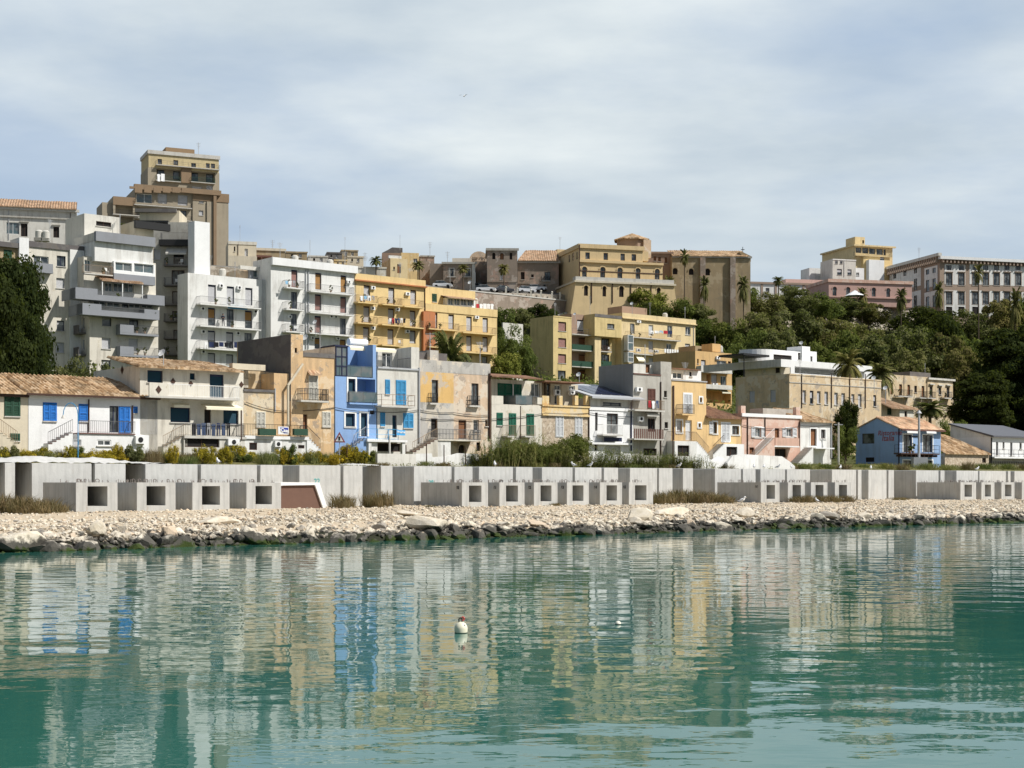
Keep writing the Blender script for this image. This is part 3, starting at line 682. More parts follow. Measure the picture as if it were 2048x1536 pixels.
f = b.face(823, 930, 1138, deep=7, mat='white'); f.win('bdoor', (925,1010,988,1185), surround='whitep'); f.win('dglass', (1032,1018,1078,1108), surround='whitep')
b.tileroof(f.x0-.2, f.x1+.3, -.4, f.z1-.02, 4, f.z1+1.6, 'tile', inset=(0, 2.5)); b.stairs(955, 1195, 790, 1370, off=.3, wid=1.2, mat='white', tread='slab', rail=None)
f2 = b.face(980, 1203, 1172, 1215, off=1.3, deep=1.3, mat='bwhite', name='terrace_slab'); b.pipe(1135, 930, 1310, r=.08)
b.done()
# blue restaurant : gable end to the left, ridge along the street
zm('H')
b = Bld('restaurant', 'blue restaurant with gabled end wall, red lettering and peach tile roof', 'restaurant', 1828, D1)
f = b.face(1828, 1005, 2260, deep=(1390,), mat='blue2'); D = f.deep; zr = f.z1+2.0
sx = b.Pside(1610, 905)[1]; zr = sx
f.swin('dglass', (1455,1062,1580,1165), D=.15); f.swin('dark', (1490,1305,1580,1352), D=.15)
for xx in (f.x0, f.x1-.2): m = MB(); m.v += [(xx,0,f.z1),(xx,D,f.z1),(xx,D/2,zr),(xx+.2,0,f.z1),(xx+.2,D,f.z1),(xx+.2,D/2,zr)]; m.f += [(0,1,2),(3,5,4),(0,2,5,3),(1,4,5,2)]; b.part(m, 'gable', 'blue2')
m = MB(); q = .14
for y0, y1 in ((-.5, D/2), (D+.5, D/2)):
    zz = f.z1-.5*(zr-f.z1)/(D/2)
    m.quad((f.x0-.15, y0, zz), (f.x1+.25, y0, zz), (f.x1+.25, y1, zr+.03), (f.x0-.15, y1, zr+.03)); m.quad((f.x0-.15, y0, zz+q), (f.x1+.25, y0, zz+q), (f.x1+.25, y1, zr+q), (f.x0-.15, y1, zr+q)); m.quad((f.x0-.15, y0, zz), (f.x0-.15, y1, zr+.03), (f.x0-.15, y1, zr+q), (f.x0-.15, y0, zz+q))
b.part(m, 'rear_roof', 'tile2'); b.tileroof(f.x0-.18, f.x1+.28, -.52, f.z1-.2, D/2, zr+.25, 'tile2', th=.05); b.part(MB().box(f.x0-.15, f.x1+.25, -.62, -.5, f.z1-.3, f.z1-.12), 'gutter', 'shutbr')
zm('I'); f.win('dglass', (810,1070,900,1250), (1010,1075,1110,1250), surround='whitep'); a, c, z = b.bal(790, 1185, 1258, proj=1.0, style='two', rail='black', slab='dkbrown')
b.awning(800, 1025, 970, 1042, out=.8, mat='whitep'); b.awning(1000, 1028, 1150, 1045, out=.8, mat='whitep'); f.win('dglass', (808,1335,900,1420), (1010,1335,1110,1420), surround='whitep')
b.pipe(762, 1010, 1400, mat='navy', r=.09)
m = MB(); 
for i in range(9): q = a+.4+i*(c-a-.8)/8; m.box(q-.05, q+.05, -.9, -.003, z-.45, z-.18)
b.part(m, 'bracket', 'dkbrown')
def text3d(body, size, mat, parent, loc, rot, name='lettering', bold=.0, shear=0):
    cu = bpy.data.curves.new(name, 'FONT'); cu.body = body; cu.size = size; cu.align_x = 'CENTER'; cu.align_y = 'CENTER'; cu.extrude = .008; cu.offset = bold; cu.shear = shear
    t = bpy.data.objects.new(name, cu); COL.objects.link(t); bpy.context.view_layer.update()
    me = bpy.data.meshes.new_from_object(t.evaluated_get(bpy.context.evaluated_depsgraph_get())); bpy.data.objects.remove(t); bpy.data.curves.remove(cu)
    me.materials.clear(); me.materials.append(M[mat]); o = bpy.data.objects.new(name, me); COL.objects.link(o)
    o.parent = parent; o.location = loc; o.rotation_euler = rot; return o
M['redp'] = plain('faded red paint', (.28,.09,.10), .8); M['blackp'] = plain('black spray paint', (.05,.05,.05), .9); M['teals'] = plain('teal spray paint', (.10,.38,.36), .9); M['cloth_w'] = plain('white cloth', (.75,.75,.74), .9)
r, z = b.Pside(665, 1055, f.x0); r2, z2 = b.Pside(640, 1110, f.x0)
text3d('Ristorante', .85, 'redp', b.root, (f.x0-.015, r-.1, z), (math.pi/2, 0, -math.pi/2), bold=.012, shear=.2); text3d('Italia', 1.0, 'redp', b.root, (f.x0-.015, r2-.2, z2), (math.pi/2, 0, -math.pi/2), bold=.015, shear=.2)
b.done()
zm('I')
b = Bld('house', 'white modern house with dark shed roof and narrow slit windows at the right edge', 'house', 1715, D1)
f = b.face(1715, 1095, 2250, 1305, deep=(1285,), mat='bwhite', off=.15); lo = b.face(1715, 1305, 2250, deep=f.deep-.2, mat='grey')
f.win('dglass', (1762,1145,1784,1282), (1907,1150,1930,1288)); f.win('dglass', (1829,1145,1849,1213), (2002,1150,2025,1218)); lo.win('dark', (1755,1375,1790,1420), sill=False); lo.win('bdoor', (1905,1375,1945,1450))
D = f.deep; zb = b.Pside(1285, 972, f.x0)[1]; m = MB()
m.v += [(f.x0,-.15,f.z1),(f.x0,D-.15,f.z1),(f.x0,D-.15,zb),(f.x1,-.15,f.z1),(f.x1,D-.15,f.z1),(f.x1,D-.15,zb)]; m.f += [(0,1,2),(3,5,4),(1,4,5,2)]; b.part(m, 'side_wall', 'white')
m = MB(); 
for dz in (.02, .22): m.quad((f.x0-.25, -.6, f.z1+dz-.05), (f.x1+.2, -.6, f.z1+dz-.05), (f.x1+.2, D, zb+dz), (f.x0-.25, D, zb+dz))
m.quad((f.x0-.25, -.6, f.z1-.03), (f.x0-.25, -.6, f.z1+.17), (f.x0-.25, D, zb+.22), (f.x0-.25, D, zb+.02)); m.box(f.x0-.25, f.x1+.2, -.62, -.6, f.z1-.03, f.z1+.17); b.part(m, 'roof', 'zinc')
b.pipe(1710, 1100, 1400, off=.15, mat='black', r=.09); b.railing(f.x0, f.x1, f.z0+.1, .6, .4, 'rail', .95, 'two'); b.part(MB().box(f.x0, f.x1, -.62, -.16, f.z0-.1, f.z0+.1), 'balcony', 'bwhite')
m = MB()
for i in range(26): q = lo.x0+.3+i*.42; m.box(q, q+.2, -.06, -.003, lo.z1-1.0, lo.z1-.5)
b.part(m, 'stone_pattern', 'dgrey'); b.done()
zm('I')
b = Bld('house', 'ruined low stone house with sagging tile roof beside the blue restaurant', 'house', 1238, D1)
f = b.face(1238, 1262, 1690, deep=7, mat='stone'); f.win('dark', (1620,1310,1660,1360), sill=False, D=.5, name='opening'); b.tileroof(f.x0-.2, f.x1, -.3, f.z1-.02, 5, f.z1+2.6, 'tile', amp=.07, pitch=.3, inset=(0, 2.5)); b.done()
# ================================================================== middle layer
zm('H')
b = Bld('house', 'long sand coloured building with a row of narrow shuttered windows', 'building', 710, 165)
f = b.face(710, 447, 1650, deep=(160,), mat='beige'); f.cap(.15, .06, 'beige', 'coping', False); b.band(710, 530, 1650, .12, proj=.06, mat='grey', name='string_course')
f.win('groll', (845,615,880,745), (993,625,1030,750), (1070,630,1107,760), (1170,640,1207,765), (1243,645,1280,770), (1345,655,1377,745), (1415,655,1450,790)); f.win('half', (920,620,957,755), (1570,665,1600,780)); f.swin('groll', (300,625,355,745), (515,615,570,740))
for x in (833, 1138, 1325, 1485): b.pipe(x, 450, 800, mat='dkbrown')
b.done()
zm('H')
b = Bld('villa', 'flat roofed white modern villa with curved upper storey and dark strip windows', 'villa', 625, 190)
f = b.face(725, 305, 1560, deep=9, mat='bwhite'); f.loggia(765, 372, 1480, 440, 3.0); w = b.face(625, 297, 725, 375, off=2.5, deep=7, mat='bwhite'); w2 = b.face(625, 375, 715, off=1.5, deep=(180,), mat='cream'); w2.swin('dark', (568,385,612,442)); w2.swin('creamS', (432,400,470,450))
b.part(MB().box(w.x0-.05, w.x0, -2.4, 13, w.z0, w.z1), 'fascia', 'offwhite')
u = b.face(545, 200, 925, 320, off=-3.5, deep=7, mat='bwhite'); u.win('dark', (548,247,735,300)); u.win('dglass', (797,232,835,305)); t = b.face(840, 165, 922, 320, off=-3.3, deep=3, mat='bwhite', name='stair_tower'); e = b.face(922, 218, 990, 325, off=-3.6, deep=5, mat='bwhite'); e.win('dglass', (922,267,948,325))
m = MB(); x0 = u.x0; r = 3.6; z0, z1 = u.z0, u.z1; pr = [(x0+.02, 3.5)]+[(x0-r*math.sin(q*math.pi/16), 3.5+r*(1-math.cos(q*math.pi/16))) for q in range(9)]
for p0, p1 in zip(pr, pr[1:]): m.quad((p0[0], p0[1], z0), (p1[0], p1[1], z0), (p1[0], p1[1], z1), (p0[0], p0[1], z1))
m.quad(*[(p[0], p[1], z1) for p in pr]+[(x0, 7.2, z1)]); b.part(m, 'curved_wall', 'bwhite')
a, z = b.P(190, 240, -3); b.part(MB().box(a, x0-2.6, 2, 7, z-.3, z), 'canopy', 'black'); b.part(MB().tube((a+.3, 2.2, 0), (a+.3, 2.2, z-.3), .08), 'post', 'black')
b.done()
zm('I')
b = Bld('palazzo', 'half ruined sandstone palazzo with pedimented windows and arched ground floor', 'building', 600, 190)
f = b.face(640, 452, 822, deep=8, mat='beige'); c_ = b.face(822, 465, 1060, off=.1, deep=8, mat='beige'); r = b.face(1060, 488, 1320, off=.25, deep=8, mat='beige'); r.cap(.3, .3, 'offwhite', 'cornice', False)
c_.win('bdoor', (855,560,882,665), (1000,572,1028,685)); c_.win('dark', (925,570,952,640)); f.win('bdoor', (770,555,800,670), (680,540,705,660)); r.win('brownS' if 0 else 'dglass', (1082,575,1112,690), (1255,585,1285,690), hood='offwhite', name='door'); r.win('dglass', (1173,587,1200,660), hood='offwhite'); r.win('dark', (1065,735,1120,900), arch=True, D=.6, name='doorway')
for x in ((760,910,672), (985,1050,690), (1060,1150,692), (1235,1318,692)): b.bal(x[0], x[1], x[2], proj=.8, style='bar', rail='black', off=.25)
b.face(880, 425, 1090, 470, off=-2, deep=4, mat='dgrey', name='roof_room'); b.face(1320, 700, 1440, off=.1, deep=6, mat='stone'); b.done()
zm('I')
b = Bld('hut', 'small cottage with rusty tile roof between the sand building and the ruin', 'house', 590, 172)
f = b.face(590, 752, 775, deep=6, mat='cream'); f2 = b.face(775, 795, 918, off=1.5, deep=6, mat='cream2'); f.win('dgreen', (650,808,710,868)); f2.win('dark', (825,830,852,895)); b.tileroof(f.x0-.2, f2.x1+.6, -1.9, f2.z1-.15, 4, f.z1+1.6, 'tile4', inset=(0, 4)); b.done()
zm('G')
b = Bld('apartment_block', 'small orange apartment house with glazed balconies beside the wooded slope', 'building', 1180, 225)
f = b.face(1180, 212, 1555, deep=(1180,) if 0 else 10, mat='orange2'); f.win('half', (1240,305,1287,412)); f.win('glass', (1400,310,1500,412)); f.win('bdoor', (1515,320,1545,400)); f.win('dark', (1200,295,1215,345)); f.loggia(1295, 450, 1340, 580); f.win('groll', (1345,450,1405,560)); f.win('gg', (1440,470,1500,590)); f.loggia(1300, 620, 1545, 745)
b.face(1355, 138, 1440, 220, off=-1, deep=2.5, mat='orange2', name='stair_hut'); b.face(1180, 160, 1350, 215, off=-4, deep=4, mat='brown', name='roof_wall')
b.bal(1240, 1560, 420, proj=1.1, style='solid', rail='offwhite', h=.9); b.bal(1290, 1560, 590, proj=1.1, style='solid', rail='offwhite', h=.6); b.ac(1400, 268, 1435, 300); b.awning(1425, 622, 1545, 640, out=.8); b.done()
# yellow block with recessed balconies
zm('Fz')
b = Bld('apartment_block', 'mustard apartment block with stepped wings, pink shutters and recessed balconies', 'apartment block', 340, 262)
f = b.face(340, 365, 528, deep=(105,), mat='yellow2'); f.win('pkroll', (392,425,473,520), (392,592,473,687), (390,755,472,850)); f.win('dglass', (388,925,468,1020)); f.cap(.2, .05, 'yellow2', 'coping', False)
g = b.face(528, 345, 765, off=-2.2, deep=9, mat='brick'); g.win('half', (585,405,697,520), frac=.9); g.win('bdoor', (600,590,690,710), (600,760,690,880), (600,920,690,1040))
for y, st in ((548,'two'), (710,'solid'), (880,'solid')): b.bal(534, 762, y, proj=2.0, style=st, rail='ldgreen' if st == 'solid' else 'rail', off=-2.2, left=False, right=False)
p = b.face(765, 345, 1040, 570, off=.8, deep=9, mat='yellow2'); p.win('dglass', (893,445,967,495)); p.cap(.55, .05, 'dgrey', 'roof_edge', False)
fin = b.face(765, 570, 828, off=.3, deep=8, mat='yellow3'); h = b.face(828, 570, 1045, off=-1.6, deep=8, mat='yellow2'); h.win('dglass', (835,595,915,715), (835,760,915,870))
b.bal(822, 940, 725, proj=1.6, style='bar', rail='shutbr', off=-1.6); b.bal(815, 940, 882, proj=1.6, style='solid', rail='ldgreen', off=-1.6)
r = b.face(1040, 335, 1795, off=0, deep=10, mat='yellow3'); b.band(1040, 335, 1795, .9, proj=.2, mat='yellow3', name='parapet'); b.band(1040, 385, 1800, .15, proj=.4, mat='yellow3')
r.win('glass', (1128,442,1175,550), (1508,465,1560,585), (1500,650,1555,745)); r.win('wdoor', (1317,457,1364,570)); r.win('glass', (1693,475,1747,560), name='window'); r.win('groll', (1316,625,1366,740), (1320,795,1365,880)); r.win('groll', (1690,650,1742,722), name='window'); r.win('half', (1690,822,1738,890), name='window')
b.bal(1120, 1650, 577, proj=1.1, style='bar', rail='railbr'); b.bal(1165, 1650, 750, proj=1.1, style='bar', rail='railbr')
m = MB(); pm = MB()
for y0, y1 in ((560, 725), (735, 845)):
    a, zt = b.P(1105, y0, 1.2); c, zb_ = b.P(1163, y1, 1.2); m.box(a, a+.1, -1.2, -.1, zb_, zt); m.box(c-.1, c, -1.2, -.003, zb_, zt); m.box(a, c, -1.2, -.003, zt-.1, zt); m.box(a, c, -1.2, -.003, zb_, zb_+.1); m.box(a, c, -1.2, -1.1, (zt+zb_)/2-.05, (zt+zb_)/2+.05); pm.box(a+.1, c-.1, -1.15, -.2, zb_+.1, zt-.1)
o = b.part(m, 'glazed_bay', 'whitep'); b.part(pm, 'pane', 'gglass', o)
b.awning(1165, 752, 1285, 825, out=1.3); b.ac(1200, 412, 1240, 440); b.ac(1195, 700, 1235, 735, off=.5); b.ac(1380, 715, 1420, 745, off=.5); b.ac(1460, 770, 1500, 805); b.ac(1565, 780, 1605, 810); b.pipe(1775, 400, 900)
a, c, z = b.bal(1475, 1650, 755, proj=1.15, style=None); m = MB()
for i in range(7): q = a+.1+i*(c-a)/7; m.box(q, q+(c-a)/7*.7, -1.18, -1.1, z+.25, z+.95)
b.part(m, 'rail_planter', 'whitep'); b.face(1045, 265, 1300, 345, off=-3, deep=4, mat='brick', name='roof_room')
b.done()
# yellow blocks in the centre
zm('D')
b = Bld('apartment_block', 'four storey yellow apartment block with three columns of balconies', 'apartment block', 148, 235)
f = b.face(148, 237, 872, deep=11, mat='yellow'); b.band(148, 237, 872, 1.25, proj=.12, mat='yellow', name='parapet'); b.band(146, 302, 878, .18, proj=.45, mat='rust')
f.win('yroll', (243,357,308,515), (495,382,557,545), (720,407,780,555), (240,572,305,738), (492,595,555,760), (715,617,775,778), (236,787,300,948), (487,807,550,968), (712,822,775,955), (236,990,300,1100), (487,1010,550,1120))
for x0, x1, y in ((182,388,528), (437,640,550), (660,862,572), (182,388,740), (430,650,758), (660,862,782), (182,388,950), (430,650,968)): b.bal(x0, x1, y, proj=1.1, style='bar', rail='railbr', slab='yellow', left=True)
for x, y in ((322,368), (318,578), (572,590), (675,430), (672,815), (320,780)): b.ac(x, y, x+42, y+36)
b.pipe(866, 380, 1000, mat='dkbrown'); b.done()
b = Bld('apartment_block', 'lower yellow apartment block with rust painted strip and a rooftop veranda', 'apartment block', 872, 235)
f = b.face(872, 545, 1608, deep=10, mat='yellow'); b.part(MB().box(f.x0-2.0, f.x0-.9, -.5, 0, f.z0, f.z1-2), 'rust_strip', 'rust') if 0 else None
b.band(872, 545, 1608, 1.15, proj=.12, mat='yellow', name='parapet'); b.part(MB().box(f.x0-.7, f.x0+1.5, -.55, -.003, f.z0, f.z1-1.3), 'painted_pier', 'rust')
f.win('yroll', (935,640,998,800), (1110,657,1167,807), (1293,677,1350,827), (1460,692,1515,842), (1293,877,1350,1032), (1460,887,1515,1042)); f.win('yroll', (935,848,992,942), (1292,1077,1350,1142), (1452,1087,1510,1157), name='window')
for x0, x1, y in ((912,1225,800), (1262,1608,838), (912,1225,985), (1262,1608,1040)): b.bal(x0, x1, y, proj=1.1, style='bar', rail='railbr', slab='yellow')
u = b.face(875, 372, 1385, 548, off=-1.5, deep=7, mat='yellow'); u.win('ldg' if 0 else 'dgreen', (945,450,988,530)); v = b.face(1100, 485, 1385, 575, off=-.4, deep=2, mat='whitep', name='veranda'); v.win('gg', (1108,492,1165,560), (1172,494,1232,562), (1240,496,1298,565), (1305,498,1370,568), sill=False)
a, z = b.P(1092, 462, 0); c = b.S(X(1392))[0]; m = MB(); m.quad((a,-.4,z-.45),(c,-.4,z-.45),(c,1.8,z+.1),(a,1.8,z+.1)); m.quad((a,-.4,z-.33),(c,-.4,z-.33),(c,1.8,z+.22),(a,1.8,z+.22)); m.box(a,c,-.42,-.4,z-.45,z-.33); b.part(m, 'veranda_roof', 'tile4'); b.ac(1385, 672, 1425, 705); b.done()
# white apartment block
zm('B')
b = Bld('apartment_block', 'plain white apartment block with flat parapet, brown shutters and narrow balconies', 'apartment block', 930, 235)
f = b.face(930, 75, 1803, deep=5, mat='white'); b.band(930, 75, 1803, 1.05, proj=.5, mat='bwhite', name='parapet')
f.win('proll', (1140,200,1203,378), (1382,450,1447,615), (1642,477,1703,642), (1380,672,1445,848)); f.win('oroll', (1385,230,1448,402), (1645,257,1703,432)); f.win('nglass', (1137,427,1200,598), (1638,697,1700,862)); f.win('nglass', (1135,652,1197,828)); f.win('ohalf', (1378,897,1440,1010), (1635,914,1697,1020))
for x0, x1, y in ((1092,1275,378), (1340,1785,415), (1090,1275,600), (1335,1780,632), (1085,1270,828), (1330,1775,845)): b.bal(x0, x1, y, proj=1.1, style='bar', rail='rail', slab='white')
for x, y in ((1533,665), (1578,668), (1715,310), (1340,885), (1600,890), (1110,668)): b.ac(x, y, x+38, y+32)
for x in (1285, 1312): b.pipe(x, 200, 1010, r=.09)
b.done()
b = Bld('apartment_block', 'white apartment block with long shared balconies and navy window frames', 'apartment block', 80, 237)
f = b.face(80, 232, 940, deep=3, mat='white'); f.win('wroll', (287,352,368,525), (480,370,555,548), (668,385,742,562)); f.win('ohalf', (287,588,362,772), (665,617,740,798)); f.win('nglass', (478,602,552,782), (660,848,737,1012)); f.win('half', (285,822,362,1000), (473,838,548,1005)); f.win('wroll', (285,1052,362,1160), (473,1067,545,1165), (660,1072,735,1165))
b.face(380, 290, 680, 340, off=.6, deep=.6, mat='offwhite', name='roof_eave') if 0 else None
for y in (545, 770, 1000): b.bal(208, 832, y, proj=1.2, style='bar', rail='rail', slab='white')
for x, y in ((215,580), (220,815), (575,832), (405,345), (590,365), (755,610), (220,1020), (590,1040)): b.ac(x, y, x+42, y+40)
b.awning(460, 575, 690, 600, out=.9, mat='lturq'); b.pipe(845, 300, 900)
g = b.face(680, 285, 845, 300, off=.0, deep=5, mat='white') if 0 else None
w = b.face(715, 190, 920, 300, off=-2, deep=5, mat='bgrey', name='veranda'); w.win('gg', (752,195,840,275)); b.face(610, 200, 720, 310, off=-2.5, deep=5, mat='pinkold', name='roof_room'); b.band(600, 160, 900, .5, off=-2, proj=.5, mat='offwhite', name='roof_edge'); b.done()
# grey terraced building on the left
zm('A')
b = Bld('apartment_block', 'terraced cream apartment block wrapped in slate grey balconies', 'apartment block', 765, 228)
f = b.face(765, 1475, 1350, deep=(598,), mat='cream2')
zm('a'); f.win('half', (872,292,950,390), frac=.45); f.win('nglass', (1103,305,1180,425)); f.win('groll', (868,490,945,585), (1098,497,1178,610)); f.win('half', (865,680,945,760)); f.swin('glass', (675,340,690,420), (705,320,720,420), (672,520,688,600), (704,505,720,600))
for y in (445, 632): a, c, z = b.bal(1025, 1355, y, proj=1.2, style='bar', rail='rail', slab='bgrey', th=.25); b.railing(a, a+(c-a)*.35, z, 1.22, 1.2, 'bgrey', 1.0, 'solid')
for y in (480, 665):
    r1, z = b.Pside(632, y); r0 = b.Pside(735, y)[0]; r0, r1 = sorted((r0, r1)); m = MB().box(-1.0, 0, r0, r1, z, z+.2); m.box(-1.0, -.92, r0, r1, z+.2, z+1.1); b.part(m, 'side_balcony', 'dgrey')
zm('A')
mid = b.face(765, 1280, 1360, 1475, off=.2, deep=10, mat='offwhite'); mid.win('gg', (800,1340,905,1420), (915,1343,1025,1425), (1100,1345,1200,1430), (1210,1348,1305,1430)); mid.win('nglass', (1040,1350,1095,1430))
up = b.face(715, 990, 1330, 1290, off=-.6, deep=10, mat='cream2'); up.win('gg', (895,1215,960,1290), (970,1218,1050,1290), (1060,1220,1140,1295)); up.win('gg', (720,1020,775,1120))
gl = b.face(972, 1030, 1325, 1135, off=.7, deep=2, mat='whitep', name='veranda'); gl.win('gg', (985,1040,1125,1110), (1145,1050,1310,1125), sill=False)
b.part(MB().box(gl.x0, gl.x1, -.72, .2, gl.z0-1.1, gl.z0), 'veranda_base', 'bgrey')
for x0, x1, y, h_, st in ((645,1405,1335,1.0,'solid'), (705,1360,1470,.6,'solid')):
    a, c, z = b.bal(x0, x1, y, proj=1.8, style=None, slab='bgrey', th=.25)
    L = c-a; b.railing(a, a+L*.24, z, 1.8, 1.8, 'bgrey', 1.15, 'solid'); b.railing(c-L*.2, c, z, 1.8, 1.8, 'bgrey', 1.0, 'solid'); b.railing(a+L*.24, c-L*.2, z, 1.8, .1, 'bgrey', .45, 'solid'); b.railing(a+L*.24, c-L*.2, z+.45, 1.8, .1, 'rail', .5, 'bar')
    b.part(MB().box(a, a+.1, -1.7, 2.5, z-.2, z+1.1), 'side_parapet', 'bgrey')
a, c, z = b.bal(720, 965, 1130, proj=.8, style='bar', rail='railbr', slab='slab'); a, z = b.P(868, 1195, 1.4); c, _ = b.P(1222, 1195, 1.4)
b.tileroof(a, c, -1.5, z, .6, z+.75, 'tile4', pitch=.3, rows=5, name='veranda_roof'); m = MB()
for q in (a+.1, (a+c)/2, c-.1): m.box(q-.05, q+.05, -1.4, -1.3, z-2.2, z)
b.part(m, 'veranda_post', 'whitep')
top = b.face(808, 855, 1305, 1030, off=.3, deep=8, mat='white'); b.band(805, 780, 1312, 1.2, off=.3, proj=.5, mat='bgrey', name='roof_parapet'); t2 = b.face(720, 625, 1020, 1000, off=-4, deep=6, mat='offwhite'); t2.win('dark', (820,690,950,730)); t3 = b.face(1150, 690, 1310, 860, off=-2, deep=5, mat='cream'); b.part(MB().box(top.x0, top.x1, -.3, 6, top.z1-.1, top.z1+1.0), 'roof_terrace', 'offwhite')
b.band(1145, 690, 1440, .9, off=-1.5, proj=.5, mat='black', name='roof_edge'); b.done()
zm('A')
b = Bld('apartment_block', 'narrow dark shaded apartment block with stacked balconies', 'apartment block', 1310, d=206, th=.04)
f = b.face(1310, 700, 1665, deep=8, mat='grey'); f.win('dglass', (1480,975,1570,1060), (1465,1110,1575,1230), (1470,1290,1570,1400), (1470,1460,1570,1560), (1480,1620,1570,1700)); f.win('groll', (1310,930,1370,1020))
for y in (1065, 1235, 1400, 1540, 1690, 1830): b.bal(1395, 1640, y, proj=1.3, style='bar', rail='rail', slab='dgrey')
b.awning(1425, 905, 1590, 965, out=1.1, mat='slab'); b.band(1370, 860, 1665, .8, proj=1.2, mat='black', name='terrace_slab'); u = b.face(1380, 740, 1640, 830, off=-.5, deep=4, mat='cream'); u.win('gg', (1385,745,1440,830)); u.win('half', (1515,765,1620,850)); b.ac(1475, 750, 1520, 782, off=-.5); b.band(1145, 690, 1440, .7, off=-.5, proj=.5, mat='black', name='roof_edge'); g = b.face(1190, 600, 1530, 700, off=-3, deep=6, mat='cream'); b.band(1160, 590, 1510, .5, off=-3, proj=.6, mat='dgrey', name='roof'); b.railing(b.P(1370,850,1.2)[0], b.P(1640,850,1.2)[0], b.P(1370,852,1.2)[1], 1.2, 1.2, 'rail'); b.done()
b = Bld('stair_tower', 'tall blank white wall slab between the dark shaded block and the tower', 'building', 1660, d=203.2)
f = b.face(1660, 690, 1790, deep=1.9, mat='bwhite'); b.done()
zm('A')
b = Bld('apartment_block', 'cream apartment building half hidden behind the dark pine tree', 'apartment block', -60, 232)
f = b.face(-60, 895, 245, deep=9, mat='brown'); f.win('dgreen', (35,940,98,1065)); b.bal(-40, 170, 1075, proj=.9, style='bar', rail='railbr'); pl = b.face(165, 830, 247, off=.5, deep=3, mat='bwhite', name='pier')
g = b.face(247, 862, 712, off=.2, deep=9, mat='cream2'); g.cap(.7, .15, 'dgrey', 'parapet', False); g.win('glass', (285,985,415,1090)); g.win('nglass', (485,985,560,1075)); g.win('groll', (480,1175,553,1262), name='window')
zm('a'); g.win('half', (485,345,550,432), name='window', frac=.4); g.win('groll', (478,530,548,617), name='window'); zm('A'); a, c, z = b.bal(247, 455, 1110, proj=.9, style='solid', rail='bgrey', slab='bgrey', off=.2); b.part(MB().box(*[b.P(590, 930, .2)[0], b.P(712, 930, .2)[0]], -.5, -.203, -1, b.P(590, 935, .2)[1]), 'pier', 'white')
b.band(-60, 862, 185, .6, proj=.4, mat='dgrey', name='roof_edge'); b.done()
# ================================================================== hill top
def old(name, label, cat, zn, px, d, th=.03): zm(zn); return Bld(name, label, cat, px, d=d, th=th)
b = old('building', 'long cream building with red tile roof behind the left apartments', 'building', 'A', -60, 290, .27)
f = b.face(-60, 565, 655, deep=12, mat='offwhite'); f.win('dark', (178,712,235,822), (455,740,505,832), hood='grey', D=.5, name='doorway'); f.win('gg', (55,700,165,800)); f.cap(.5, .5, 'offwhite', 'cornice', False); b.band(-60, 640, 655, .3, proj=.3, mat='grey', name='string_course'); b.tileroof(f.x0, f.x1, -.9, f.z1, 6, f.z1+2.6, 'tile4', pitch=.5, amp=.08); b.pipe(75, 570, 850); b.pipe(600, 600, 790, mat='dkbrown'); b.done()
b = old('apartment_tower', 'tall stepped brown and yellow tower block dominating the skyline', 'tower block', 'A', 1265, 330, .42)
f = b.face(1268, 85, 1868, 232, deep=(1205,), mat='towery'); f.cap(.8, .25, 'slab', 'roof_edge'); fb = b.face(1262, 232, 1872, off=.05, deep=(1200,), mat='towerb'); T = b.face(1415, 60, 1660, 95, off=-3, deep=5, mat='towerbr', name='roof_room')
f.win('dglass', (1345,160,1382,205), (1480,170,1520,212), (1632,195,1672,230), (1757,197,1790,237), (1800,200,1835,240), sill=False); fb.loggia(1335, 240, 1545, 345, 1.6); fb.loggia(1630, 265, 1835, 355, 1.6); fb.win('groll', (1640,392,1725,425), (1762,385,1815,425), name='window')
for r in ((1345,245,1402,335), (1478,258,1538,335), (1636,270,1690,352), (1760,280,1818,360)):
    a, zt = b.P(r[0], r[1], -1.4); c = b.S(X(r[2]), -1.4)[0]; zb_ = b.P(r[0], r[3], -1.4)[1]; o = b.part(MB().box(a, c, 1.45, 1.58, zb_, zt), 'window', 'navy'); b.part(MB().box(a+.1, c-.1, 1.40, 1.44, zb_+.1, zt-.1), 'pane', 'glass', o)
b.bal(1335, 1875, 205, proj=.9, style='two', rail='rail', slab='slab', h=.9); b.bal(1330, 1545, 338, proj=.8, style='bar', rail='ldgreen'); b.bal(1630, 1838, 352, proj=.8, style='bar', rail='ldgreen'); m = MB(); q = b.P(1590, 350)
b.part(MB().box(b.P(1545,250)[0], b.P(1630,250)[0], -.35, -.053, b.P(1545,365)[1], b.P(1545,235)[1]), 'pier', 'towerbr')
l = b.face(1150, 410, 1645, off=1.6, deep=12, mat='towerb'); b.band(1105, 395, 1880, .5, off=2.4, proj=.3, mat='towerbr', name='terrace_edge'); b.band(1140, 380, 1880, .9, off=1.6, proj=1.0, mat='towerbr', name='parapet')
m = MB()
for q_ in range(6): a, z = b.P(1150+q_*80, 395, 2.65); m.box(a, a+1.6, -2.75, -2.603, z-1.35, z-.3)
b.part(m, 'parapet_planter', 'towerbr'); l.win('gg', (1165,455,1298,530)); l.win('groll', (1345,455,1425,540), (1518,468,1600,555)); l.win('dglass', (1540,600,1590,660)); l.loggia(1165, 572, 1525, 652, 1.5); l.loggia(1165, 680, 1525, 765, 1.5); b.bal(1145, 1640, 545, proj=1.2, style='bar', rail='black', off=1.6); b.bal(1145, 1640, 655, proj=1.2, style='bar', rail='black', off=1.6); b.bal(1145, 1640, 770, proj=1.2, style='bar', rail='black', off=1.6)
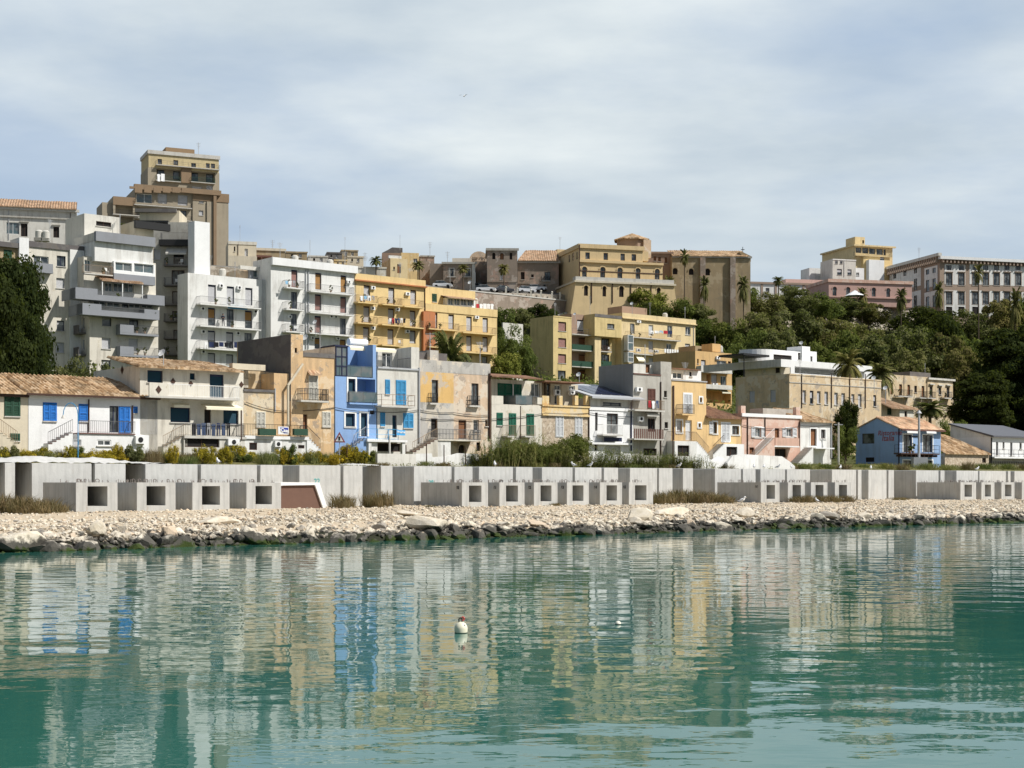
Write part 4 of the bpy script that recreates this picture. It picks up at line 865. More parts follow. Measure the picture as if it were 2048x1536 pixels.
r = b.face(1645, 440, 1950, off=1.9, deep=12, mat='towerb'); r.cap(1.9, .12, 'towerbr', 'parapet', False); r.win('groll', (1697,492,1738,537), (1697,600,1735,642), (1700,705,1738,750), name='window'); x, _ = b.P(1838, 500, 2.1); z1 = r.z1; b.part(MB().box(x-.5, x+.15, -2.6, -1.903, -1, z1), 'drain_shaft', 'towerbr'); b.part(MB().box(x-1.9, x-.6, -2.2, -1.903, -1, z1-2.0), 'pilaster', 'towerb')
w = b.face(965, 480, 1150, off=2.4, deep=10, mat='towerb'); w.cap(1.8, .1, 'towerbr', 'parapet', False); w.loggia(985, 540, 1135, 626, 1.6); w.loggia(985, 648, 1135, 730, 1.6); b.bal(965, 1190, 735, proj=1.2, style='bar', rail='black', off=2.4); b.bal(965, 1190, 628, proj=1.2, style='bar', rail='black', off=2.4); w2 = b.face(872, 530, 965, off=1.5, deep=8, mat='towerb'); b.bal(1850, 1955, 590, proj=.5, style='bar', rail='black', off=1.9) if 0 else None; b.done()
# small houses of the skyline
b = old('house', 'boxy cream house with a doorway just right of the tower block', 'house', 'Mz', 80, 300, .25)
f = b.face(80, 205, 355, deep=8, mat='cream'); f.cap(.6, .1, 'cream2', 'parapet', False); f.win('dark', (135,258,150,305)); f.win('groll', (240,280,272,352)); b.pipe(175, 235, 345, mat='dkbrown'); b.face(80, 345, 360, off=3, deep=4, mat='cream'); b.done()
b = old('house', 'long low brown house with dark pergola behind the white apartments', 'house', 'Mz', 355, 310, .25)
f = b.face(355, 272, 635, deep=8, mat='brown'); f.cap(.5, .2, 'cream', 'cornice', False); f.win('bdoor', (375,375,420,430)); a, z = b.P(315, 340, 3); c, _ = b.P(505, 340, 3); b.part(MB().box(a, c, -3, .5, z-.4, z), 'pergola', 'shutbr'); m = MB()
for q in (a+.1, a+(c-a)*.45, c-.2): m.box(q, q+.2, -3, -2.8, z-5, z-.4)
b.part(m, 'pergola_post', 'shutbr'); b.done()
for (x0, y0, x1, mat, d, lab) in ((640,305,850,'brown',330,'tan flat roofed house poking over the white parapet, left of the skyline gap'), (1040,312,1190,'dgrey',340,'dark skyline house with a pergola on its roof'), (1180,290,1345,'brown',345,'brown blocky house on the skyline above the white parapet'), (1110,385,1240,'ochre2',320,'small yellow terrace hut below the brown skyline house'), (860,345,1050,'offwhite',338,'low pale roof terrace in the dip of the skyline'), (1240,350,1400,'cream',330,'cream terrace house left of the skyline palm'), (1290,452,1620,'cream2',300,'long pale garden wall under the skyline palm')):
    b = old('house', lab, 'house', 'Mz', x0, d, .2); f = b.face(x0, y0, x1, deep=7, mat=mat); f.cap(.3, .12, mat, 'parapet', False); w_ = x1-x0
    if w_ < 300: f.win('dark', (x0+w_*.25, y0+28, x0+w_*.36, y0+52)); f.win('groll', (x0+w_*.6, y0+26, x0+w_*.75, y0+60))
    b.done()
b = old('house', 'dark brown gabled house with sloping roof on the skyline', 'house', 'Mz', 1580, 345, .1); f = b.face(1580, 320, 1780, deep=8, mat='brick'); m = MB().prism([(f.x0, f.z1), (f.x1, f.z1), (f.x1, f.z1+1.2), (f.x1-2.4, f.z1+1.3), (f.x1-3.4, f.z1+.7)], 0, 8); b.part(m, 'gable', 'dgrey'); b.done()
b = old('house', 'sunlit cream house with a brown door beside the skyline palm', 'house', 'Mz', 1662, 320, .3); f = b.face(1662, 372, 1830, deep=9, mat='yellow3'); f.win('bdoor', (1728,430,1765,518)); f.win('dark', (1690,455,1705,485)); b.band(1640, 348, 1765, .6, off=-1, proj=.6, mat='white', name='roof_edge'); b.part(MB().box(f.x0-.03, f.x0, 0, 9, 0, f.z1-.1), 'side_wall', 'orange'); b.done()
b = old('house', 'yellow house with stepped roof behind the cream one on the skyline', 'house', 'Mz', 1768, 335, .2); f = b.face(1768, 318, 1940, deep=9, mat='ochre2'); f.win('glass', (1885,375,1925,415)); b.done()
b = old('house', 'weathered grey house at the left of the old palaces', 'house', 'Mz', 1950, 340, .15); f = b.face(1950, 345, 2090, deep=9, mat='oldgrey'); f.cap(.3, .15, 'grey', 'cornice', False); b.done()
b = old('palace', 'olive brown old palace with two balconied windows on the hilltop', 'palace', 'J', 240, 330)
f = b.face(240, 432, 565, deep=14, mat='oldgrey'); f.cap(.4, .4, 'grey'); f.win('dglass', (303,497,345,580), (470,502,515,580), surround='offwhite', name='door'); f.win('dark', (300,632,340,680)); b.bal(275, 370, 578, proj=.7, style='bar', rail='black'); b.bal(435, 525, 578, proj=.7, style='bar', rail='black'); l = b.face(100, 445, 240, off=-3, deep=10, mat='oldgrey'); a, z = b.P(330, 390, -3); b.part(MB().box(a, b.P(520,390,-3)[0], 3, 9, f.z1, z), 'roof', 'cream2'); b.part(MB().box(f.x1-.7, f.x1, -.2, -.003, 0, f.z1-.4), 'quoin', 'offwhite'); b.done()
b = old('house', 'recessed reddish palace wing with a small bell arcade on top', 'building', 'J', 568, 338); f = b.face(568, 425, 690, deep=8, mat='oldgrey'); t = b.face(535, 378, 672, 430, off=-4, deep=2, mat='pinkold', name='bell_wall'); t.win('dark', (580,385,592,415), (610,385,622,415), (640,385,652,415), arch=True); b.part(MB().tube(((t.x0+t.x1)/2, 4, t.z1-1.0), ((t.x0+t.x1)/2, 6, t.z1-1.0), 2.3, 20), 'bell_arch', 'pinkold'); b.done()
b = old('palace_tower', 'square weathered palace tower with arched top windows', 'tower', 'J', 688, 328)
f = b.face(688, 290, 998, deep=12, mat='oldgrey'); f.cap(.5, .3, 'grey'); f.win('dark', (740,335,772,402), (918,335,945,405), arch=True); f.win('bdoor', (820,340,858,405), arch=True); f.win('groll', (820,530,848,612), name='window'); b.band(688, 622, 998, .3, proj=.15, mat='oldgrey', name='string_course'); b.part(MB().lathe([(2.6,0),(2.0,.5),(0,.8)], 16, ((f.x0+f.x1)/2, 5, f.z1)), 'low_dome', 'cream', smooth=True); b.done()
b = old('palace', 'long faded palace with clay roof between square tower and yellow convent', 'palace', 'J', 1000, 332)
f = b.face(1000, 418, 1420, deep=12, mat='oldgrey'); f.cap(.5, .35, 'grey', 'cornice', False); f.win('dark', (1032,532,1072,610), D=.4); f.win('dglass', (1275,532,1335,622), name='door'); f.win('dark', (1138,557,1165,588)); b.bal(1245, 1338, 620, proj=.7, style='orn', rail='black'); b.band(1000, 640, 1400, .3, proj=.15, mat='oldgrey', name='string_course'); b.tileroof(f.x0, f.x1, -.6, f.z1, 7, f.z1+3.4, 'tile4', pitch=.5, amp=.08, inset=(2, 0)); b.done()
# convent
zm('K')
b = Bld('convent', 'large mustard convent with arched windows on a battered base and octagonal lantern', 'convent', 285, d=322, th=.28)
f = b.face(287, 232, 905, 392, deep=16, mat='tan'); f.cap(.9, .3, 'tan', 'cornice'); f.win('dglass', (345,315,388,380), (522,320,565,388), (688,327,730,395), (796,332,840,397), sill=False)
b.face(905, 305, 960, 400, off=-.3, deep=12, mat='tan'); g = b.face(287, 390, 1098, off=.15, deep=16, mat='tan'); b.band(285, 388, 1102, .5, off=.15, proj=.4, mat='tan')
b.band(287, 490, 1098, .2, off=.15, proj=.08, mat='dkbrown', name='string_course'); g.win('dglass', (313,455,358,560), (490,458,537,568), (657,465,705,570), (835,470,880,575), (1022,478,1068,578), arch=True)
ba = b.face(250, 590, 1210, off=2.2, deep=14, mat='tan'); ba.cap(.35, .35, 'cream', 'cornice'); ba.win('dark', (332,638,370,738), (512,645,547,745), (674,645,718,750), (853,655,888,745), (1042,660,1077,757), arch=True, D=.5); b.railing(ba.x0, ba.x1, ba.z1, 2.2, 2, 'slab', .9, 'solid'); 
m = MB(); h_ = ba.z1-.4
m.prism([(ba.x0-1.6, -1), (ba.x0, -1), (ba.x0, h_)], -2.2, 8); b.part(m, 'buttress', 'tan'); b.part(MB().prism([(ba.x1, -1), (ba.x1+1.6, -1), (ba.x1, h_)], -2.2, 8), 'buttress', 'tan')
for x in (405, 608, 787, 985): b.pipe(x, 612, 810, off=2.2, mat='dkbrown', r=.12)
f.swin('dglass', (182,345,195,415), (218,325,232,400), (258,315,270,385)); g.sholes = []; b.pipe(287, 240, 560, off=.3, mat='dkbrown', r=.12)
s = b.face(70, 285, 165, off=-19, deep=6, mat='tan'); s.win('dglass', (82,350,100,440), (82,520,98,605), arch=True)
x, z = b.P(815, 250, -6); zt = b.P(815, 195, -6)[1]; zp = b.P(815, 122, -6)[1]; R = b.P(975, 250, -6)[0]-x
rot = math.pi/8; o = b.part(MB().lathe([(R*.92, z-3), (R*.92, zt)], 8, (x, 7, 0)), 'lantern', 'brick'); o2 = b.part(MB().lathe([(R*1.08, zt-.2), (R*1.08, zt+.1), (0, zp)], 8, (x, 7, 0)), 'lantern_roof', 'tile')
b.part(MB().box(x+R*.35, x+R*.8, 7-R*.95, 7-R*.6, z-3, zt-.3), 'lantern_face', 'pinkold'); b.done()
b = old('church', 'long windowless brown stone church with shallow tiled roof and buttresses', 'church', 'K', 1190, 338, .06)
f = b.face(1190, 350, 1955, deep=16, mat='brown'); f.cap(.4, .3, 'grey', 'cornice', False); f.win('dark', (1197,470,1243,530), (1354,475,1400,535), (1512,475,1560,540), arch=True, D=.7); br = b.face(960, 310, 1190, off=-2, deep=10, mat='brick'); br.win('bdoor', (1010,355,1035,400), (1055,360,1080,405), (1118,365,1142,420)); br.cap(.4, .3, 'brick', 'cornice', False)
for x in (1465, 1758): a, z = b.P(x, 365, .5); b.part(MB().box(a, a+1.2, -.6, -.003, -1, z), 'buttress', 'oldgrey')
b.tileroof(f.x0, f.x1-.5, -.4, f.z1, 7, b.P(1300,298,-7)[1], 'tile', pitch=.5, amp=.07, name='roof'); b.part(MB().prism([(f.x1-.8, f.z1-1), (f.x1+.3, f.z1-1), (f.x1+.3, f.z1+.3), (f.x1-1.6, f.z1+1.2), (f.x1-2.4, f.z1+1.2)], 1, 9), 'gable', 'brown'); a, z = b.P(1880, 262, -3); b.part(MB().box(a-.06, a+.06, 3, 3.1, z-3, z).box(a-.4, a+.4, 3, 3.1, z-.7, z-.55), 'cross', 'black'); b.done()
b = old('building', 'low white arcaded building beside the brown church, above the trees', 'building', 'L', 76, 400, .2)
f = b.face(76, 445, 640, deep=12, mat='white'); f.cap(.5, .3, 'palbrown', 'cornice', False); f.win('dglass', (85,488,112,515), (185,490,212,516), (300,494,326,520), (485,500,512,524), (565,502,594,525))
for x in (150, 250, 350, 450, 540): a, z = b.P(x, 460); b.part(MB().box(a, a+.6, -.12, -.003, -1, z), 'pilaster', 'palbrown')
b.face(330, 425, 640, 450, off=-4, deep=6, mat='palpink', name='roof_wall'); b.done()
b = old('palace', 'dusty pink hilltop palace with arched balcony windows', 'palace', 'L', 640, 388, .22)
f = b.face(640, 425, 1240, deep=14, mat='palpink'); f.cap(.8, .3, 'pink', 'cornice', True); f.win('dglass', (668,482,696,545), (765,484,793,548), (868,487,895,550), (950,488,978,552), (1055,492,1082,555), (1160,496,1186,558), arch=True, D=.3); b.band(640, 548, 1240, .3, proj=.4, mat='palpink', name='balcony', z=0); b.done()
b = old('house', 'plain white cube house with satellite dish left of the yellow hotel', 'house', 'L', 500, 415, .3); f = b.face(500, 345, 600, deep=(438,), mat='white'); b.done()
b = old('house', 'narrow beige and white house in front of the yellow hotel', 'house', 'L', 668, 408, .3); f = b.face(668, 280, 835, deep=(580,), mat='offwhite'); f.win('half', (685,290,705,315), (720,290,740,315), (700,352,735,395), (775,355,805,395), name='window'); f.cap(.3, .1, 'white', 'parapet', False); w = b.face(835, 345, 895, off=-1, deep=8, mat='bwhite'); w.win('glass', (838,378,860,402)); b.pipe(750, 290, 410); b.done()
b = old('hotel', 'yellow hotel with glazed top floor and square roof tower', 'hotel', 'L', 830, 425, .33)
f = b.face(830, 178, 1100, deep=(592,), mat='yellow3'); f.win('dglass', (835,198,875,236), (882,200,925,240), (932,204,975,245), (985,208,1030,250), (1035,212,1052,255), sill=False, name='window'); f.cap(.4, .7, 'yellow3', 'roof_edge'); b.bal(835, 1098, 252, proj=1.4, style='bar', rail='black', slab='yellow3'); t = b.face(830, 120, 900, 180, off=-3, deep=5, mat='yellow3', name='roof_tower'); t.win('dark', (882,145,895,168)); lo = b.face(890, 262, 1080, off=1.0, deep=8, mat='yellow'); lo.win('half', (1010,268,1040,290), name='window'); b.face(930, 285, 1040, off=2.5, deep=4, mat='bwhite'); b.part(MB().box(f.x0-.6, f.x0-.003, 0, f.deep, f.z1-4.6, f.z1-3.9), 'side_balcony', 'yellow3'); b.done()
# large palazzo on the right
zm('L')
b = Bld('palazzo', 'grand brown and white palazzo with deep bracketed cornice on the right hilltop', 'palazzo', 1440, d=402, th=.28)
f = b.face(1440, 275, 2300, deep=(800,), mat='palbrown'); b.band(1430, 262, 2300, .8, proj=1.1, mat='bwhite', name='roof_edge'); b.part(MB().box(f.x0-1.0, f.x0-.003, -1, f.deep, f.z1+.5, f.z1+1.3), 'roof_edge', 'offwhite')
m = MB()
for i in range(int((f.x1-f.x0-.5)/1.15)): q = f.x0+.4+i*1.15; m.box(q, q+.45, -.9, -.003, f.z1-1.2, f.z1+.4)
for i in range(int(f.deep/1.15)): q = .3+i*1.15; m.box(f.x0-.9, f.x0-.003, q, q+.45, f.z1-1.2, f.z1+.4)
b.part(m, 'cornice_bracket', 'palbrown'); z = {}
bays = [(1475,1625,[1503,1592]), (1655,2048,[1692,1768,1846,1922,2002]), (2078,2300,[2100,2180,2260])]
for x0, x1, cs in bays:
    for y0, y1 in ((318, 462), (505, 690)):
        a, zt = b.P(x0, y0); c = b.S(X(x1))[0]; zb_ = b.P(x0, y1)[1]; hs = []
        n0 = len(f.holes)
        for cx in cs:
            if y0 == 318:
                r_, zz = b.P(cx-16, 326); f._w('dglass', r_, zz-1.3, r_+1.6, zz, False, None, None, 'window', .5, False, .25)
                r_, zz = b.P(cx-18, 383); f._w('dglass', r_, zz-3.3, r_+1.9, zz, False, 'palbrown', 'palbrown', 'window', .5, True, .25)
            else:
                r_, zz = b.P(cx-18, 520); f._w('dglass', r_, zz-3.3, r_+1.9, zz, False, 'palbrown', 'palbrown', 'window', .5, True, .25)
                r_, zz = b.P(cx-18, 625); f._w('dark', r_, zz-3.0, r_+1.9, zz, False, None, None, 'window', .5, False, .25)
        pm = MB(); gridwall(pm, lambda a_, z_, d_: (a_, -.04+d_, z_), a, c, zb_, zt, [(h[0], h[1], h[2], h[3], .04) for h in f.holes[n0:]], False); b.part(pm, 'white_panel', 'white')
for (x0, x1) in ((1330,1425), (1080,1305), (820,1055)):
    for (ya, yb, yc, yd) in ((325,325,472,472), (505,505,620,620)):
        r1 = b.R(X(x0)); r0 = b.R(X(x1)); z1 = b.Pside(x1, ya)[1]; z0 = b.Pside(x1, yc)[1]; n0 = len(f.sholes); n = max(2, int((r1-r0)/4.2)); st = (r1-r0)/n
        for i in range(n):
            q = r0+st*(i+.5)-.8
            for (w0, w1) in (((z1-1.9, z1-.5), (z1-6.6, z1-3.4)) if ya == 325 else ((z1-4.4, z1-1.2),)):
                f.sholes.append((q, w0, q+1.6, w1, .3)); o = b.part(MB().box(f.x0+.15, f.x0+.2, q, q+1.6, w0, w1), 'window', 'dkbrown'); b.part(MB().box(f.x0+.12, f.x0+.147, q+.1, q+1.5, w0+.1, w1-.1), 'pane', 'glass', o)
        pm = MB(); gridwall(pm, lambda a_, z_, d_: (f.x0-.04+d_, a_, z_), r0, r1, z0, z1, [(h[0], h[1], h[2], h[3], .04) for h in f.sholes[n0:]], False); b.part(pm, 'white_panel', 'white')
b.done()
# ================================================================== ground, water
def terrain():
    ns = sorted({p for p in PN if -200 < p < 700} | {-200, 66, 69, 71.5, 76, 78, 84, 88, 94, 97, 101, 107, 113, 117, 136, 143, 160, 170, 190, 198, 215, 222, 229, 240, 255, 270, 285, 315, 360, 450, 700})
    ss = list(range(-420, 620, 8)); v = []; f = []
    for n in ns:
        for s in ss:
            x = s*CT-n*ST; y = s*ST+n*CT
            j = .35*noise.noise((s*.13, n*.13, 0)) if (n > 104 or 70 < n < 98) else 0
            if n > 125: j *= 3
            if 243 < n < 246: j = 0
            v.append((x, y, ground(x, y)+j*(.5 if n < 99 else 1)))
    W = len(ss)
    for i in range(len(ns)-1):
        for q in range(W-1): f.append((i*W+q, i*W+q+1, (i+1)*W+q+1, (i+1)*W+q))
    me = bpy.data.meshes.new('ground'); me.from_pydata(v, [], f); o = bpy.data.objects.new('ground', me); COL.objects.link(o)
    t = NT('ground'); p = t.pos('world'); sx = t.add('SeparateXYZ', {0: p})
    n = t.math('SUBTRACT', t.math('MULTIPLY', sx.outputs[1], CT), t.math('MULTIPLY', sx.outputs[0], ST))
    nz = t.noise(p, .35, 6, .65)
    gravel = t.mix(t.noise(p, 3.0, 6, .7), (.34,.27,.18), (.60,.50,.37)); gravel = t.mix(t.math('LESS_THAN', t.math('ADD', n, t.math('MULTIPLY', nz, 2.0)), 71.6), gravel, (.03,.032,.02)); grass = t.mix(nz, (.07,.085,.03), (.20,.17,.08)); hill = t.mix(nz, (.035,.05,.016), (.10,.10,.04))
    rock = t.mix(t.ramp(t.noise(p, .5, 6, .7), (.4, 0), (.6, 1)), (.20,.17,.13), (.46,.41,.34))
    col = t.mix(t.math('GREATER_THAN', n, 103.7), gravel, grass); col = t.mix(t.math('GREATER_THAN', n, 122), col, hill)
    nn = t.math('ADD', n, t.math('MULTIPLY', t.math('SUBTRACT', t.noise(p, .12, 4), .5), 22))
    col = t.mix(t.math('MULTIPLY', t.math('GREATER_THAN', nn, 238), t.math('GREATER_THAN', n, 225)), col, rock)
    col = t.mix(t.math('GREATER_THAN', n, 246), col, (.16,.15,.13))
    me.materials.append(t.finish(col, .95, t.noise(p, 6, 5), .06, .1)); tag(o, kind='structure'); return o
terrain()
def water():
    st = .16; xs = np.arange(-72, 72.01, st); ys = np.arange(12, 132.01, st); X_, Y_ = np.meshgrid(xs, ys); g = np.random.default_rng(21); Z = np.zeros_like(X_); tot = 0
    for i in range(54):
        lam = .55*(9.0 ** (g.random()**1.5)); k_ = 2*math.pi/lam; a = g.normal()*.55+math.pi/2+.15; sl = g.uniform(.5, 1.0)*(1 if lam < 2.4 else .55); amp = sl/k_; Z += amp*np.sin(k_*(X_*math.cos(a)+Y_*math.sin(a))+g.uniform(0, 6.28)); tot += sl*sl/2
    Z *= .0128/math.sqrt(tot); mask = np.zeros_like(X_)
    for i in range(9): k_ = 2*math.pi/g.uniform(14, 45); a = g.uniform(0, 3.14); mask += np.sin(k_*(X_*math.cos(a)+Y_*math.sin(a)*1.6)+g.uniform(0, 6.28))
    mask = np.clip(.85+.28*mask/2, .28, 1.45)*np.clip(.55+(Y_-20)/40, .5, 1.1); edge = np.minimum(np.minimum(X_+72, 72-X_), np.minimum(Y_-12, 132-Y_)); Z *= mask*np.clip(edge/6, 0, 1)
    ny, nx = X_.shape; N_ = -X_*ST+Y_*CT; V = np.stack([X_, Y_, Z], 2).reshape(-1, 3); idx = np.arange(nx*ny).reshape(ny, nx)
    Q = np.stack([idx[:-1,:-1], idx[:-1,1:], idx[1:,1:], idx[1:,:-1]], 2).reshape(-1, 4); keep = N_[:-1,:-1].reshape(-1) < 73; Q = Q[keep]
    us = np.zeros(nx*ny, bool); us[Q.ravel()] = True; mp = np.cumsum(us)-1; V = V[us]; Q = mp[Q]
    e = 700; B = np.array([(-72,12,0),(72,12,0),(72,132,0),(-72,132,0),(-e,-e,0),(e,-e,0),(e,132,0),(-e,132,0),(-e,12,0),(e,12,0)]); n0 = len(V); V = np.concatenate([V, B]); ex = np.array([(4,5,9,8),(8,0,3,7),(1,9,6,2)])+n0; Q = np.concatenate([Q, ex])
    me = bpy.data.meshes.new('water'); me.vertices.add(len(V)); me.vertices.foreach_set('co', V.ravel()); me.loops.add(4*len(Q)); me.loops.foreach_set('vertex_index', Q.ravel().astype(np.int32)); me.polygons.add(len(Q)); me.polygons.foreach_set('loop_start', np.arange(0, 4*len(Q), 4, dtype=np.int32)); me.polygons.foreach_set('loop_total', np.full(len(Q), 4, dtype=np.int32)); me.polygons.foreach_set('use_smooth', np.ones(len(Q), bool)); me.update(); me.validate()
    o = bpy.data.objects.new('water', me); COL.objects.link(o)
    t = NT('sea water'); p = t.pos('world')
    c = t.noise(p, 1.0, 2, .5, (2.0, 3.4, 1)); bmp = t.add('Bump', {'Height': t.math('MULTIPLY', c, .0028), 'Distance': 1.0, 'Strength': 1.0})
    pr = t.add('BsdfPrincipled', {'Base Color': t.mix(t.noise(p, .05, 2), (.020,.098,.076), (.028,.130,.102)), 'Roughness': .012, 'IOR': 1.333, 'Specular IOR Level': .5})
    t.t.links.new(bmp.outputs[0], pr.inputs['Normal']); t.t.links.new(pr.outputs[0], t.out.inputs[0])
    me.materials.append(t.m); tag(o, kind='structure')
water()
# ================================================================== world and sun
SUN = Vector((.95, -.28, 1.16)).normalized()
sl = bpy.data.lights.new('sun', 'SUN'); sl.energy = 5.0; sl.angle = math.radians(.5); sl.color = (1.0, .968, .92)
so = bpy.data.objects.new('sun', sl); COL.objects.link(so); so.rotation_euler = (-SUN).to_track_quat('-Z', 'Y').to_euler()
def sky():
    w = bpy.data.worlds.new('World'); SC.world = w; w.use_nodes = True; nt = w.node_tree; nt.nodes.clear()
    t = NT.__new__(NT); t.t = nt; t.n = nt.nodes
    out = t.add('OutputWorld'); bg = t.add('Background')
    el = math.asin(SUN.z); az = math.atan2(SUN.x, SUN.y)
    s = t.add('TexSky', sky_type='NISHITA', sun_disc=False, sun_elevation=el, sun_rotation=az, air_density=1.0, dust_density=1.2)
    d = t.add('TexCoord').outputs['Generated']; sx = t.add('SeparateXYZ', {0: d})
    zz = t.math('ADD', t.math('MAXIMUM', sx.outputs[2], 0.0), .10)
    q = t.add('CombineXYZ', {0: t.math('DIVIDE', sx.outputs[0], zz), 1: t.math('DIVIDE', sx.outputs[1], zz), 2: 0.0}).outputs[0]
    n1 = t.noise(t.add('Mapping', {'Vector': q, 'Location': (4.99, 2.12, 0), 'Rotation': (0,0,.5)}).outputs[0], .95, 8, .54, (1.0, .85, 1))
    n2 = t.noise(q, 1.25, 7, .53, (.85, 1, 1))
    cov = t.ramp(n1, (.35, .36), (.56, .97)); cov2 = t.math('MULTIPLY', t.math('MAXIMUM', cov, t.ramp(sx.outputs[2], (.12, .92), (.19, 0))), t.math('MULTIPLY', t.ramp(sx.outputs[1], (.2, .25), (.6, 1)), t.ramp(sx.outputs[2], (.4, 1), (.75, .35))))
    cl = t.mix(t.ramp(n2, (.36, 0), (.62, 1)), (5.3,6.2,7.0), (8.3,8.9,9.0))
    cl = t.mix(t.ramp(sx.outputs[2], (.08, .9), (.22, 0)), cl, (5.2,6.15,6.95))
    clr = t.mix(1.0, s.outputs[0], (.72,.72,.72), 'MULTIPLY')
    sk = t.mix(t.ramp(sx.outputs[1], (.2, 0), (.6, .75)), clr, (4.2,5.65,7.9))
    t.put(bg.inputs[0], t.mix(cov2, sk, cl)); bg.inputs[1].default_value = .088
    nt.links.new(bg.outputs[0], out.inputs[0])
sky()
# ================================================================== concrete quay units
def unit(name, label, cat, px0, px1, d0, ztop, L, group, side_px=None, opening=None, num=None, gap=0):
    t = math.tan(TH); d = d0/(1-U(px0)*t); ox, oy = U(px0)*d, d
    u = U(px1); w = (u*oy-ox)/(CT-u*ST); zb = .5
    root = empty(name, (ox, oy, zb), TH, label, cat, group); h = ztop-zb; m = MB(); g = .03
    if opening:
        a, b_, z0, z1 = opening; a *= w; b_ *= w; z0 -= zb; z1 -= zb
        gridwall(m, lambda x, z, dd: (x, dd, z), 0, w, 0, h, [(a, z0, b_, z1, L-.35)])
        m.quad((0,0,0),(0,L,0),(0,L,h),(0,0,h)); m.quad((w,0,0),(w,L,0),(w,L,h),(w,0,h)); m.quad((0,0,h),(w,0,h),(w,L,h),(0,L,h)); m.quad((0,L,0),(w,L,0),(w,L,h),(0,L,h)); m.quad((0,0,0),(w,0,0),(w,L,0),(0,L,0))
    else:
        m.prism([(0,0),(w,0),(w,h-.05),(w-.05,h),(.05,h),(0,h-.05)], 0, L)
    o = m.build('body', M['conc'] if opening else M['conc2'], root)
    rng = random.Random(int(px0*7)); r = MB()
    if opening:
        for i in range(4):
            cx = w*(.15+.23*i)+rng.uniform(-.1,.1); cy = rng.uniform(.3, L-.6); ln = rng.uniform(-.15,.15); R = .11
            pts = [(cx-R, cy, h-.02), (cx-R, cy, h+.12)]+[(cx-R*math.cos(k_*math.pi/6)+ln*k_/6, cy+.05*math.sin(k_), h+.12+R*math.sin(k_*math.pi/6)) for k_ in range(7)]+[(cx+R+ln, cy, h-.02)]
            r.path(pts, .026, 5)
        for i in range(26): x_ = rng.uniform(.05, w-.05); y_ = rng.uniform(.05, L-.1); r.tube((x_, y_, h-.02), (x_+rng.uniform(-.05,.05), y_, h+rng.uniform(.08,.24)), .02, 4)
        r.build('rebar_loops', M['rust_iron'], root)
    if num: text3d(num, .34, 'blackp', root, (-.012, .55, h-.42), (math.pi/2, 0, -math.pi/2), name='painted_number', bold=.012)
    return root, w, h
M['rust_iron'] = plain('rusty reinforcement steel', (.20,.17,.15), .8)
G1 = [(152,235,175,215,None),(274,351,293,331,None),(385,459,404,440,None),(493,562,511,544,None)]
G2 = [(924,976,938,963,'60'),(999,1049,1012,1036,'61'),(1068,1115,1081,1103,'62'),(1134,1178,1145,1167,'63'),(1200,1244,1213,1234,'64'),(1258,1306,1270,1293,'65')]
G3 = [(1522,1559,1533,1550,'66'),(1576,1610,1585,1602,None),(1622,1655,1631,1647,None),(1670,1702,1678,1694,None)]
G4 = [(1921,1952,1929,1944,None),(1963,1989,1970,1982,None),(2003,2029,2010,2023,None),(2044,2074,2051,2065,None)]
order = ['first','second','third','fourth','fifth','sixth']; where = ['the left group beside the brown board','the middle group','the right group','the far right group']
for gi, G in enumerate((G1, G2, G3, G4)):
    for i, (a, b_, c, e, num) in enumerate(G):
        lab = 'hollow concrete block, %s from left in %s' % (order[i], where[gi])
        if num: lab = 'hollow concrete block numbered %s on its side, in %s' % (num, where[gi])
        d = 120/(1-U(a)*math.tan(TH)); dr = 120/(1-U(b_)*math.tan(TH))
        def f_(p): dd = 120/(1-U(p)*math.tan(TH)); return (U(p)*dd-U(a)*d)/(U(b_)*dr-U(a)*d)
        unit('concrete_caisson', lab, 'concrete block', a, b_, 120, 3.27, 5.5, 'open concrete caissons along the shore', opening=(f_(c), f_(e), 1.72, 3.02), num=num)
darks = [(-6,10),(30,64),(183,190),(251,291),(395,402),(514,521),(565,599),(681,687),(725,762),(785,828),(903,909),(945,958),(1026,1032),(1065,1084),(1145,1150),(1203,1208),(1236,1260),(1314,1318),(1345,1366),(1386,1430),(1482,1486),(1511,1521),(1570,1574),(1620,1664),(1712,1716),(1723,1737),(1773,1777),(1788,1832),(1877,1881),(1889,1913),(1956,1959),(2012,2016),(2021,2029),(2080,2090)]
ON = 'first second third fourth fifth sixth seventh eighth ninth tenth eleventh twelfth thirteenth fourteenth fifteenth sixteenth seventeenth eighteenth nineteenth twentieth'.split()
def ordn(i): return ON[i-1] if i <= 20 else ('twenty-' if i < 30 else 'thirty-' if i > 30 else 'thirtieth')+(ON[i % 10-1] if i % 10 else '')
for i in range(len(darks)-1):
    a, b_ = darks[i][1], darks[i+1][0]; w_ = b_-a
    gapL = darks[i][1]-darks[i][0]; sz = 'wide' if w_ > 60 else ('narrow' if w_ < 25 else 'medium')
    lab = '%s precast wall unit from the left, %s, after a %s gap' % (ordn(i+1), sz, 'broad' if gapL > 15 else 'thin')
    root, w, h = unit('wall_unit', lab, 'concrete wall', a, b_, 128.5, 4.6, 5.2, 'tall precast units of the quay wall')
    if (a, b_) == (828, 903): text3d('28', .5, 'teals', root, (w*.45, -.012, h-1.35), (math.pi/2, 0, 0), name='painted_number', bold=.01)
    if (a, b_) == (599, 681): text3d('22', .55, 'teals', root, (w*.42, -.012, h-1.25), (math.pi/2, 0, 0), name='painted_number', bold=.01)
    if (a, b_) == (958, 1026): text3d('22', .45, 'blackp', root, (w*.65, -.012, h-1.3), (math.pi/2, 0, 0), name='painted_number', bold=.01)
    if (a, b_) == (1716, 1723): pass
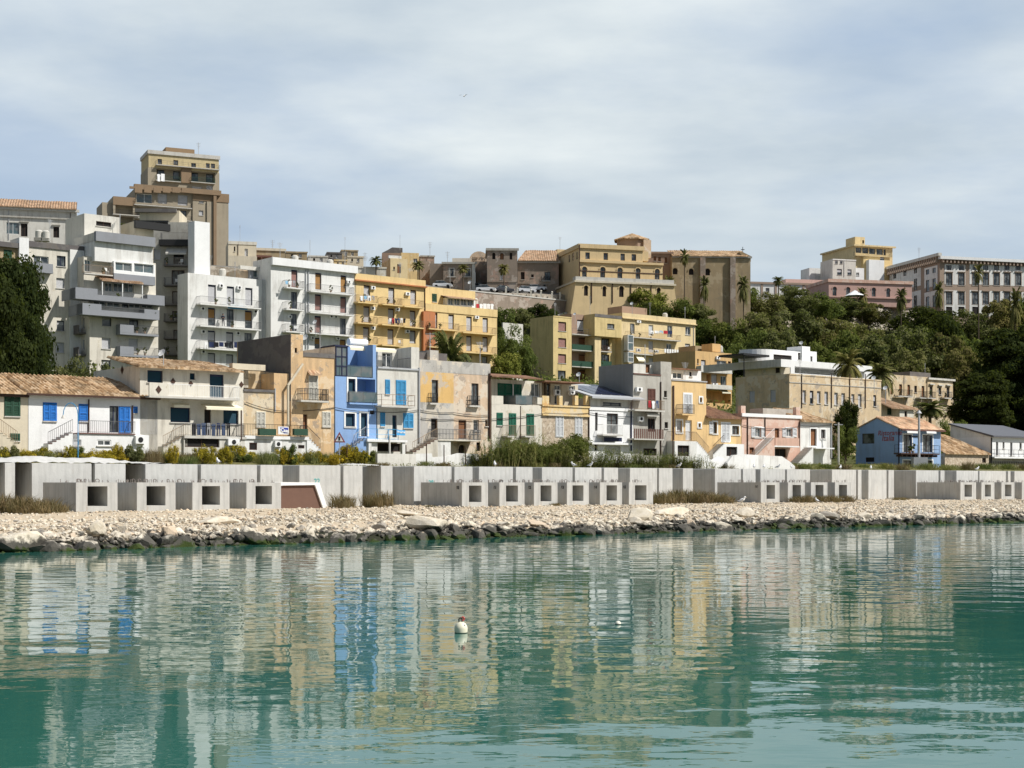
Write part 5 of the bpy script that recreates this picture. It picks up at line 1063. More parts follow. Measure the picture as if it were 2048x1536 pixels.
for a, b_ in ((-186,-122),(-86,-60),(-54,-8),(2092,2118),(2126,2160),(2168,2210),(2222,2250),(2256,2300)):
    unit('wall_unit', 'precast wall unit continuing the quay wall beyond the %s picture edge' % ('left' if a < 0 else 'right'), 'concrete wall', a, b_, 128.5, 4.6, 5.2, 'wall units beyond the %s edge' % ('left' if a < 0 else 'right'))
zm('1')
# brown board leaning behind the left group
def at(px, py, d): return (U(px)*d, d, zat(py, d))
d = 121/(1-U(563)*.818); x0, y0 = U(563)*d, d
r = empty('hull_panel', (x0, y0, 1.0), TH, 'reddish brown slanted panel with a white edge leaning by the concrete blocks', 'panel')
def loc(px, py, d0, ox=x0, oy=y0, oz=1.0):
    dd = d0/(1-U(px)*.818); u = U(px); return (u*dd-ox)*CT+(dd-oy)*ST, zat(py, dd)-oz
p = [loc(563,972,121), loc(632,968,121), loc(648,1016,121), loc(563,1020,121)]; MB().prism(p, .2, .35).build('board', plain('red brown board', (.15,.085,.062), .85), r)
q = [loc(549,964,121), loc(640,965,121), loc(655,1014,121), loc(647,1016,121), loc(631,970,121), loc(563,971,121)]; MB().prism(q, .05, .6).build('edge', M['whitep'], r)
# ================================================================== rocks
def rockmesh(seed, sub=2):
    bm = bmesh.new(); bmesh.ops.create_icosphere(bm, subdivisions=sub, radius=.5); rr = random.Random(seed)
    pl = [(Vector((rr.gauss(0,1), rr.gauss(0,1), rr.gauss(0,1))).normalized(), rr.uniform(.24, .44)) for _ in range(11)]
    for v in bm.verts:
        for n, dd in pl:
            e = v.co.dot(n)-dd
            if e > 0: v.co -= n*e
        v.co *= 1+.10*noise.noise(v.co*3+Vector((seed*3.1,0,0)))
    me = bpy.data.meshes.new('rock'); bm.to_mesh(me); bm.free(); return me
def rockmat(name, green=True):
    t = NT(name); p = t.pos('world'); z = t.add('SeparateXYZ', {0: p}).outputs[2]; ob = t.add('ObjectInfo').outputs['Random']
    isl = t.add('NewGeometry').outputs['Random Per Island']; rv = ob if green else isl
    nz = t.noise(p, 2.5, 6, .65); lo = t.noise(p, .4, 4, .6); zz = t.math('ADD', z, t.math('ADD', t.math('MULTIPLY', t.math('SUBTRACT', nz, .5), 1.0), t.math('MULTIPLY', t.math('SUBTRACT', lo, .5), 1.9)))
    pale = t.mix(t.ramp(rv, (0, 0), (1, 1)), (.36,.30,.21), (.68,.60,.46)); pale = t.mix(t.math('MULTIPLY', t.ramp(nz, (.4, 0), (.6, 1)), .6), pale, (.70,.64,.54)); pale = t.mix(t.math('MULTIPLY', t.math('GREATER_THAN', rv, .9), .6), pale, (.52,.36,.22)); pale = t.mix(t.math('MULTIPLY', t.math('LESS_THAN', rv, .16), .75), pale, (.17,.155,.135)); pale = t.mix(t.math('MULTIPLY', t.ramp(lo, (.45, 0), (.6, 1)), .35), pale, (.42,.38,.32))
    dark = t.mix(nz, (.030,.028,.022), (.13,.12,.10)); alg = t.mix(nz, (.016,.024,.006), (.06,.085,.016))
    col = t.mix(t.ramp(t.math('MULTIPLY', zz, .5), (.22, 0), (.33, 1)), dark, pale); col = t.mix(t.ramp(t.math('ADD', zz, .5), (.50, 1), (.66, 0)), col, alg)
    return t.finish(col, .85, t.noise(p, 14, 5), .03, .2)
RM = rockmat('shore rock'); GM = rockmat('gravel stone', False)
RK = [rockmesh(i) for i in range(12)]
for m_ in RK: m_.materials.append(RM)
rr = random.Random(3); cnt = 0; s0, s1 = 23, 114
def rock(s, n, size, lab='pale limestone boulder stained dark at the waterline of the stony bank', fl=.7, group='boulders along the waterline'):
    x = s*CT-n*ST; y = s*ST+n*CT
    o = bpy.data.objects.new('rock', rr.choice(RK)); COL.objects.link(o)
    o.location = (x, y, ground(x, y)+size*.1); o.rotation_euler = (rr.uniform(-.5,.5), rr.uniform(-.5,.5), rr.uniform(0,6.3)); o.scale = (size*rr.uniform(.9,1.5), size*rr.uniform(.7,1.1), size*rr.uniform(.5,.95)*fl/.7)
    tag(o, lab, 'rock', group)
for i in range(170): rock(s0+(s1-s0)*(i+rr.random())/170, rr.uniform(68.5, 69.8), rr.choice((.45,.6,.8,1.0,1.4)))
for i in range(80): rock(s0+(s1-s0)*(i+rr.random())/80, rr.uniform(69.8, 71.6), rr.choice((.4,.55,.7,.9,1.2)))
for i in range(40): rock(s0+(s1-s0)*(i+rr.random())/40, rr.uniform(71.6, 75), rr.uniform(.35,.8))
def bigslab(px, n, sx, sy, sz, lab, tilt=0.1):
    x, y = pn(px, n); o = bpy.data.objects.new('rock_slab', rr.choice(RK)); COL.objects.link(o); o.location = (x, y, ground(x, y)+sz*.35); o.scale = (sx*.95, sy*1.0, sz*1.0); o.rotation_euler = (tilt, rr.uniform(-.1,.1), TH+rr.uniform(-.2,.2)); tag(o, lab, 'rock')
bigslab(855, 70.6, 3.0, 2.4, 1.3, 'broad flat boulder with dark face at the water edge, centre of the bank'); bigslab(1275, 72, 2.8, 2.0, 1.3, 'large pale slab lying on the bank under the right end of the middle blocks'); bigslab(1345, 76, 4.5, 1.6, .8, 'long flat grey slab on top of the bank right of the middle blocks'); bigslab(1490, 73, 2.4, 1.3, .9, 'smooth elongated pale boulder below the right group of blocks', .4); bigslab(40, 69.6, 3.6, 2.2, 1.3, 'wide dark boulder at the left end of the waterline'); bigslab(190, 71, 1.3, 1.1, 1.2, 'upright grey white boulder above the waterline on the left'); bigslab(440, 77, 3.4, 1.3, .5, 'flat pale grey slab among the gravel on the left'); bigslab(1660, 71, 2.2, 1.4, .9, 'white topped boulder below the gap of the quay wall on the right'); bigslab(820, 80, 2.5, 1.2, .5, 'brownish flat stone on the gravel bank, left of centre')
def stones(name, N, n0, n1, size0, size1, sub=1):
    base = []; 
    for sd in range(5):
        bm = bmesh.new(); bmesh.ops.create_icosphere(bm, subdivisions=1, radius=.5); r2 = random.Random(sd+50)
        for v in bm.verts: v.co *= r2.uniform(.45, 1.2)
        bm.verts.ensure_lookup_table(); base.append((np.array([v.co[:] for v in bm.verts]), np.array([[v.index for v in f.verts] for f in bm.faces]))); bm.free()
    V = []; Fc = []; off = 0
    for i in range(N):
        n = n0+(n1-n0)*RNG.random(); s = n*RNG.uniform(.28, 1.95); x = s*CT-n*ST; y = s*ST+n*CT; sz = size0+(size1-size0)*RNG.random()**2.5
        v, f = base[i % 5]; R = Matrix.Rotation(RNG.uniform(0,6.3), 3, 'Z') @ Matrix.Rotation(RNG.uniform(-.8,.8), 3, 'X'); q = (v*np.array([1.25,.9,.7])*sz) @ np.array(R).T
        q += np.array([x, y, ground(x, y)+sz*.12]); V.append(q); Fc.append(f+off); off += len(v)
    me = bpy.data.meshes.new(name); me.from_pydata(np.concatenate(V).tolist(), [], np.concatenate(Fc).tolist()); me.materials.append(GM)
    o = bpy.data.objects.new(name, me); COL.objects.link(o); return tag(o, 'loose broken limestone covering the stony bank', 'gravel', kind='stuff')
stones('rubble', 5600, 68.4, 72.4, .18, .65)
stones('gravel', 19000, 70.5, 82, .07, .36)
stones('pebbles', 11500, 80, 93, .05, .26)
stones('gravel', 2500, 92.5, 100, .08, .3)
# ================================================================== vegetation
def leafmesh(name, pts, nrm, size, asp=.55):
    N = len(pts); nrm = nrm/np.linalg.norm(nrm, axis=1, keepdims=True); a = RNG.normal(size=(N,3)); a -= (a*nrm).sum(1, keepdims=True)*nrm; a /= np.linalg.norm(a, axis=1, keepdims=True); b = np.cross(nrm, a)
    s = size*(.6+.8*RNG.random((N,1))); V = np.stack([pts-a*s, pts-b*s*asp, pts+a*s, pts+b*s*asp], 1).reshape(-1, 3)
    me = bpy.data.meshes.new(name); me.from_pydata(V.tolist(), [], np.arange(4*N).reshape(-1,4).tolist()); return me
def crown(n_blob, R, H, per, size, z0=0, seed=0, flat=.75, up=.3):
    g = np.random.default_rng(seed); P = []; Nn = []
    for i in range(n_blob):
        d = g.normal(size=3); d /= np.linalg.norm(d); r = g.random()**.45; c = np.array([d[0]*R*r, d[1]*R*r, z0+H*.5+d[2]*H*.5*r]); rb = R*g.uniform(.2,.42)
        q = g.normal(size=(per,3)); q /= np.linalg.norm(q, axis=1, keepdims=True); rad = g.uniform(.55,1.05,(per,1)); P.append(c+q*rb*rad*np.array([1,1,flat])); Nn.append(q+g.normal(size=(per,3))*.55+np.array([0,0,up]))
    return np.concatenate(P), np.concatenate(Nn), size
BARK = plain('bark', (.10,.075,.05), .9)
LV = {'olive': leafm('olive leaves', (.058,.072,.028), (.118,.132,.05), (.205,.20,.09), .35), 'green': leafm('green leaves', (.042,.070,.02), (.10,.132,.038), (.185,.205,.062), .35), 'dark': leafm('dark needles', (.011,.018,.008), (.022,.034,.013), (.048,.060,.02)), 'lime': leafm('yellow green leaves', (.11,.14,.025), (.19,.21,.04), (.28,.27,.07)), 'brownish': leafm('russet leaves', (.075,.072,.03), (.145,.13,.05), (.22,.19,.075), .35), 'yellow': leafm('yellow blossom', (.065,.078,.02), (.17,.16,.04), (.55,.42,.03), .15), 'reed': leafm('reed leaves', (.045,.08,.022), (.11,.165,.045), (.33,.30,.13), .3), 'dry': leafm('dry weeds', (.16,.11,.06), (.26,.19,.11), (.15,.14,.07), .15), 'palm': leafm('palm fronds', (.05,.075,.025), (.11,.13,.04), (.22,.19,.08), .15)}
def treeproto(kind, leaf, R, H, trunk, blobs, per, size, seed, flat=.75):
    r = empty(kind, (0,0,-500)); P, Nn, s = crown(blobs, R, H, per, size, trunk, seed, flat); me = leafmesh('crown', P, Nn, s); me.materials.append(LV[leaf]); o = bpy.data.objects.new('crown', me); COL.objects.link(o); o.parent = r
    m = MB(); g = random.Random(seed); m.tube((0,0,-1.5), (.1,0,trunk*.6), R*.075, 8, R*.055); m.tube((.1,0,trunk*.6), (.15,.1,trunk+H*.5), R*.055, 7, R*.02)
    for i in range(6): a = g.uniform(0,6.28); z = trunk*g.uniform(.6,1)+H*.1; m.tube((.1,0,z), (R*.6*math.cos(a), R*.6*math.sin(a), z+H*g.uniform(.15,.4)), R*.03, 5, R*.01)
    m.build('trunk', BARK, r); r['h'] = trunk+H; r['w'] = 2*R; return r
PR = {}
for nm, leaf, seeds in (('olive','olive',(1,2)), ('green','green',(3,4)), ('dark','dark',(5,)), ('lime','lime',(6,)), ('brownish','brownish',(7,))):
    PR[nm] = [treeproto('tree', leaf, 4.0, 6.5, 2.0, 46, 190, .21, sd) for sd in seeds]
PR['cypress'] = [treeproto('cypress_tree', 'dark', 1.6, 9, .6, 40, 150, .2, 8, 1.3)]
PR['conifer'] = [treeproto('conifer_tree', 'dark', 4.2, 12, .8, 110, 300, .24, 9, .5)]
PR['pine'] = [treeproto('pine_tree', 'dark', 5.2, 9.5, 1.5, 120, 420, .2, 12, .7)]
PR['shrub'] = [treeproto('shrub', 'green', 2.0, 2.4, .1, 26, 150, .14, 10), treeproto('shrub', 'olive', 2.0, 2.4, .1, 26, 150, .14, 11)]
PR['bush'] = [treeproto('flowering_bush', 'yellow', 1.1, 1.25, .0, 22, 150, .055, 13), treeproto('flowering_bush', 'yellow', 1.2, 1.2, .0, 24, 140, .055, 14)]
PR['oleander'] = [treeproto('oleander_bush', 'green', 1.9, 3.0, .1, 40, 190, .085, 15, 1.0)]
def weedproto(name, leaf, R, H, N, wid, seed, lean=.35):
    g = np.random.default_rng(seed); V = []; Fq = []
    for i in range(N):
        a, rr_ = g.uniform(0,6.28), R*math.sqrt(g.random()); b = np.array([rr_*math.cos(a), rr_*math.sin(a), -.1]); d = np.array([g.normal()*lean, g.normal()*lean, 1]); h = H*g.uniform(.4,1.05); mid = b+d*h*.6; tip = b+d*h+np.array([g.normal()*lean*.4*h, g.normal()*lean*.4*h, -.1*h]); sd = np.array([math.cos(a+1.57), math.sin(a+1.57), 0])*wid*g.uniform(.6,1.4); q = len(V)
        V += [b-sd*.6, b+sd*.6, mid+sd, mid-sd, tip]; Fq += [(q,q+1,q+2,q+3), (q+3,q+2,q+4)]
    me = bpy.data.meshes.new('stems'); me.from_pydata([tuple(v) for v in V], [], Fq); me.materials.append(LV[leaf]); r = empty(name, (0,0,-500)); o = bpy.data.objects.new('foliage', me); COL.objects.link(o); o.parent = r; r['h'] = H; r['w'] = 2*R; return r
def reedproto(seed):
    g = np.random.default_rng(seed); V = []; Fq = []; r = empty('reed_clump', (0,0,-500)); st = MB()
    for i in range(34):
        a, q_ = g.uniform(0,6.28), 1.1*math.sqrt(g.random()); b = np.array([q_*math.cos(a), q_*math.sin(a), -.1]); d = np.array([g.normal()*.16, g.normal()*.16, 1]); h = g.uniform(1.6,3.4); st.tube(b, b+d*h, .02, 4, .008)
        for j in range(16):
            p = b+d*h*g.uniform(.25,1); an = g.uniform(0,6.28); l = g.uniform(.3,.65); tip = p+np.array([math.cos(an)*l, math.sin(an)*l, l*g.uniform(.1,.9)]); sd = np.array([-math.sin(an), math.cos(an), 0])*.03; q = len(V); V += [p-sd, p+sd, tip]; Fq.append((q,q+1,q+2))
    me = bpy.data.meshes.new('leaves'); me.from_pydata([tuple(v) for v in V], [], Fq); me.materials.append(LV['reed']); o = bpy.data.objects.new('foliage', me); COL.objects.link(o); o.parent = r; st.build('stems', LV['reed'], r); r['h'] = 3.3; r['w'] = 2.4; return r
PR['reed'] = [reedproto(1), reedproto(2)]
PR['dry'] = [weedproto('dry_weed_clump', 'dry', .9, 1.0, 420, .018, 1), weedproto('dry_weed_clump', 'dry', 1.1, .8, 460, .018, 2, .6)]
PR['grass'] = [weedproto('tall_weed_clump', 'reed', 1.0, .9, 420, .02, 3, .5)]
def palmproto(nm, H, fr, L, seed, skirt=0):
    r = empty('palm_tree', (0,0,-500)); g = np.random.default_rng(seed); m = MB(); R = .24 if H > 3 else .4
    n = 10; 
    for i in range(n): m.tube((.02*math.sin(i),0,H*i/n-.8), (.02*math.sin(i+1),0,H*(i+1)/n), R*(1.15-.3*i/n), 8, R*(1.05-.3*(i+1)/n))
    m.build('trunk', BARK, r); V = []; Fq = []
    for i in range(fr+skirt):
        a = g.uniform(0,6.28); el = g.uniform(-.45,1.4) if i < fr else g.uniform(-1.3,-.5); l = L*g.uniform(.8,1.1)*(1 if i < fr else .6); p = np.array([0,0,H]); dirh = np.array([math.cos(a), math.sin(a), 0]); sd = np.array([-math.sin(a), math.cos(a), 0]); N = 9; prev = p
        for k_ in range(N):
            e2 = el-1.35*(k_/N)**1.3; nx = prev+(dirh*math.cos(e2)+np.array([0,0,math.sin(e2)]))*l/N
            for sg in (-1, 1):
                for jj in range(2):
                    b = prev+(nx-prev)*jj*.5; w = l*.22*math.sin(math.pi*(k_+.6)/(N+.6))+.05; tip = b+sd*sg*w+(nx-prev)*1.1-np.array([0,0,w*.35]); q = len(V); V += [b-(nx-prev)*.1, b+(nx-prev)*.62, tip]; Fq.append((q,q+1,q+2))
            prev = nx
    me = bpy.data.meshes.new('fronds'); me.from_pydata([tuple(v) for v in V], [], Fq); me.materials.append(LV['palm']); o = bpy.data.objects.new('crown', me); COL.objects.link(o); o.parent = r; r['h'] = H+L*.6; r['w'] = L*1.7; return r
PR['palm'] = [palmproto('p', 7, 54, 2.7, 1, 16)]; PR['tallpalm'] = [palmproto('p', 15, 44, 2.3, 2, 40)]; PR['lowpalm'] = [palmproto('p', 2.2, 120, 3.2, 3, 24)]
used = set(); vr = random.Random(11); CATS = {'cypress':'tree','conifer':'tree','pine':'tree','shrub':'shrub','bush':'bush','oleander':'bush','reed':'reeds','dry':'weeds','grass':'weeds','palm':'palm tree','tallpalm':'palm tree','lowpalm':'palm tree'}
def plant(kind, px, n, ytop, wpx, label, group=None, sink=0, zb=None):
    p = vr.choice(PR[kind]); x, y = pn(px, n); z = (ground(x, y) if zb is None else zb)-sink; ht = zat(ytop, y)-z; wid = wpx/F*y
    o = copy_tree(p); hh = p['h']; ww = p['w']; o.location = (x, y, z); o.rotation_euler = (0, 0, vr.uniform(0, 6.28)); o.scale = (wid/ww, wid/ww, max(.15, ht)/hh)
    for k_ in ('h','w'): del o[k_]
    return tag(o, label, CATS.get(kind, 'tree'), group)
hillg = 'trees on the wooded slope'
W1 = [('olive',1420,238,572,70,'dense tree at the left end of the wood, under the church palms'),('cypress',1446,240,545,34,'upright dark tree standing in front of the church wall'),('green',1480,238,572,70,'rounded tree beside the church right corner'),('olive',1530,236,588,80,'olive green tree under the low white arcaded building'),('olive',1585,236,576,95,'broad olive green tree, tallest under the white arcaded building'),('green',1640,234,590,80,'bushy tree right of the broad olive one, under the white building corner'),('olive',1690,236,598,90,'olive tree below the left half of the pink palace'),('brownish',1735,234,606,80,'russet tinged tree below the middle of the pink palace'),
 ('green',1465,218,640,90,'dark green tree above the orange apartment house'),('olive',1520,214,630,110,'wide tree of the second row above the white villa roof'),('olive',1585,214,625,110,'full crowned tree directly above the white villa'),('brownish',1650,212,640,110,'russet crowned tree above the villa right end'),('olive',1712,214,645,110,'olive tree above the two garden palms'),('dark',1850,226,616,130,'very dark round tree before the palazzo left corner'),('olive',1940,226,622,90,'greyish olive tree in front of the palazzo front'),('brownish',2000,222,604,90,'russet tree in front of the palazzo at the right'),('green',2050,224,598,90,'tree crown cut by the right edge below the palazzo'),
 ('green',1450,196,690,90,'tree just behind the orange apartment house'),('dark',1510,192,690,80,'shadowy tree behind the villa canopy'),('green',1640,186,690,80,'tree rising behind the villa right end'),('olive',1765,192,675,110,'tall olive tree behind the garden palms'),('olive',1840,190,655,120,'large olive tree above the ruined palazzo'),('brownish',1890,186,672,100,'yellowish brown tree right above the ruined palazzo'),('green',1950,196,668,110,'green tree between the ruin and the dark conifers'),('olive',1820,170,705,100,'grey olive tree standing close behind the ruined palazzo'),('brownish',1925,172,700,90,'golden tinged tree right of the ruined palazzo'),('olive',1965,160,760,70,'small olive tree below the dark conifer'),
 ('conifer',2020,148,655,150,'huge black green conifer at the right edge'),('conifer',1962,138,745,110,'lower dark conifer with drooping boughs right of the ruin'),('conifer',2075,140,690,130,'dark conifer cut off by the right picture edge'),
 ('lime',1292,232,580,86,'bright yellow green tree in front of the convent base'),('green',1345,230,596,80,'deep green tree right of the yellow green one'),('dark',1300,226,610,70,'dark shrubby tree below the yellow green one'),('olive',1392,230,612,80,'grey green tree above the light yellow apartment roof'),('green',1425,222,640,90,'thicket tree right of the yellow apartment block'),('green',1500,206,655,80,'tree filling the slope behind the villa left end'),('olive',1560,200,668,90,'tree with loose crown behind the curved villa storey'),('green',1700,200,668,90,'green tree behind the garden palms, second row'),('green',1395,206,690,60,'small tree beside the yellow apartment corner'),('dark',1880,205,640,100,'dark tree under the palazzo corner, second row')]
for a in W1: plant(a[0], a[1], a[2], a[3], a[4], a[5], hillg)
W2 = [('pine',22,135,532,158,'huge dark pine towering at the left edge'),('pine',-40,128,560,170,'dark pine partly cut off by the left picture edge'),('pine',55,128,645,86,'lower dark pine in front of the big one'),('olive',140,128,718,70,'sunlit olive bush behind the white cottage roof'),('olive',195,128,728,70,'second olive bush behind the cottage roof, touching the cream house'),
 ('green',1005,222,615,60,'sunny tree beside the rooftop laundry of the yellow block'),('olive',1040,226,620,60,'shrubby tree under the car park wall'),('dark',1085,230,612,70,'dark creeper covered tree under the car park wall, right part'),('green',1010,200,650,70,'green bush between the yellow blocks, upper'),('green',1030,190,672,70,'green bush between the yellow blocks, middle'),('lime',1010,180,705,60,'yellow flowering bush at the foot of the gap between the yellow blocks'),('green',1050,184,690,50,'bush leaning on the mustard block side wall'),
 ('dark',1693,124,805,50,'dark bush left of the blue restaurant'),('green',1690,117,850,50,'leafy fig bush left of the blue restaurant, near the pole'),('green',1720,130,830,44,'bush behind the blue restaurant gable'),('dry',1655,128,800,50,'straw coloured cane thicket before the sand building'),('palm',1860,140,800,70,'small palm behind the blue restaurant roof'),('palm',1910,142,808,60,'second small palm behind the blue restaurant roof, to the right'),('green',1900,130,838,60,'green bush between the restaurant and the dark roofed house')]
for kd, px, n, yt, wp in (('conifer',2150,150,660,130),('olive',2230,160,700,110),('green',2190,190,640,120),('olive',2280,200,640,120),('green',2120,225,610,90),('olive',2220,232,600,110),('pine',-120,132,560,150),('green',-200,140,600,150)): plant(kd, px, n, yt, wp, 'tree continuing the greenery beyond the %s picture edge' % ('left' if px < 0 else 'right'), 'trees beyond the %s edge' % ('left' if px < 0 else 'right'))
for a in W2: plant(a[0], a[1], a[2], a[3], a[4], a[5])
W3 = [('lowpalm',900,138,664,76,'bushy low palm in front of the lower yellow block'),('palm',1697,140,696,62,'garden palm standing before the sand building, taller left one'),('palm',1760,142,722,60,'garden palm at the right end of the sand building, leaning fronds')]
for a in W3: plant(a[0], a[1], a[2], a[3], a[4], a[5], zb=None)
for px, d, yt, wp, kd, lab in ((752,300,512,26,'palm','skyline palm beside the sunlit cream house'),(836,305,522,26,'palm','palm right of the sunlit cream house'),(926,318,528,22,'palm','palm in front of the olive brown palace'),(1008,318,527,24,'palm','palm in front of the square palace tower'),(1369,330,500,22,'tallpalm','tallest shaggy palm in front of the church'),(1408,332,550,22,'palm','palm before the middle of the church wall'),(1487,332,548,24,'palm','palm at the right corner of the church'),(1340,330,549,24,'palm','palm where convent and church meet'),(1557,375,552,24,'palm','palm before the white arcaded building'),(1724,372,574,24,'palm','palm before the left part of the pink palace'),(1802,372,575,24,'palm','palm before the right end of the pink palace'),(1957,378,530,22,'tallpalm','tall thin palm in front of the palazzo'),(1878,380,560,20,'palm','palm at the corner of the palazzo'),(2030,378,572,26,'palm','palm at the right edge before the palazzo')):
    x, y = U(px)*d, d; n = sn(x, y)[1]; plant(kd, px, n, yt, wp*.98, lab, 'palms on the hilltop promenade')
# weeds and bushes on top of the quay wall
BL = {'bush':('yellow flowering bush in the row above the quay wall','yellow flowering bushes above the wall'),'grass':('green weed clump among the yellow flowers above the wall','weeds among the flowers'),'dry':('dry brown weed clump among the yellow flowers above the wall','dry weeds among the flowers'),'shrub':('grey green shrub among the yellow flowers above the wall','green shrubs among the flowers')}
for i in range(66):
    px = -10+i*11.6+vr.uniform(-6,6); kd = vr.choice(('bush','bush','bush','grass','dry','shrub')); plant(kd, px, vr.uniform(105.3,109), 893+vr.uniform(-6,16)+max(0,(px-600)*.02), vr.uniform(26,46), BL[kd][0], BL[kd][1])
for px, yt, wp in ((985,868,50),(1020,862,60),(1060,866,60),(1095,872,50),(965,895,44),(1220,893,50),(1250,898,46),(1285,900,46),(1320,902,44),(1350,904,44),(1380,908,40),(1190,900,46),(1000,880,50),(1045,876,50),(1110,884,54),(1130,890,50),(1175,896,46),(1205,897,46),(1235,899,44),(1268,901,44),(1300,902,44),(1335,904,42),(1365,906,42),(950,898,40),(970,904,40),(1080,892,50),(1400,910,36)): plant('reed', px, vr.uniform(105,107), yt, wp, 'clump of green and straw reeds above the quay wall', 'reed clumps above the wall')
for px, yt, wp in ((1035,880,80),(1075,885,70),(1150,868,80),(1000,896,60),(1105,888,70),(1060,893,70)): plant('oleander', px, 107.5, yt, wp, {1035:'leafy dark bush among the reeds, left part',1075:'leafy dark bush among the reeds, right part',1150:'round dense bush before the white modern house',1000:'low leafy bush at the left of the reeds',1105:'leafy bush filling the middle of the reeds',1060:'low green bush in front of the reeds'}[px])
for i in range(34): px = 760+i*39+vr.uniform(-10,10); plant('grass' if i % 3 else 'dry', px, vr.uniform(105,108), 918+vr.uniform(-6,6)+(px-760)*.004, vr.uniform(30,44), 'ragged weed clump along the top of the quay wall' if i % 3 else 'dry weed clump along the top of the quay wall', 'weeds along the wall top')
for px, n, yt, wp in ((15,93,978,80),(55,92.5,982,76),(92,92.2,984,66),(-10,93,970,80),(40,91.5,992,60),(75,91.3,995,60),(120,92.6,1000,40),(678,94,976,46),(696,95,982,36),(768,95,970,46),(738,95,978,36),(754,94,985,30),(1320,94,976,70),(1345,94.5,970,66),(1372,95,968,60),(1400,94,972,66),(1430,94,976,60),(1450,93,984,50),(1590,92.6,988,40),(1612,92.4,984,44),(1640,92.4,986,44),(1662,92.4,984,46),(1690,92.6,984,46),(1800,95.5,992,40),(1320,93,990,36),(860,92.8,1008,24),(1110,92.7,1003,24)): plant('dry', px, n, yt, wp, 'dry brown weed clump at the foot of the concrete blocks', 'dry weeds at the foot of the blocks')
# undergrowth on the slope
def under(N):
    P = np.zeros((N,3)); 
    for i in range(N):
        n = RNG.uniform(123, 243); s = n*RNG.uniform(.25, 1.95); x = s*CT-n*ST; y = s*ST+n*CT; c = noise.noise((s*.12, n*.12, 3)); P[i] = (x, y, ground(x, y)+RNG.random()**1.5*(1.6+1.6*c))
    me = leafmesh('undergrowth', P, RNG.normal(size=(N,3))+np.array([0,-.3,.5]), .3); me.materials.append(LV['green']); o = bpy.data.objects.new('undergrowth', me); COL.objects.link(o); tag(o, 'low scrub covering the hillside', 'undergrowth', kind='stuff')
    N = 34000; P = np.zeros((N,3))
    for i in range(N):
        n = RNG.uniform(104, 111); s = RNG.uniform(20, 215); x = s*CT-n*ST; y = s*ST+n*CT; c = noise.noise((s*.4, n*.4, 3)); P[i] = (x, y, ground(x, y)+RNG.random()**1.5*(.3+.35*c))
    me = leafmesh('grass', P, RNG.normal(size=(N,3))*np.array([1,1,.3]), .10, .25); me.materials.append(LV['reed']); o = bpy.data.objects.new('grass', me); COL.objects.link(o); tag(o, 'low grass and weeds on the bank behind the quay wall', 'grass', kind='stuff')
under(76000)
for L_ in PR.values():
    for r in L_:
        for c in list(r.children): bpy.data.objects.remove(c)
        bpy.data.objects.remove(r)
# ================================================================== small things
def dish(px, py, d, size, label, face=-.6):
    x, y, z = at(px, py, d); r = size/F*d/2; o = empty('satellite_dish', (x, y, z-r*1.6), face, label, 'satellite dish'); m = MB(); N = 14; i0 = 0; ax = Vector((0, -.85, .5)).normalized(); e1 = Vector((1,0,0)); e2 = ax.cross(e1); c = Vector((0, -.1, r*1.6))
    for t_ in (0, .04):
        for j in range(4):
            rad = r*j/3; dp = .18*r*(j/3)**2
            for q in range(N): a = 2*math.pi*q/N; m.v.append(tuple(c+(e1*math.cos(a)+e2*math.sin(a))*rad+ax*(dp-t_)))
        for j in range(3):
            for q in range(N): m.f.append((i0+j*N+q, i0+j*N+(q+1)%N, i0+(j+1)*N+(q+1)%N, i0+(j+1)*N+q))
        i0 += 4*N
    m.build('reflector', M['whitep'], o, True); MB().tube((0,.05,-1.4), (0,.05,r*1.5), .035, 6).build('mast', M['greyp'], o); MB().tube(c, c+ax*r*.9, .02, 5).tube(c+ax*r*.85, c+ax*r*1.0, .05, 6).build('receiver_arm', M['greyp'], o)
dish(326,706,122,17,'big white satellite dish above the clay roof of the cream house'); dish(631,644,206,10,'white dish on a balcony of the plain white apartment block'); dish(1158,749,165,10,'white dish on the wall behind the solar panels'); dish(940,565,300,8,'white dish at the car park edge below the old palace'); dish(1603,686,186,8,'white dish on top of the white villa'); dish(1748,756,170,9,'white dish at the right end of the sand building roof'); dish(1771,776,178,9,'white dish in front of the ruined palazzo'); dish(1264,607,270,7,'white dish on the light yellow apartment roof'); dish(612,675,196,14,'grey dish beside the tall dark gable of the orange house'); dish(1150,628,262,6,'small dish on the mustard block left wing roof'); dish(162,470,225,8,'grey dish on the roof behind the dark pine')
# water heater on the blue house
x, y, z = at(715, 686, 141); o = empty('solar_water_heater', (x, y, z-.9), TH, 'white solar water heater with horizontal tank on the blue house roof', 'water heater'); MB().tube((-1.0,0,.95), (1.0,0,.95), .33, 16).build('tank', M['whitep'], o, False); m = MB(); m.quad((-1,-.3,.6),(1.1,-.3,.6),(1.1,-1.6,-.1),(-1,-1.6,-.1)); m.quad((-1,-.3,.53),(1.1,-.3,.53),(1.1,-1.6,-.17),(-1,-1.6,-.17)); m.build('collector', M['whitep'], o); MB().tube((-.8,0,0),(-.8,0,.7),.04).tube((.8,0,0),(.8,0,.7),.04).tube((-.8,-1.5,-.1),(-.8,-1.5,-.5),.04).build('frame', M['greyp'], o)
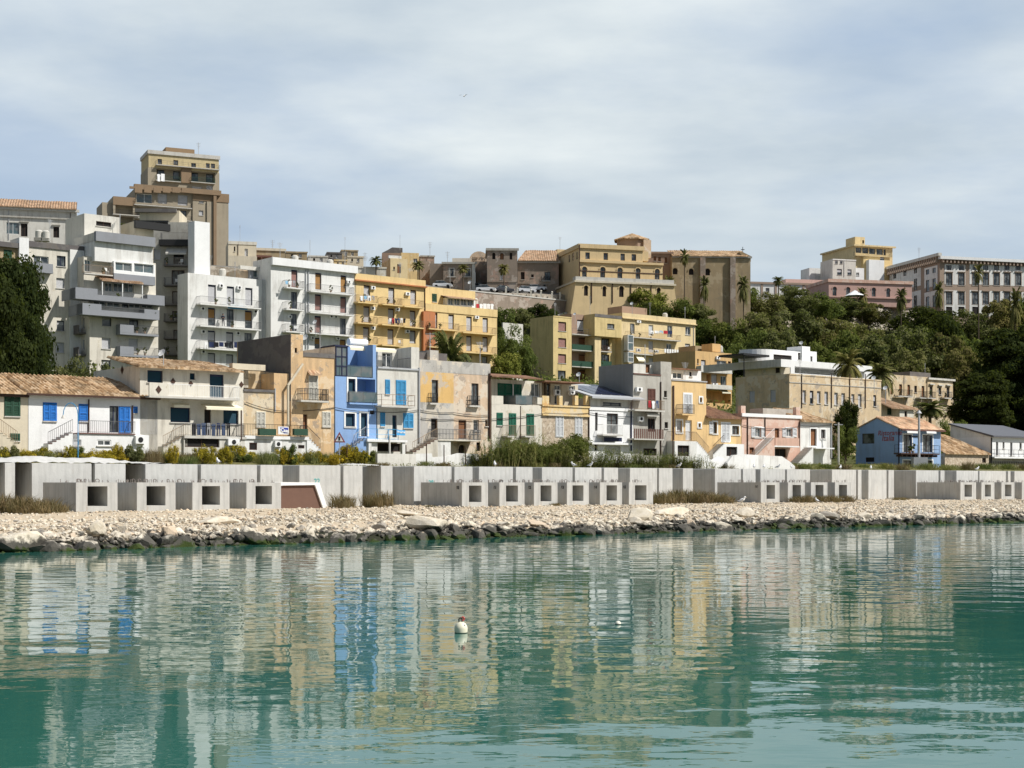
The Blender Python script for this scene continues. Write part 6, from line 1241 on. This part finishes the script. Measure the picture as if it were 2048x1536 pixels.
# poles and lamps
def pole(px, pt, pb, d0, r, name, label, cat, mat='greyp'):
    d = d0/(1-U(px)*.818); x, y, z0 = at(px, pb, d); z1 = zat(pt, d); g = ground(x, y); z0 = min(z0, g); o = empty(name, (x, y, z0), 0, label, cat); MB().tube((0,0,-.3),(0,0,z1-z0), r, 8, r*.75).build('pole', M[mat], o); return o, z1-z0, (x, y, z0)
o, h, lp = pole(1677, 845, 930, 143, .13, 'utility_pole', 'grey utility pole with wires between the white house and the restaurant', 'pole', 'slab'); MB().box(-.5,.5,-.05,.05,h-.3,h-.2).build('crossarm', M['greyp'], o)
o, h, _ = pole(1838, 825, 925, 141, .17, 'flue_pipe', 'tall grey flue pipe in front of the blue restaurant', 'chimney pipe'); MB().tube((0,0,h-.1),(0,0,h+.25),.34,10,.1).build('cowl', M['greyp'], o); MB().box(-.8,.9,-.6,.6,-.2,1.2).build('grill_housing', M['greyp'], o); MB().box(-.7,-.3,-.5,.5,h*.55,h*.55+.15).build('bracket', M['black'], o)
o, h, _ = pole(156, 830, 890, 137, .04, 'street_lamp', 'thin teal lamp post with an arched arm before the white cottage', 'street lamp', 'lturq'); pts = [(0,0,h)]+[(-.55+.55*math.cos(a*math.pi/8), 0, h+.9*math.sin(a*math.pi/8)) for a in range(9)]; MB().path(pts, .035, 6).build('arm', M['lturq'], o); MB().tube((-1.1,0,h-.25),(-1.1,0,h),.16,8,.05).build('lantern', M['slab'], o)
o, h, _ = pole(679, 872, 925, 138, .04, 'road_sign', 'triangular road works sign on a pole before the blue house', 'road sign', 'greyp'); MB().prism([(-.5,h-.55),(.5,h-.55),(0,h+.35)], -.06, -.04).build('border', M['redp'], o); MB().prism([(-.32,h-.45),(.32,h-.45),(0,h+.12)], -.075, -.065).build('face', M['whitep'], o); MB().prism([(-.06,h-.38),(.06,h-.38),(.09,h-.05),(-.09,h-.05)], -.09, -.08).build('pictogram', M['black'], o)
for px, pt, lab in ((779,872,'pale wooden post standing among the weeds left of centre'),(853,887,'dark fence post before the stairs of the weathered palazzo'),(888,890,'thin dark fence post before the arch of the palazzo'),(931,895,'dark fence post right of the palazzo arch'),(1041,812,'tall brown pole among the reeds'),(694,890,'short dark post beside the road sign'),(812,890,'thin post under the carport'),(1346,772,'brown pole beside the narrow yellow house'),(1460,905,'thin pole before the low yellow house')): pole(px, pt, 930, 138, .11 if px == 779 else .06, 'post', lab, 'post', 'slab' if px == 779 else 'dkbrown')
def cable(pts, label, sag=.5, r=.03, cat='cable'):
    P = []
    for p, q in zip(pts, pts[1:]):
        for i in range(12): t = i/12; P.append((p[0]+(q[0]-p[0])*t, p[1]+(q[1]-p[1])*t, p[2]+(q[2]-p[2])*t-sag*4*t*(1-t)))
    P.append(pts[-1]); o = MB().path(P, r, 4).build('overhead_cable', M['black']); tag(o, label, cat)
def fp(px, py, off=.12): d = (D1/(1-U(px)*.818)); return (U(px)*d+off*ST, d-off*CT, zat(py, d))
cable([fp(490,804), fp(560,822), fp(668,815), fp(757,824), fp(835,820), fp(905,825), fp(982,830)], 'black cable sagging along the orange, blue and grey house fronts', .12); cable([fp(840,836), fp(910,838), fp(985,838), fp(1090,826), fp(1180,826), fp(1265,834)], 'black cable crossing the weathered palazzo to the modern house', .1); cable([fp(1483,850), fp(1545,858), fp(1600,852), fp(1660,850)], 'thin cable across the pink house front', .08)
w = (lp[0], lp[1], lp[2]+8.2); cable([fp(1663,852), w, (w[0]+7.5, w[1]+6, w[2]-.3)], 'wire from the utility pole to the blue restaurant', .3, .02)
# antennas
for px, pt, pb, d, lab in ((397,285,306,338,'thin antenna mast on the tower block roof'),(545,480,500,312,'antenna above the long brown house'),(860,484,505,340,'tall antenna on the weathered grey house'),(1838,495,515,410,'antenna behind the palazzo roof'),(895,503,520,335,'small antenna on the olive brown palace'),(730,505,530,325,'antenna on the skyline houses left of the palm')):
    x, y, z = at(px, pb, d); o = empty('antenna', (x, y, z-1), 0, lab, 'antenna'); h = (pb-pt)/F*d+1; m = MB().tube((0,0,0),(0,0,h),.05,5)
    for k_ in range(4): m.tube((-.5+.08*k_,0,h-.2-.35*k_),(.5-.08*k_,0,h-.2-.35*k_),.03,4)
    m.build('mast', M['greyp'], o)
for px, py, d0_, h_ in ((560,516,238,2.2),(620,522,238,3),(690,530,238,2),(730,548,238,2.6),(800,554,238,2.2),(900,573,238,2.6),(420,548,240,2.6),(470,552,240,2),(1110,632,265,2.4),(1180,624,265,3),(1300,630,265,2.4),(1370,634,265,2),(1430,700,228,2.4),(640,704,148,2),(860,716,148,2.4),(960,724,148,2),(1290,730,148,2.2),(1370,757,148,1.8),(100,480,234,2.6),(240,462,232,2.2),(1600,748,168,2),(1850,752,194,2.2),(1120,497,322,2.5),(800,496,340,3),(690,500,345,3),(480,480,305,3)):
    d = d0_/(1-U(px)*.818) if d0_ < 300 else d0_; x, y, z = at(px, py, d); o = empty('antenna', (x, y, z-.5), vr.uniform(0,3), 'thin rooftop television antenna on a house of the slope', 'antenna', 'television antennas on the roofs'); m = MB().tube((0,0,0),(0,0,h_+.5),.035,5)
    for k_ in range(5): m.tube((-.45+.05*k_,0,h_+.4-.12*k_),(.45-.05*k_,0,h_+.4-.12*k_),.02,4)
    m.build('mast', M['greyp'], o)
for px, py, d0_, lab in ((590,519,242,'white water tank at the left on the plain white apartment roof'),(660,527,242,'white water tank at the right on the plain white apartment roof'),(445,546,242,'white water tank on the roof of the block with navy frames'),(1330,632,268,'white water tank on the light yellow apartment roof'),(950,604,240,'grey tank on the lower yellow block roof edge'),(880,722,150,'small tank on the roof of the weathered palazzo'),(1440,698,232,'white tank on the orange apartment roof')):
    d = d0_/(1-U(px)*.818); x, y, z = at(px, py, d); o = empty('water_tank', (x, y, z-.5), 0, lab, 'water tank'); MB().tube((0,0,0),(0,0,.9),.5,14).lathe([(.5,.9),(.28,1.08),(0,1.12)],14).build('tank', M['offwhite'], o); MB().box(-.55,.55,-.55,.55,-.5,-.003).build('stand', M['grey'], o)
# signs on row one
def board(px0, py0, px1, py1, off, name, label, mat):
    bb = Bld(name, label, 'sign', px0, D1); a, z1 = bb.P(px0, py0, off); c, z0 = bb.P(px1, py1, off); bb.part(MB().box(a, c, -off-.04, -off, z0, z1), 'board', mat); return bb, a, c, z0, z1
zm('1'); M['bluep'] = plain('blue print', (.03,.05,.30), .6); M['cyanp'] = plain('sky blue sign paint', (.08,.38,.72), .5)
bb, a, c, z0, z1 = board(556, 853, 577, 869, 1.6, 'banner', 'blue and white banner hanging on the terrace rail of the orange house', 'cloth_w'); bb.part(MB().prism([(a+.15,z1-.08),(c-.06,z1-.08),(c-.06,z0+.1),(a+.55,z0+.1)], -1.655, -1.645), 'blue_print', 'bluep'); text3d('Casa', .42, 'cloth_w', bb.root, ((a+c)/2+.12, -1.67, (z0+z1)/2), (math.pi/2, .12, 0), bold=.015)
bb, a, c, z0, z1 = board(793, 860, 810, 871, 1.7, 'sign_panel', 'small sky blue sale sign with white letters on the pale grey house terrace', 'cyanp'); text3d('Vendesi', .27, 'cloth_w', bb.root, ((a+c)/2, -1.755, (z0+z1)/2+.05), (math.pi/2, 0, 0), bold=.012)
# laundry
cols = {'navy blue':(.02,.03,.08),'black':(.012,.012,.016),'white':(.75,.75,.74),'red':(.40,.03,.04),'denim blue':(.05,.08,.16),'pale blue':(.25,.45,.62),'grey':(.3,.3,.31)}
CM = {k_: plain(k_+' cloth', v, .95) for k_, v in cols.items()}
def laundry(px0, px1, py, d, names, where, hmax):
    lr = random.Random(int(px0)); n = len(names); seen = {}
    for i, nm in enumerate(names):
        px = px0+(px1-px0)*i/n; dd = d/(1-U(px)*.818); x, y, z = at(px, py, dd); w = (px1-px0)/n*.9/F*dd/(CT-U(px)*ST); h = hmax*lr.uniform(.6,1); m = MB(); N = 5; kind = lr.choice(('shirt','trousers','towel'))
        wd = lambda t: w*(1 if kind == 'towel' else (1.0 if t < .25 else .78) if kind == 'shirt' else (.75+.1*t))
        for r_ in range(N+1):
            t = r_/N
            for q in range(4): m.v.append((w/2+wd(t)*(q/3-.5), -.06*math.sin(q*2.1+i)*t-.02, -h*t-(.08*h*abs(q-1.5) if (kind == 'shirt' and t == 0) else 0)))
        for r_ in range(N):
            for q in range(3):
                if kind == 'trousers' and q == 1 and r_ > 1: continue
                m.f.append((r_*4+q, r_*4+q+1, (r_+1)*4+q+1, (r_+1)*4+q))
        o = m.build('garment', CM[nm]); o.location = (x, y, z); o.rotation_euler = (0, 0, TH); seen[nm] = seen.get(nm, 0)+1; tag(o, '%s garment hanging %s' % (nm, where), 'laundry', 'laundry %s' % where)
laundry(383, 462, 846, 143.3, ['black','denim blue','denim blue','grey','denim blue','navy blue','denim blue','black'], 'on the terrace rail of the cream house', 1.3)
laundry(408, 508, 684, 235.3, ['white','navy blue','black','navy blue','black','black','navy blue','black','grey','black'], 'on the balcony of the white block with navy frames', .95)
laundry(778, 812, 636, 233.5, ['white','red','navy blue','denim blue','white','black'], 'on a middle balcony of the four storey yellow block', .85)
laundry(952, 988, 607, 236, ['red','white','white','white','white'], 'on the roof of the lower yellow block', 1.3)
laundry(326, 372, 599, 246, ['red','grey','white','pale blue','pale blue','white'], 'on the dark shaded block balcony', 1.0)
laundry(314, 330, 347, 381, ['white','white'], 'from the tower block balcony', 2.4)
# cars on the hilltop car park
def car(px, py, d, col, label, rz=0.0, kind=0):
    x, y, z = at(px, py, d); g = ground(x, y); z = g if abs(g-z) > .0 and False else z; x, y = pn(px, d); z = ground(x, y); o = empty('parked_car', (x, y, z), rz, label, 'car', 'cars parked on the hilltop terrace'); L, W, H = 4.1, 1.7, .75
    def shell(prof, w0, w1, z_):
        m = MB(); n = len(prof)
        for sg in (-1, 1):
            for px_, pz in prof: m.v.append((px_, sg*(w0 if pz < .8 else w1), pz))
        m.f.append(tuple(range(n))); m.f.append(tuple(reversed(range(n, 2*n))))
        for k_ in range(n): j = (k_+1) % n; m.f.append((k_, n+k_, n+j, j))
        return m
    prof = [(-2.0,.3),(2.0,.3),(2.08,.55),(2.0,.78),(1.15,.92),(-1.85,.95),(-2.05,.75)]; roof = [(1.1,.9),(.45,1.42),(-1.25,1.45),(-1.85,.93)]
    shell(prof, .84, .80, 0).build('body', col, o); shell(roof, .62, .66, 0).build('cabin', M['glass'], o); rf = MB(); rf.prism([(.5,1.40),(.42,1.47),(-1.25,1.5),(-1.4,1.42)], -.64, .64); rf.build('roof', col, o)
    for wx in (-1.25, 1.25):
        for sg in (-1, 1): MB().tube((wx, sg*.68, .31), (wx, sg*.87, .31), .32, 14).build('wheel', M['black'], o)
    for sg in (-1, 1): MB().box(2.02, 2.09, sg*.72-.12, sg*.72+.12, .58, .72).build('headlight', M['whitep'], o)
CW = plain('white car paint', (.75,.75,.75), .25, .02, .5); CS = plain('silver car paint', (.42,.43,.45), .25, .02, .6); CD = plain('dark car paint', (.03,.03,.035), .2, .02, .6); CR = plain('red car paint', (.25,.02,.02), .25, .02, .6)
for px, py, d, c, lab in ((972,590,246.5,CW,'white hatchback, leftmost of the front row on the terrace'),(1008,592,246.5,CD,'dark car with pale roof beside the white hatchback'),(1052,598,246.5,CS,'silver white car standing alone in the middle of the terrace'),(1150,604,246.5,CD,'dark car by the convent base, left one'),(1192,608,246.5,CD,'dark car by the convent base, right one'),(1222,611,246.5,CW,'white car half hidden behind the yellow green tree'),(1072,588,253,CW,'white car in the second row behind the silver one'),(1095,589,253,CW,'second white car behind, nearer to the convent'),(960,580,262,CS,'silver car in the far row under the old palace'),(985,580,262,CD,'dark car in the far row under the palace tower'),(1060,581,262,CS,'silver car in the far row under the clay roofed palace'),(885,577,258,CW,'white car at the far left end of the terrace')): car(px, py, d, c, lab, .25+.4*math.sin(px))
# retaining wall of the car park and fence posts
a0 = pn(935, 243.6); b0 = pn(1270, 243.6); L = math.hypot(b0[0]-a0[0], b0[1]-a0[1]); o = empty('retaining_wall', (a0[0], a0[1], 33.3), TH, 'long grey brown retaining wall below the hilltop car park', 'wall'); MB().box(0, L, -.5, .4, -1, 9.2).build('wall', M['oldgrey'], o); MB().box(0, L, -.6, .5, 9.203, 9.45).build('coping', M['slab'], o)
m = MB().prism([(13,3.0),(30,7.9),(L,7.6),(L,6.8),(30,7.0),(13,2.0)], -2.2, -.503); m.build('ramp', M['slab'], o)
for px in (1012, 1035, 1062, 1082, 1104, 1120, 1137, 1157, 1175, 1200, 1222): x, y = pn(px, 243.7); p = empty('bollard', (x, y, 42.7), 0, 'pale stone fence post on the edge of the hilltop car park', 'post', 'fence posts of the car park'); MB().box(-.18,.18,-.18,.18,0,1.5).build('shaft', M['cream2'], p); MB().lathe([(.24,1.5),(.24,1.6),(0,1.75)],8).build('cap', M['cream2'], p)
a0 = pn(1345, 243.6); b0 = pn(1425, 243.6); L = math.hypot(b0[0]-a0[0], b0[1]-a0[1]); o = empty('retaining_wall', (a0[0], a0[1], 33.3), TH, 'rough stone terrace wall in front of the church', 'wall'); MB().box(0, L, -.5, .5, -1, 10).build('wall', M['stone'], o); MB().box(0, L, -.6, .6, 10.003, 10.25).build('coping', M['slab'], o)
a0 = pn(1735, 242); b0 = pn(1835, 242); L = math.hypot(b0[0]-a0[0], b0[1]-a0[1])
bm = bmesh.new(); bmesh.ops.create_grid(bm, x_segments=26, y_segments=14, size=.5)
for v in bm.verts: u_, t_ = v.co.x+.5, v.co.y+.5; n_ = noise.fractal(Vector((u_*7, t_*4, 2)), 1, 2, 5); v.co = Vector((u_*L, -2.5*(1-t_)-2.2*n_, t_*15-3+.8*noise.noise((u_*6, 0, 0))))
me = bpy.data.meshes.new('rock_cliff'); bm.to_mesh(me); bm.free(); me.materials.append(M['cliff'] if 'cliff' in M else plaster('pale cliff rock', (.40,.36,.30), amt=.6, patch=(.22,.19,.15), pthr=.55, pscale=.5)); o = bpy.data.objects.new('rock_cliff', me); COL.objects.link(o); o.location = (a0[0], a0[1], 37.3); o.rotation_euler = (0,0,TH); tag(o, 'pale eroded rock cliff below the pink palace', 'cliff')
o = empty('parasol', at(1710, 592, 372), 0, 'white garden parasol in front of the pink palace', 'parasol'); MB().lathe([(2.6,0),(0,1.5)],8).build('canopy', M['whitep'], o); MB().tube((0,0,-3),(0,0,1.5),.06).build('pole', M['greyp'], o)
# white garden walls, rubble and tarpaulin
def gwall(px0, px1, yt, d0, label, mat='white', prof=None, th=.3):
    bb = Bld('garden_wall', label, 'wall', px0, d0); a, zt = bb.P(px0, yt); c = bb.S(X(px1))[0]; pts = [(a,-1),(c,-1)]+[(a+(c-a)*u_, zt-h_) for u_, h_ in reversed(prof or [(0,0),(1,0)])]; bb.part(MB().prism(pts, 0, th), 'wall', mat)
gwall(755, 832, 907, 137, 'low white wall under the carport of the pale grey house', 'offwhite'); gwall(832, 985, 905, 138, 'crumbling white wall before the weathered palazzo', 'white', [(0,.1),(.2,.05),(.21,.4),(.4,.3),(.55,.0),(.8,.05),(.85,.7),(.9,.1),(1,.0)]); gwall(1455, 1590, 908, 136, 'whitewashed garden wall with sloping ends before the pink house', 'white', [(0,.9),(.08,.1),(.25,.0),(.8,.15),(.92,.7),(1,1.2)]); gwall(1390, 1470, 912, 137, 'broken white rubble wall before the low yellow house', 'bwhite', [(0,.7),(.2,.3),(.45,.35),(.6,.0),(.8,.3),(1,.7)])
gwall(1006, 1046, 645, 258, 'white garden wall glimpsed through the bushes between the yellow blocks', 'offwhite')
def sheet(px0, px1, n0, n1, ztop, label, seed):
    x0, y0 = pn(px0, n0); x1, y1 = pn(px1, n0); L = math.hypot(x1-x0, y1-y0); m = MB(); NX, NY = 60, 10
    for i in range(NX+1):
        for j in range(NY+1):
            u_, v_ = i/NX, j/NY; env = min(1, u_*6+.4, (1-u_)*3.0); h_ = (ztop-.2)*env*min(1, v_*3+.05)*(.75+.5*noise.noise((u_*4+seed, v_, 0)))+.10*noise.noise((u_*22, v_*5, seed))+.06*noise.noise((u_*50, v_*9, seed))
            m.v.append((u_*L, v_*(n1-n0), h_))
    for i in range(NX):
        for j in range(NY): q = i*(NY+1)+j; m.f.append((q, q+NY+1, q+NY+2, q+1))
    o = m.build('tarpaulin', plain('dusty white plastic sheet', (.50,.49,.46), .7, .25), None, True); o.location = (x0, y0, 4.63); o.rotation_euler = (0,0,TH); tag(o, label, 'tarpaulin')
sheet(-25, 345, 99.6, 105, .72, 'wrinkled white plastic sheet heaped on the quay wall at the left', 1); sheet(700, 770, 99.6, 101.5, .3, 'small heap of white sheeting on the wall before the blue house', 5)
# gulls
def gull(x, y, z, rz, label, fly=False, scale=1.0, group='gulls on the quay wall'):
    o = empty('gull', (x, y, z), rz, label, 'bird', group); bm = bmesh.new()
    def blob(c, r, sc, rot=0): 
        mt = Matrix.Translation(c) @ Matrix.Rotation(rot, 4, 'Y') @ Matrix.Diagonal((sc[0]*r, sc[1]*r, sc[2]*r, 1)); bmesh.ops.create_uvsphere(bm, u_segments=12, v_segments=8, radius=1, matrix=mt)
    blob((0,0,.27), .12, (1.75,.85,.9), -.35); blob((.14,0,.37), .075, (1,.9,1.5), .5); blob((.19,0,.47), .068, (1.1,.9,.95)); 
    me = bpy.data.meshes.new('body'); bm.to_mesh(me); bm.free(); me.materials.append(M['bwhite']); me.polygons.foreach_set('use_smooth', [True]*len(me.polygons)); b_ = bpy.data.objects.new('body', me); COL.objects.link(b_); b_.parent = o
    MB().tube((.24,0,.465), (.34,0,.445), .018, 5, .006).build('beak', M['awn'], o)
    if not fly:
        for sg in (-1, 1): MB().tube((.02, sg*.05, 0), (.0, sg*.05, .2), .012, 5).build('leg', M['awn'], o); m = MB(); m.prism([(-.36,.20),(.10,.38),(.06,.24),(-.2,.17)], sg*.085, sg*.105); m.build('wing', M['greyp'], o)
    else:
        for sg in (-1, 1): m = MB(); m.quad((.1,sg*.08,.32),(-.12,sg*.08,.30),(-.1,sg*.4,.48),(.1,sg*.4,.5)); m.quad((.1,sg*.4,.5),(-.1,sg*.4,.48),(-.14,sg*.8,.40)); m.build('wing', M['greyp'], o)
    o.scale = (scale,)*3
for px, rz, lab in ((436,2.2,'white gull on the wall top among the yellow flowers'),(990,1.8,'gull on the wall before the reeds'),(1147,2.6,'gull on the wall facing left, left of a pair'),(1181,-.5,'gull on the wall facing right, right of a pair'),(1358,-.3,'gull on the wall before the narrow yellow house'),(1508,1.5,'gull on the wall before the pink house, left one'),(1528,1.2,'gull on the wall before the pink house, middle one'),(1556,-.4,'gull spreading low on the wall before the pink house'),(1583,1.4,'gull on the wall before the small white house'),(1681,1.2,'gull on the wall by the utility pole'),(1742,1.4,'gull on the wall left of the blue restaurant'),(1955,.5,'gull on the wall before the ruined stone house')):
    x, y = pn(px, 99.9); gull(x, y, 4.6, rz, lab)
x, y = pn(1484, 88); gull(x, y, ground(x, y)+.15, 0, 'gull standing on the gravel below the right group of blocks', scale=1.25, group='gulls on the gravel'); x, y = pn(1634, 88); gull(x, y, ground(x, y)+.1, 2, 'gull sitting on the gravel further right', group='gulls on the gravel')
x, y, z = at(928, 196, 240); gull(x, y, z, 1.2, 'single bird flying high in the sky', True, 1.1, 'flying bird')
# buoys
def buoy():
    d = HC*F/(1266-HY); x, y = U(922)*d, d; o = empty('mooring_buoy', (x, y, 0), .3, 'round white mooring buoy with dark waterline and red rope on top', 'buoy'); o.scale = (.84,)*3; MB().lathe([(.0,-.15),(.15,-.1),(.168,.02)], 20).build('waterline_band', plain('slimy dark band', (.05,.045,.03), .6), o, True); MB().lathe([(.168,.02),(.175,.12),(.165,.17),(.12,.25),(.05,.29),(0,.295)], 20).build('float', plain('cream buoy plastic', (.70,.66,.50), .45, .1), o, True); MB().path([(-.05,0,.28),(-.06,0,.37),(0,0,.40),(.03,0,.36),(.02,-.03,.28),(.06,-.14,.2)], .016, 6).build('rope', M['black'], o); MB().path([(.0,.02,.38),(.05,0,.42),(.1,.02,.37),(.06,.03,.32),(.02,.0,.36)], .022, 6).build('red_rope', plain('red rope', (.6,.12,.10), .7), o)
    d = HC*F/(1249-HY); x, y = U(1236)*d, d; o = empty('small_buoy', (x, y, 0), .5, 'small tilted white float on the water right of the mooring buoy', 'buoy'); o.scale = (.84,)*3; MB().lathe([(0,-.05),(.08,-.02),(.085,.03),(.06,.08),(0,.1)], 16).build('float', plain('old white float', (.72,.70,.58), .5), o, True); MB().lathe([(.087,-.03),(.09,.02)], 16).build('waterline_band', M['black'], o, True)
buoy()
# person on the balcony of the white block with navy frames
def person():
    d = 237/(1-U(446)*.818)-.75; x, y, z = at(446, 652.5, d); z0 = z; o = empty('person', (x, y, z0), TH, 'person in dark clothes standing with folded arms on a balcony', 'person')
    J = {'pel':(0,0,.95,.13),'che':(0,0,1.25,.15),'nec':(0,-.01,1.46,.06),'hea':(0,-.03,1.60,.095),'top':(0,-.02,1.70,.07),'ls':(-.19,0,1.40,.065),'rs':(.19,0,1.40,.065),'le':(-.27,-.02,1.13,.05),'re':(.27,-.02,1.13,.05),'lw':(-.02,-.2,1.12,.038),'rw':(.04,-.22,1.16,.038),'lh':(-.1,0,.9,.09),'rh':(.1,0,.9,.09),'lk':(-.1,-.02,.5,.06),'rk':(.14,-.03,.5,.06),'la':(-.09,.02,.09,.042),'ra':(.2,.0,.09,.042),'lt':(-.1,-.14,.03,.035),'rt':(.23,-.13,.03,.035)}
    E = [('pel','che'),('che','nec'),('nec','hea'),('hea','top'),('che','ls'),('che','rs'),('ls','le'),('le','lw'),('rs','re'),('re','rw'),('pel','lh'),('pel','rh'),('lh','lk'),('lk','la'),('la','lt'),('rh','rk'),('rk','ra'),('ra','rt')]
    ks = list(J); me = bpy.data.meshes.new('body'); me.from_pydata([J[k_][:3] for k_ in ks], [(ks.index(a), ks.index(b_)) for a, b_ in E], []); b_ = bpy.data.objects.new('body', me); COL.objects.link(b_)
    md = b_.modifiers.new('skin', 'SKIN'); md.use_smooth_shade = True
    for i, k_ in enumerate(ks): sv = me.skin_vertices[0].data[i]; sv.radius = (J[k_][3],)*2; sv.use_root = (i == 0)
    b_.modifiers.new('sub', 'SUBSURF').levels = 1; b_.modifiers['sub'].render_levels = 1
    bpy.context.view_layer.update(); m2 = bpy.data.meshes.new_from_object(b_.evaluated_get(bpy.context.evaluated_depsgraph_get())); bpy.data.objects.remove(b_); sk = plain('skin', (.42,.26,.18), .6); cl = plain('dark clothing', (.012,.015,.03), .9)
    m2.materials.clear(); m2.materials.append(cl); m2.materials.append(sk)
    for p in m2.polygons: c = p.center; p.material_index = 1 if (c.z > 1.47 or (c.y < -.13 and c.z > .9)) else 0
    b2 = bpy.data.objects.new('body', m2); COL.objects.link(b2); b2.parent = o
    bm = bmesh.new(); bmesh.ops.create_uvsphere(bm, u_segments=14, v_segments=8, radius=.115, matrix=Matrix.Translation((0,.01,1.64)))
    bmesh.ops.delete(bm, geom=[v for v in bm.verts if v.co.z < 1.6 and v.co.y < .02], context='VERTS'); me = bpy.data.meshes.new('hair'); bm.to_mesh(me); bm.free(); me.materials.append(M['black']); h = bpy.data.objects.new('hair', me); COL.objects.link(h); h.parent = o
person()
# roof clutter: potted plants, water tanks
for px, py, d, lab in ((205,459,226,'potted plants at the left of the terraced block roof garden'),(235,460,226,'potted plants in the middle of the terraced block roof garden'),(252,460,226,'potted plants at the right of the terraced block roof garden')):
    x, y, z = at(px, py, d); o = empty('potted_plant', (x, y, z-.6), TH, lab, 'potted plant'); MB().box(-1.1,1.1,-.2,.2,0,.45).build('planter', M['tile4'], o); P, Nn, s_ = crown(14, 1.1, 1.2, 40, .12, .4, px); me = leafmesh('foliage', P, Nn, s_); me.materials.append(LV['olive']); q = bpy.data.objects.new('foliage', me); COL.objects.link(q); q.parent = o
for px, py, d, lab in ((78,472,227,'white water tank on the cream roof behind the pine'),(92,473,227,'second water tank on the cream roof behind the pine')):
    x, y, z = at(px, py, d); o = empty('water_tank', (x, y, z-.3), 0, lab, 'water tank'); MB().tube((0,0,0),(0,0,1.0),.55,14).lathe([(.55,1.0),(.3,1.2),(0,1.25)],14).build('tank', M['offwhite'], o); MB().box(-.6,.6,-.6,.6,-.5,-.003).build('stand', M['grey'], o)

# pots and clutter on the apartment balconies
def potproto(seed):
    o = empty('potted_plant', (0,0,-500)); g = random.Random(seed); r = g.uniform(.14,.2); MB().lathe([(0,0),(r*.7,0),(r,.32),(r*.85,.32),(0,.3)], 10).build('pot', M[g.choice(('tile4','slab','tile4'))], o); P, Nn, s_ = crown(9, g.uniform(.25,.4), g.uniform(.5,.9), 26, .08, .3, seed); me = leafmesh('foliage', P, Nn, s_); me.materials.append(LV[g.choice(('olive','green'))]); q = bpy.data.objects.new('foliage', me); COL.objects.link(q); q.parent = o; return o
def chairproto():
    o = empty('balcony_chair', (0,0,-500)); m = MB().box(-.22,.22,-.22,.22,.42,.46); m.build('seat', M['whitep'], o); MB().box(-.22,.22,.19,.23,.5,.88).build('backrest', M['whitep'], o)
    for sx in (-1,1):
        for sy in (-1,1): MB().tube((sx*.2,sy*.2,0),(sx*.2,sy*.2,.42 if sy < 0 else .88),.018,5).build('leg', M['whitep'], o)
    return o
PT = [potproto(i) for i in range(4)]; CH = chairproto(); br = random.Random(5)
for (b, a, c, z, off) in BALS:
    nm = b.root['label']; nm = ' '.join(nm.split()[:6]); nm = nm.rsplit(' with', 1)[0].rsplit(' and', 1)[0]
    for i in range(br.choice((0,1,2,2,3))):
        ch = br.random() < .22; x = br.uniform(a+.25, c-.25); y = -off+br.uniform(.2,.4); o = copy_tree(CH if ch else br.choice(PT)); o.location = (b.O[0]+x*b.c-y*b.sn, b.O[1]+x*b.sn+y*b.c, b.zb+z); o.rotation_euler = (0,0,b.th+br.uniform(-.6,.6)); k_ = 'white chair' if ch else 'potted plant'
        tag(o, '%s on a balcony of the %s' % (k_, nm), 'chair' if ch else 'potted plant', '%ss on balconies of the %s' % (k_, nm))
for r in PT+[CH]:
    for c in list(r.children): bpy.data.objects.remove(c)
    bpy.data.objects.remove(r)
laundry(720, 750, 591, 233.5, ['white','pale blue','white','grey'], 'on the upper left balcony of the four storey yellow block', .8); laundry(1300, 1345, 661, 260.5, ['white','white','pale blue','red','navy blue'], 'on the upper balcony of the light yellow wing', .8); laundry(570, 592, 561, 233.5, ['pale blue','white','grey'], 'on the plain white apartment block balcony', .8); laundry(1296, 1318, 801, 143.6, ['red','white','denim blue'], 'on the upper balcony of the grey cement house', .9)
